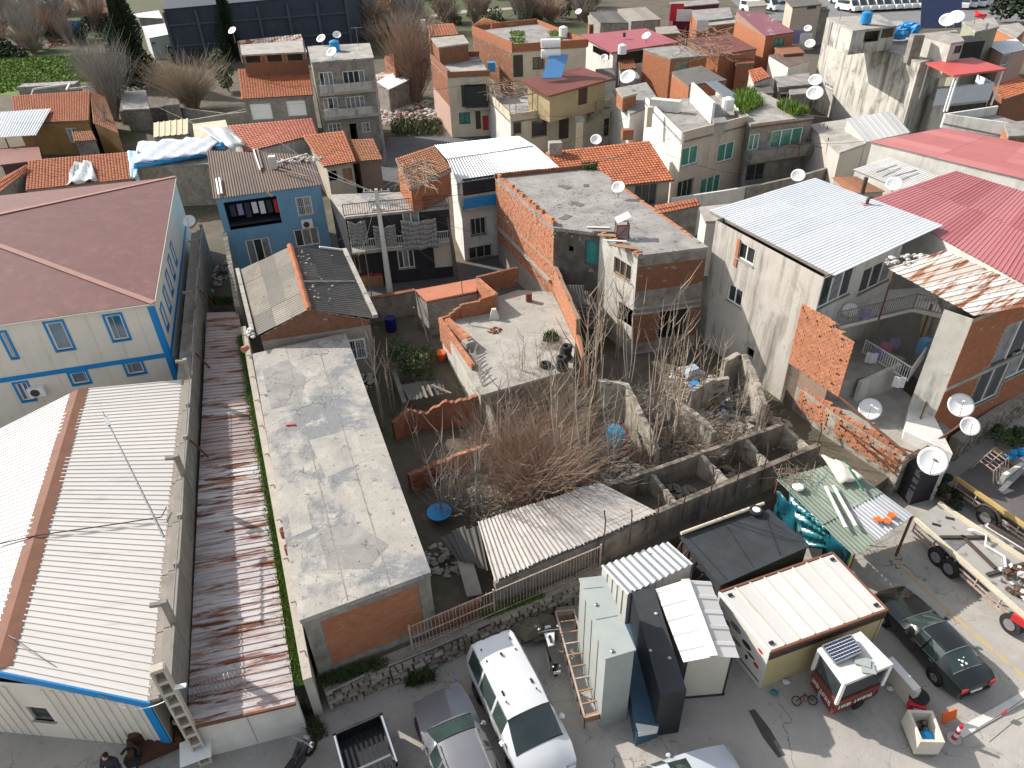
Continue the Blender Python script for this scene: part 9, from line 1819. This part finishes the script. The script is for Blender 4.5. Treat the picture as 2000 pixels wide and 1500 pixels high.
# ================================================================= bare trees, thicket, field, distance
def grow(mb,p,d,L,r,depth,spread=.6,up=.15,kids=(2,3),n=3):
    p=V(p); d=V(d).normalized(); pts=[p]; q=p; dd=d
    for i in range(3):
        dd=(dd+V((rr(-1,1),rr(-1,1),rr(-.6,1)))*.14+V((0,0,up*.4))).normalized(); q=q+dd*(L/3); pts.append(q)
    mb.tube(pts,[r,r*.85,r*.7,r*.5],n if depth<2 else 5,var=rr(0,1),cap=False)
    if depth>0:
        for k in range(rnd.randint(*kids)):
            t=rr(.35,1); s=pts[min(3,int(t*3)+0)].lerp(pts[min(3,int(t*3)+1)],t*3%1); nd=(dd+V((rr(-1,1),rr(-1,1),rr(-.3,.8)))*spread).normalized()
            grow(mb,s,nd,L*rr(.5,.75),r*.55,depth-1,spread,up,kids,n)
def shrub(name,label,base,n,H,spread,m_,r=.018,twigs=3,cat='shrub',group=None,lean=(0,0),gravity=0,root=.05):
    T=thing(name,label,cat,base,group); b=MB(); tr=MB()
    for i in range(n):
        a=rr(0,6.283); s=spread*math.sqrt(rr(0,1)); h=H*rr(.55,1.1)*(1-.35*s/spread*gravity); p=V(base)+V((rnd.gauss(0,1)*spread*root,rnd.gauss(0,1)*spread*root,0)); pts=[p]
        for k in range(1,5):
            t=k/4; pts.append(p+V((math.cos(a)*s*t**1.3+lean[0]*t+rnd.gauss(0,.022)*H,math.sin(a)*s*t**1.3+lean[1]*t+rnd.gauss(0,.022)*H,h*t-gravity*h*.25*t*t+rnd.gauss(0,.012)*H)))
        mb=tr if i<n*.06 else b; mb.tube(pts,[r*(2.2 if i<n*.06 else 1),r*.9,r*.75,r*.55,r*.25],3,var=rr(0,1),cap=False)
        for k in range(twigs):
            j=rnd.randint(1,3); s0=pts[j].lerp(pts[j+1],rr(0,1)); d=(pts[j+1]-pts[j]).normalized()+V((rr(-1,1),rr(-1,1),rr(-.3,.7)))*.7; l=H*rr(.12,.32); b.tube([s0,s0+d*l*.5,s0+d*l+V((0,0,l*.15))],[r*.5,r*.4,r*.15],3,var=rr(0,1),cap=False)
    tr.build('trunk',m_,T); b.build('crown',m_,T); return T
# thicket in the middle of the plot
shrub('red_thicket','dense reddish bare thicket filling the ruined plot',U(1040,965,ZP),430,3.7,2.6,MT['twigred'],.015,6,gravity=.3,root=.28)
shrub('straw_thicket','straw coloured bare brush at the foot of the red thicket',U(1085,930,ZP),320,2.2,2.6,MT['twigstraw'],.013,3,gravity=.5,root=.4)
shrub('pit_brush','tangled bare brush left of the red thicket',U(985,905,ZP),260,2.8,2.0,MT['twig'],.012,4,gravity=.2,root=.45)
for i,(x,y,n,h,s,lb) in enumerate(((1175,895,110,2.8,1.6,'thin bare brush below the tall ruin wall'),(1100,850,170,3.4,1.9,'bare brush behind the red thicket'),(1440,800,60,1.6,1.2,'dry scrub on the rubble under the grey house'),(1340,860,100,2.2,1.6,'bare brush beside the long grey ruin wall'),(1390,900,40,1.6,1.0,'dry stalks inside the roofless cells'),(900,990,100,2.4,1.5,'bare brush in the dark pit by the slab house'),(1000,830,150,2.6,1.8,'brown stalks in front of the terrace'),(1060,800,150,3.0,1.6,'bare stalks against the terrace front wall'),(1250,820,80,2.6,1.0,'bare stalks between the two ruin walls'),(1500,850,46,1.2,1.0,'broken dry branches in the last cell'))):
    shrub('dry_brush',lb,U(x,y,ZP),n,h,s,MT[['twig','twigstraw','twiggrey'][i%3]],.012,3,gravity=.3,root=.4)
# litter of sticks, stones and leaves over the plot floor
gq=[U(800,880,ZP),U(1500,800,ZP),U(1540,850,ZP),U(900,1080,ZP)]
gq2=[U(960,790,ZP),U(1480,720,ZP),U(1520,850,ZP),U(900,1060,ZP)]
b=MB()
for i in range(2600):
    q=bil(gq2,rr(0,1),rr(0,1)); b.rock((q.x,q.y,ZP+.01),rr(.02,.09)*(1 if i%9 else 2),var=rr(0,1))
tag(b.build('plot_stones',MT['rubble'],None,kind='stuff'),'stones and broken mortar strewn over the ruined plot','rubble')
b=MB()
for i in range(2600):
    q=bil(gq2,rr(0,1),rr(0,1)); a=rr(0,6.283); l=rr(.15,.8); q.z=ZP+rr(.01,.25); e_=q+V((math.cos(a)*l,math.sin(a)*l,rr(-.05,.25))); b.tube([q,q.lerp(e_,.5)+V((0,0,rr(-.04,.08))),e_],[.01,.009,.004],3,var=rr(0,1),cap=False)
tag(b.build('plot_twigs',MT['twigstraw'],None,kind='stuff'),'fallen twigs and dry stalks covering the ruined plot','twigs')
# saplings
def sapling(label,base,stems,H,m_=None,lean=.25,fork=0.5,bl=3):
    T=thing('bare_sapling',label,'tree',base,'bare saplings in the ruined plot'); b=MB(); tw=MB()
    for i in range(stems):
        a=rr(0,6.283); h=H*rr(.75,1.05); p=V(base)+V((rr(-.12,.12),rr(-.12,.12),0)); pts=[]; l=rr(.3,1)*lean*h*.5
        for k in range(7):
            t=k/6; pts.append(p+V((math.cos(a)*l*t+math.sin(t*5+i)*.05*h*.3,math.sin(a)*l*t+math.cos(t*4+i)*.04*h*.3,h*t)))
        R=.011+.0062*h; b.tube(pts,[R*(1-.85*k/6) for k in range(7)],5,var=rr(0,1))
        for k in range(bl+rnd.randint(0,2)):
            j=rnd.randint(2,5); s0=pts[j].lerp(pts[j+1],rr(0,1)); a2=rr(0,6.283); L_=h*rr(.1,.25); d=V((math.cos(a2)*.55,math.sin(a2)*.55,.9)); tw.tube([s0,s0+d*L_*.45+V((0,0,-.03)),s0+d*L_+V((0,0,L_*.15))],[R*.5,R*.35,R*.12],4,var=rr(0,1))
    b.build('trunk',m_ or MT['twiggrey'],T); tw.build('crown',m_ or MT['twiggrey'],T); return T
sp=((1095,955,3,5.6,'tall triple sapling rising through the right side of the red thicket'),(1138,945,2,5.2,'paired sapling in front of the pale fallen roof'),(1150,800,5,5.0,'dense clump of saplings at the end of the terrace wall'),(1170,770,4,4.6,'clump of saplings in front of the teal door recess'),(1192,930,2,4.0,'thin sapling beside the blue round cloth'),(1272,905,3,4.6,'sapling clump at the lower end of the tall ruin wall'),(1282,820,4,5.2,'sapling clump in front of the brick house corner'),(1318,800,4,4.4,'sapling clump below the brick house window'),(1310,870,3,4.2,'leaning saplings left of the long grey ruin wall'),(1365,800,3,3.6,'curved saplings by the rubbish room'),(1395,770,2,3.0,'short saplings under the grey house wall'),(1420,905,2,3.0,'sapling standing in the roofless cells'),(1475,880,2,2.6,'small sapling in the last but one cell'),(985,930,3,4.4,'saplings at the left side of the red thicket'),(935,1000,3,4.2,'sapling clump above the dark fallen sheets'),(905,1010,2,4.4,'forked sapling in the dark pit'),(880,1000,3,3.8,'sapling rising over the blue basin'),(860,1010,2,3.6,'leaning sapling at the edge of the slab house'),(820,900,2,3.0,'sapling between the two brick ruin walls'),(748,835,2,4.6,'pale forked sapling in the gap beside the slab house'),(765,812,2,4.0,'second pale sapling in the gap near the yard kerb'),(1020,790,3,3.4,'thin saplings overlapping the terrace floor'),(1060,780,2,3.6,'sapling pair in front of the tyres'),(1225,760,3,4.2,'saplings behind the tall ruin wall'),(1205,700,3,4.0,'saplings before the white wall of the brick house'))
for (x,y,n,h,lb) in sp: sapling(lb,U(x,y,ZP),n+1,h*(1.45 if x>1090 else 1.2),MT[rnd.choice(('twiggrey','twig','twigstraw'))])
# ================================================================= garden trees in the second row
def cypress(label,base,H,R,n):
    T=thing('cypress_tree',label,'tree',base); b=MB()
    for i in range(n):
        t=rr(.02,1)**.9; a=rr(0,6.283); q=R*(1-t)**.75*(.55+.45*math.sin(a*3+t*9))*rr(.5,1.08)+.12; p=V(base)+V((math.cos(a)*q,math.sin(a)*q,H*t)); d=V((math.cos(a),math.sin(a),rr(.2,1.2))).normalized(); s=rr(.18,.42); w=d.orthogonal().normalized()*s*.4; b.face([p-d*s,p+w,p+d*s,p-w],var=max(0,min(1,rnd.gauss(.3,.3))))
    b.build('crown',MT['leafdk'],T); b=MB(); b.tube([V(base),V(base)+V((0,0,H*.9))],[.25,.03],7); b.build('trunk',MT['bark'],T)
cypress('tall dark cypress behind the garden wall',U(276,172,ZP),13.5,4.0,8500); cypress('dark cypress in front of the huge hall beside the shuttered house',U(458,120,ZP),11,2.4,4200)
leafy('green_garden_tree','green leafy tree left of the shuttered house',U(448,180,ZP),[(rr(-1.2,1.2),rr(-1.2,1.2),rr(1.5,5.5),rr(.8,1.3)) for i in range(9)],.2,MT['leafolive'],260,cat='tree')
shrub('bare_willow','wide straw coloured bare willow fanning over the garden wall',U(378,214,ZP),420,6.0,5.8,MT['twigstraw'],.035,3,cat='tree',gravity=.1)
shrub('bare_grey_tree','fine twigged pale grey tree beside the cypress',U(226,235,ZP),260,8.0,3.4,MT['twiggrey'],.035,5,cat='tree',lean=(-.6,2))
shrub('bare_red_tree','reddish bare tree behind the rubble lot',U(815,205,ZP),260,9.0,3.6,MT['twigred'],.04,5,cat='tree')
T=thing('bare_garden_tree','bare tree with dark trunk behind the tarp house','tree',U(238,295,ZP)); b=MB(); grow(b,U(238,295,ZP),(-.15,.1,1),3.4,.16,4,.55,.25,(2,3)); b.build('trunk',MT['twiggrey'],T)
leafy('dark_tree','dark round tree at the upper right corner',U(2010,48,ZP),[(rr(-4,4),rr(-3,3),rr(2,8),rr(2,3.2)) for i in range(12)],.5,MT['leafdk'],260,cat='tree')
# ================================================================= distance
fieldm=mat('field_grass',(.08,.16,.02),(.11,.18,.035),.25,.95,.3,3,spots=[((.12,.11,.06),.12,.58,.12)])
sheet_poly('grass_field',[U2(-30,112,ZP),U2(205,104,ZP),U2(190,160,ZP),U2(90,182,ZP),U2(-60,190,ZP)],ZP+.02,fieldm)
sheet_poly('grass_field',[U2(700,60,ZP),U2(780,30,ZP),U2(1010,2,ZP),U2(1060,-10,ZP),U2(740,-20,ZP),U2(640,20,ZP)],ZP+.02,mat('far_grass',(.05,.085,.025),(.075,.09,.04),.1,.95,.3,2,spots=[((.15,.13,.1),.07,.58,.1)]))
sheet_poly('wild_ground',[U2(-40,108,ZP),U2(330,96,ZP),U2(330,-10,ZP),U2(-60,-10,ZP)],ZP+.015,mat('wild_scrub',(.07,.075,.035),(.1,.085,.055),.15,.97,.5,3,spots=[((.05,.09,.02),.08,.5,.1)]))
sheet_poly('dirt_path',[U2(800,36,ZP),U2(905,20,ZP),U2(1010,14,ZP),U2(1008,18,ZP),U2(905,26,ZP),U2(806,42,ZP)],ZP+.04,mat('path_dust',(.36,.33,.28),(.3,.27,.23),.4,.95,.2))
blades('field_grass','bright green grass of the field at the upper left',inq([(0,114),(200,106),(185,158),(-30,186)],ZP),6000,.28,MT['grass'],w=.25,spread=1.5)
sheet_poly('van_park',[U2(1470,40,ZP),U2(1990,55,ZP),U2(2200,10,ZP),U2(2100,-40,ZP),U2(1400,-25,ZP)],ZP+.03,mat('van_park_asphalt',(.2,.2,.2),(.16,.16,.165),.2,.95,.2,3))
# scrub trees: a few prototypes, copied
protos=[]
for k in range(4):
    b0=V((0,0,0)); T=shrub('scrub_tree','x',b0,[90,110,80,100][k],[5.5,4,7,3.2][k],[2.6,2.8,2.4,2.6][k],MT[['twig','twigred','twiggrey','twig'][k]],.055,4,cat='tree'); protos.append(T)
lb='bare grey brown scrub tree in the wild ground beyond the houses'; first=[True]*4
spots=[]
for i in range(90):
    z=rnd.choice(((0,12,255,96),(0,20,250,80),(700,8,1145,62),(700,30,830,100),(1000,0,1160,60),(560,40,690,70),(-20,50,120,110)))
    spots.append((rr(z[0],z[2]),rr(z[1],z[3])))
zl=lambda x:'left of the huge dark hall' if x<310 else 'in front of the huge dark hall' if x<690 else 'beyond the rubble lot' if x<850 else 'behind the big brick block'
for (x,y) in spots:
    k=rnd.randrange(4); t=protos[k] if first[k] else copytree(protos[k]); first[k]=False
    t.location=U(x,y,ZP); s=rr(.7,1.35); t.scale=(s,s,s*rr(.8,1.2)); t.rotation_euler=(0,0,rr(0,6.28)); tag(t,['brown','reddish','tall grey','low brown'][k]+' bare scrub tree '+zl(x),'tree','scrub trees beyond the houses')
for i,(x,y,w_,lb) in enumerate(((45,60,7,'dark undergrowth at the left behind the field'),(150,80,7,'dark thicket right of the field litter'),(215,62,6,'dark bushes before the far shelter'),(740,75,5,'dark green bushes right of the huge hall'),(800,20,8,'green bushes by the pale path'),(960,48,8,'olive bushes behind the big brick block'),(1090,40,9,'dark bushes behind the far grey houses'),(620,95,5,'dark bushes behind the grey block house'),(400,118,6,'dark hedge at the foot of the huge hall'),(880,4,12,'green hedge along the top edge'),(20,110,4,'dark bush at the left of the field'))):
    leafy('dark_bush',lb,U(x,y,ZP),[(rr(-w_,w_),rr(-w_*.5,w_*.5),rr(.3,2.2),rr(.8,1.7)) for k in range(9)],.32,MT['leafolive' if i in(4,5,7,9) else 'leafdk'],110,trunk=.05)
# far vans
b0=V((0,0,0)); VP=thing('far_van','white minivan in the far van park','van',b0,'white vans in the far van park'); b=MB(); b.hexa([(-2.6,-.95,.4),(2.5,-.95,.4),(2.5,.95,.4),(-2.6,.95,.4)],[(-2.55,-.9,2.2),(1.2,-.9,2.2),(1.2,.9,2.2),(-2.55,.9,2.2)]); b.hexa([(1.2,-.92,.4),(2.6,-.9,.4),(2.6,.9,.4),(1.2,.92,.4)],[(1.21,-.9,1.3),(2.5,-.85,1.1),(2.5,.85,1.1),(1.21,.9,1.3)]); local(b,'body',MT['white'],VP)
b=MB(); b.hexa([(1.3,-.85,1.3),(1.95,-.85,1.22),(1.95,.85,1.22),(1.3,.85,1.3)],[(1.22,-.8,2.1),(1.3,-.8,2.1),(1.3,.8,2.1),(1.22,.8,2.1)]); local(b,'windscreen',MT['carglass'],VP)
for sd in (1,-1):
    b=MB(); b.box((-.6,.93*sd,1.7),(3.2,.04,.6)); local(b,'side_window',MT['carglass'],VP)
    for x in (-1.6,1.6): b=MB(); b.tube([V((x,.8*sd,.4)),V((x,.97*sd,.4))],.38,12); local(b,'wheel',MT['black'],VP)
fst=True
for (x0,y0,x1,y1,n,yaw) in ((1655,22,1815,14,11,-1.2),(1640,8,1800,2,10,-1.2),(1500,6,1560,4,3,-1.0),(1700,-3,1860,-8,8,-1.2),(1882,16,1985,6,7,-2.2),(1890,6,1990,-3,6,-2.2),(1470,24,1500,20,2,-1)):
    for i in range(n):
        t=VP if fst else copytree(VP); fst=False; f=(i+rr(-.1,.1))/max(1,n-1); t.location=U(x0+(x1-x0)*f,y0+(y1-y0)*f,ZP+.03); t.rotation_euler=(0,0,yaw+rr(-.05,.05)); t['label']='white minivan in '+('the front row of the van park above the stained block' if y0==22 else 'a rear row of the van park' if x0<1870 and x0>1600 else 'the van rows left of the dark corner tree' if x0>1870 else 'the group of vans near the far beige block')

sheet_poly('wild_ground',[U2(330,104,ZP),U2(760,110,ZP),U2(1160,62,ZP),U2(1160,-12,ZP),U2(330,-12,ZP)],ZP+.011,MATS['wild_scrub'])
# filler huts packed between the houses
for i,(x,y,w,h,z,wm,rm,rk,lb) in enumerate(((1180,146,34,22,4.6,'dirtywhite','fibredk','flat','low white hut with dark roof behind the duplex'),(1222,128,30,18,5.2,'greyplaster','tileold','tile','small old tiled hut below the rose roof house'),(1300,60,40,14,6.2,'brickdk','fibre','flat','far brick hut right of the rose roof'),(1450,118,34,18,5.6,'brickdk','tileold','tile','brown tiled hut among the brick houses'),(1490,176,30,16,5.0,'whiteplaster','fibredk','flat','white hut behind the grass roof'),(1556,176,34,18,4.8,'oldconcrete','roofgrey','flat','grey cement hut left of the stained block'),(1610,262,40,20,4.4,'dirtywhite','bluewhite','flat','pale hut below the stained block wall'),(1246,30,32,12,6.0,'pinkplaster','tile','tile','far pink hut with clay roof'),(1475,8,34,10,6.4,'dirtywhite','fibre','flat','far pale hut near the van park'),(1600,18,30,8,6.0,'oldconcrete','fibredk','flat','far dark roofed hut beside the van park'),(1700,268,30,14,4.0,'brickdk','tileold','tile','old tiled hut under the white gable'),(1900,214,44,14,4.6,'greyplaster','roofgrey','flat','grey hut between the red canopy and the white terrace'),(1010,256,30,12,2.6,'oldconcrete','fibre','flat','low wall shed on the back street'),(700,238,26,14,3.0,'whiteplaster','concrete','flat','small white shed beside the grey block house'),(160,268,40,18,3.4,'oldconcrete','tileold','tile','low tiled annex in front of the ochre house'),(330,200,30,12,3.0,'oldconcrete','fibre','flat','low store under the bare willow'),(1404,236,24,10,8.0,'concrete','roofgrey','flat','stair hatch on the beige house roof'),(1130,232,16,10,4.9,'creamplaster','concrete','flat','small box on the duplex terrace'))):
    rf=[(x-w/2,y-h/2,z+.2),(x+w/2,y-h/2-3,z+.2),(x+w/2+w*.22,y+h/2-3,z),(x-w/2+w*.12,y+h/2,z)]
    plain('small_hut',lb,rf,ZP if z<7 else 7.0,MT[wm],[],rm=MT[rm],rkind=rk,cat='hut')
for i,(a,c) in enumerate((((733,384,7.4),(1255,215,7.6)),((762,400,7.2),(1330,262,7.3)),((480,200,6.6),(735,170,8.6)),((738,170,8.8),(960,150,7)),((1000,220,6.5),(1260,200,7.6)),((1460,245,7.5),(1690,275,7)),((1300,300,6),(1560,340,5)),((20,240,5),(470,196,6.6)))):
    cable('overhead_wire',['wire running from the pole to the cream chimney','wire running from the pole to the beige roof corner','wire from the shuttered house to the slim pole','wire from the slim pole to the mint house','wire across the duplex terrace to the beige house','wire from the grass roof house to the white gable','wire over the boundary wall','long wire from the ochre house to the shuttered house'][i],[U(*a),U(*c)],.014,MT['darksteel'],sag=.7)
for i,(x,y,z,n,h,s,m_,lb) in enumerate(((200,150,ZP,120,3.5,4,'twiggrey','grey brush at the edge of the green field'),(330,170,ZP,120,3,4,'twigstraw','pale brush left of the willow'),(100,200,ZP,70,3,3,'twig','brush behind the ochre house'),(770,190,ZP,90,3.5,3,'twig','brush at the back of the rubble lot'),(640,60,ZP,120,6,4,'twiggrey','grey bare tree in front of the dark hall'),(545,40,ZP,120,6,4,'twiggrey','second grey bare tree in front of the dark hall'))):
    shrub('dry_brush',lb,U(x,y,z),n,h,s,MT[m_],.03,4,gravity=.2,root=.35)
for i,(x,y,z,lb) in enumerate(((1075,95,8.8,'antenna on the big brick block'),(1345,205,7.3,'antenna on the beige house roof'),(1000,80,8.9,'antenna at the left of the big brick block'),(1640,40,11.9,'antenna on the stained block'),(700,90,10.2,'antenna on the grey block house'),(1195,360,7.3,'antenna behind the dish on the brick house'),(1530,225,7.6,'antenna on the grass roof house'))):
    T=thing('roof_antenna',lb,'antenna',U(x,y,z)); c=U(x,y,z); b=MB(); b.bar(c,c+V((0,0,1.8)),.04); b.build('mast',MT['steel'],T); b=MB(); b.bar(c+V((-.5,0,1.7)),c+V((.6,.1,1.75)),.025)
    for k in range(6): b.bar(c+V((-.45+.18*k,-.3+.02*k,1.72)),c+V((-.45+.18*k,.3-.02*k,1.72)),.015)
    b.build('yagi_bars',MT['steel'],T)
for i,(x,y,z) in enumerate(((880,120,7.4),(1100,70,8.9),(1690,45,11.8),(1215,105,7.2),(655,100,10.1),(1420,215,7.7))):
    b=MB(); c=U(x,y,z); b.tube([c,c+V((0,0,.9)),c+V((0,0,1.05))],[.5,.5,.2],14); tag(b.build('water_tank',MT['white' if i%2 else 'bluepl']),['blue water tank on the mint house','white water tank on the big brick block roof','blue water tank on the stained block top','white water tank by the rose red roof','blue water tank on the grey block house','white water tank beside the roof weeds'][i],'tank')
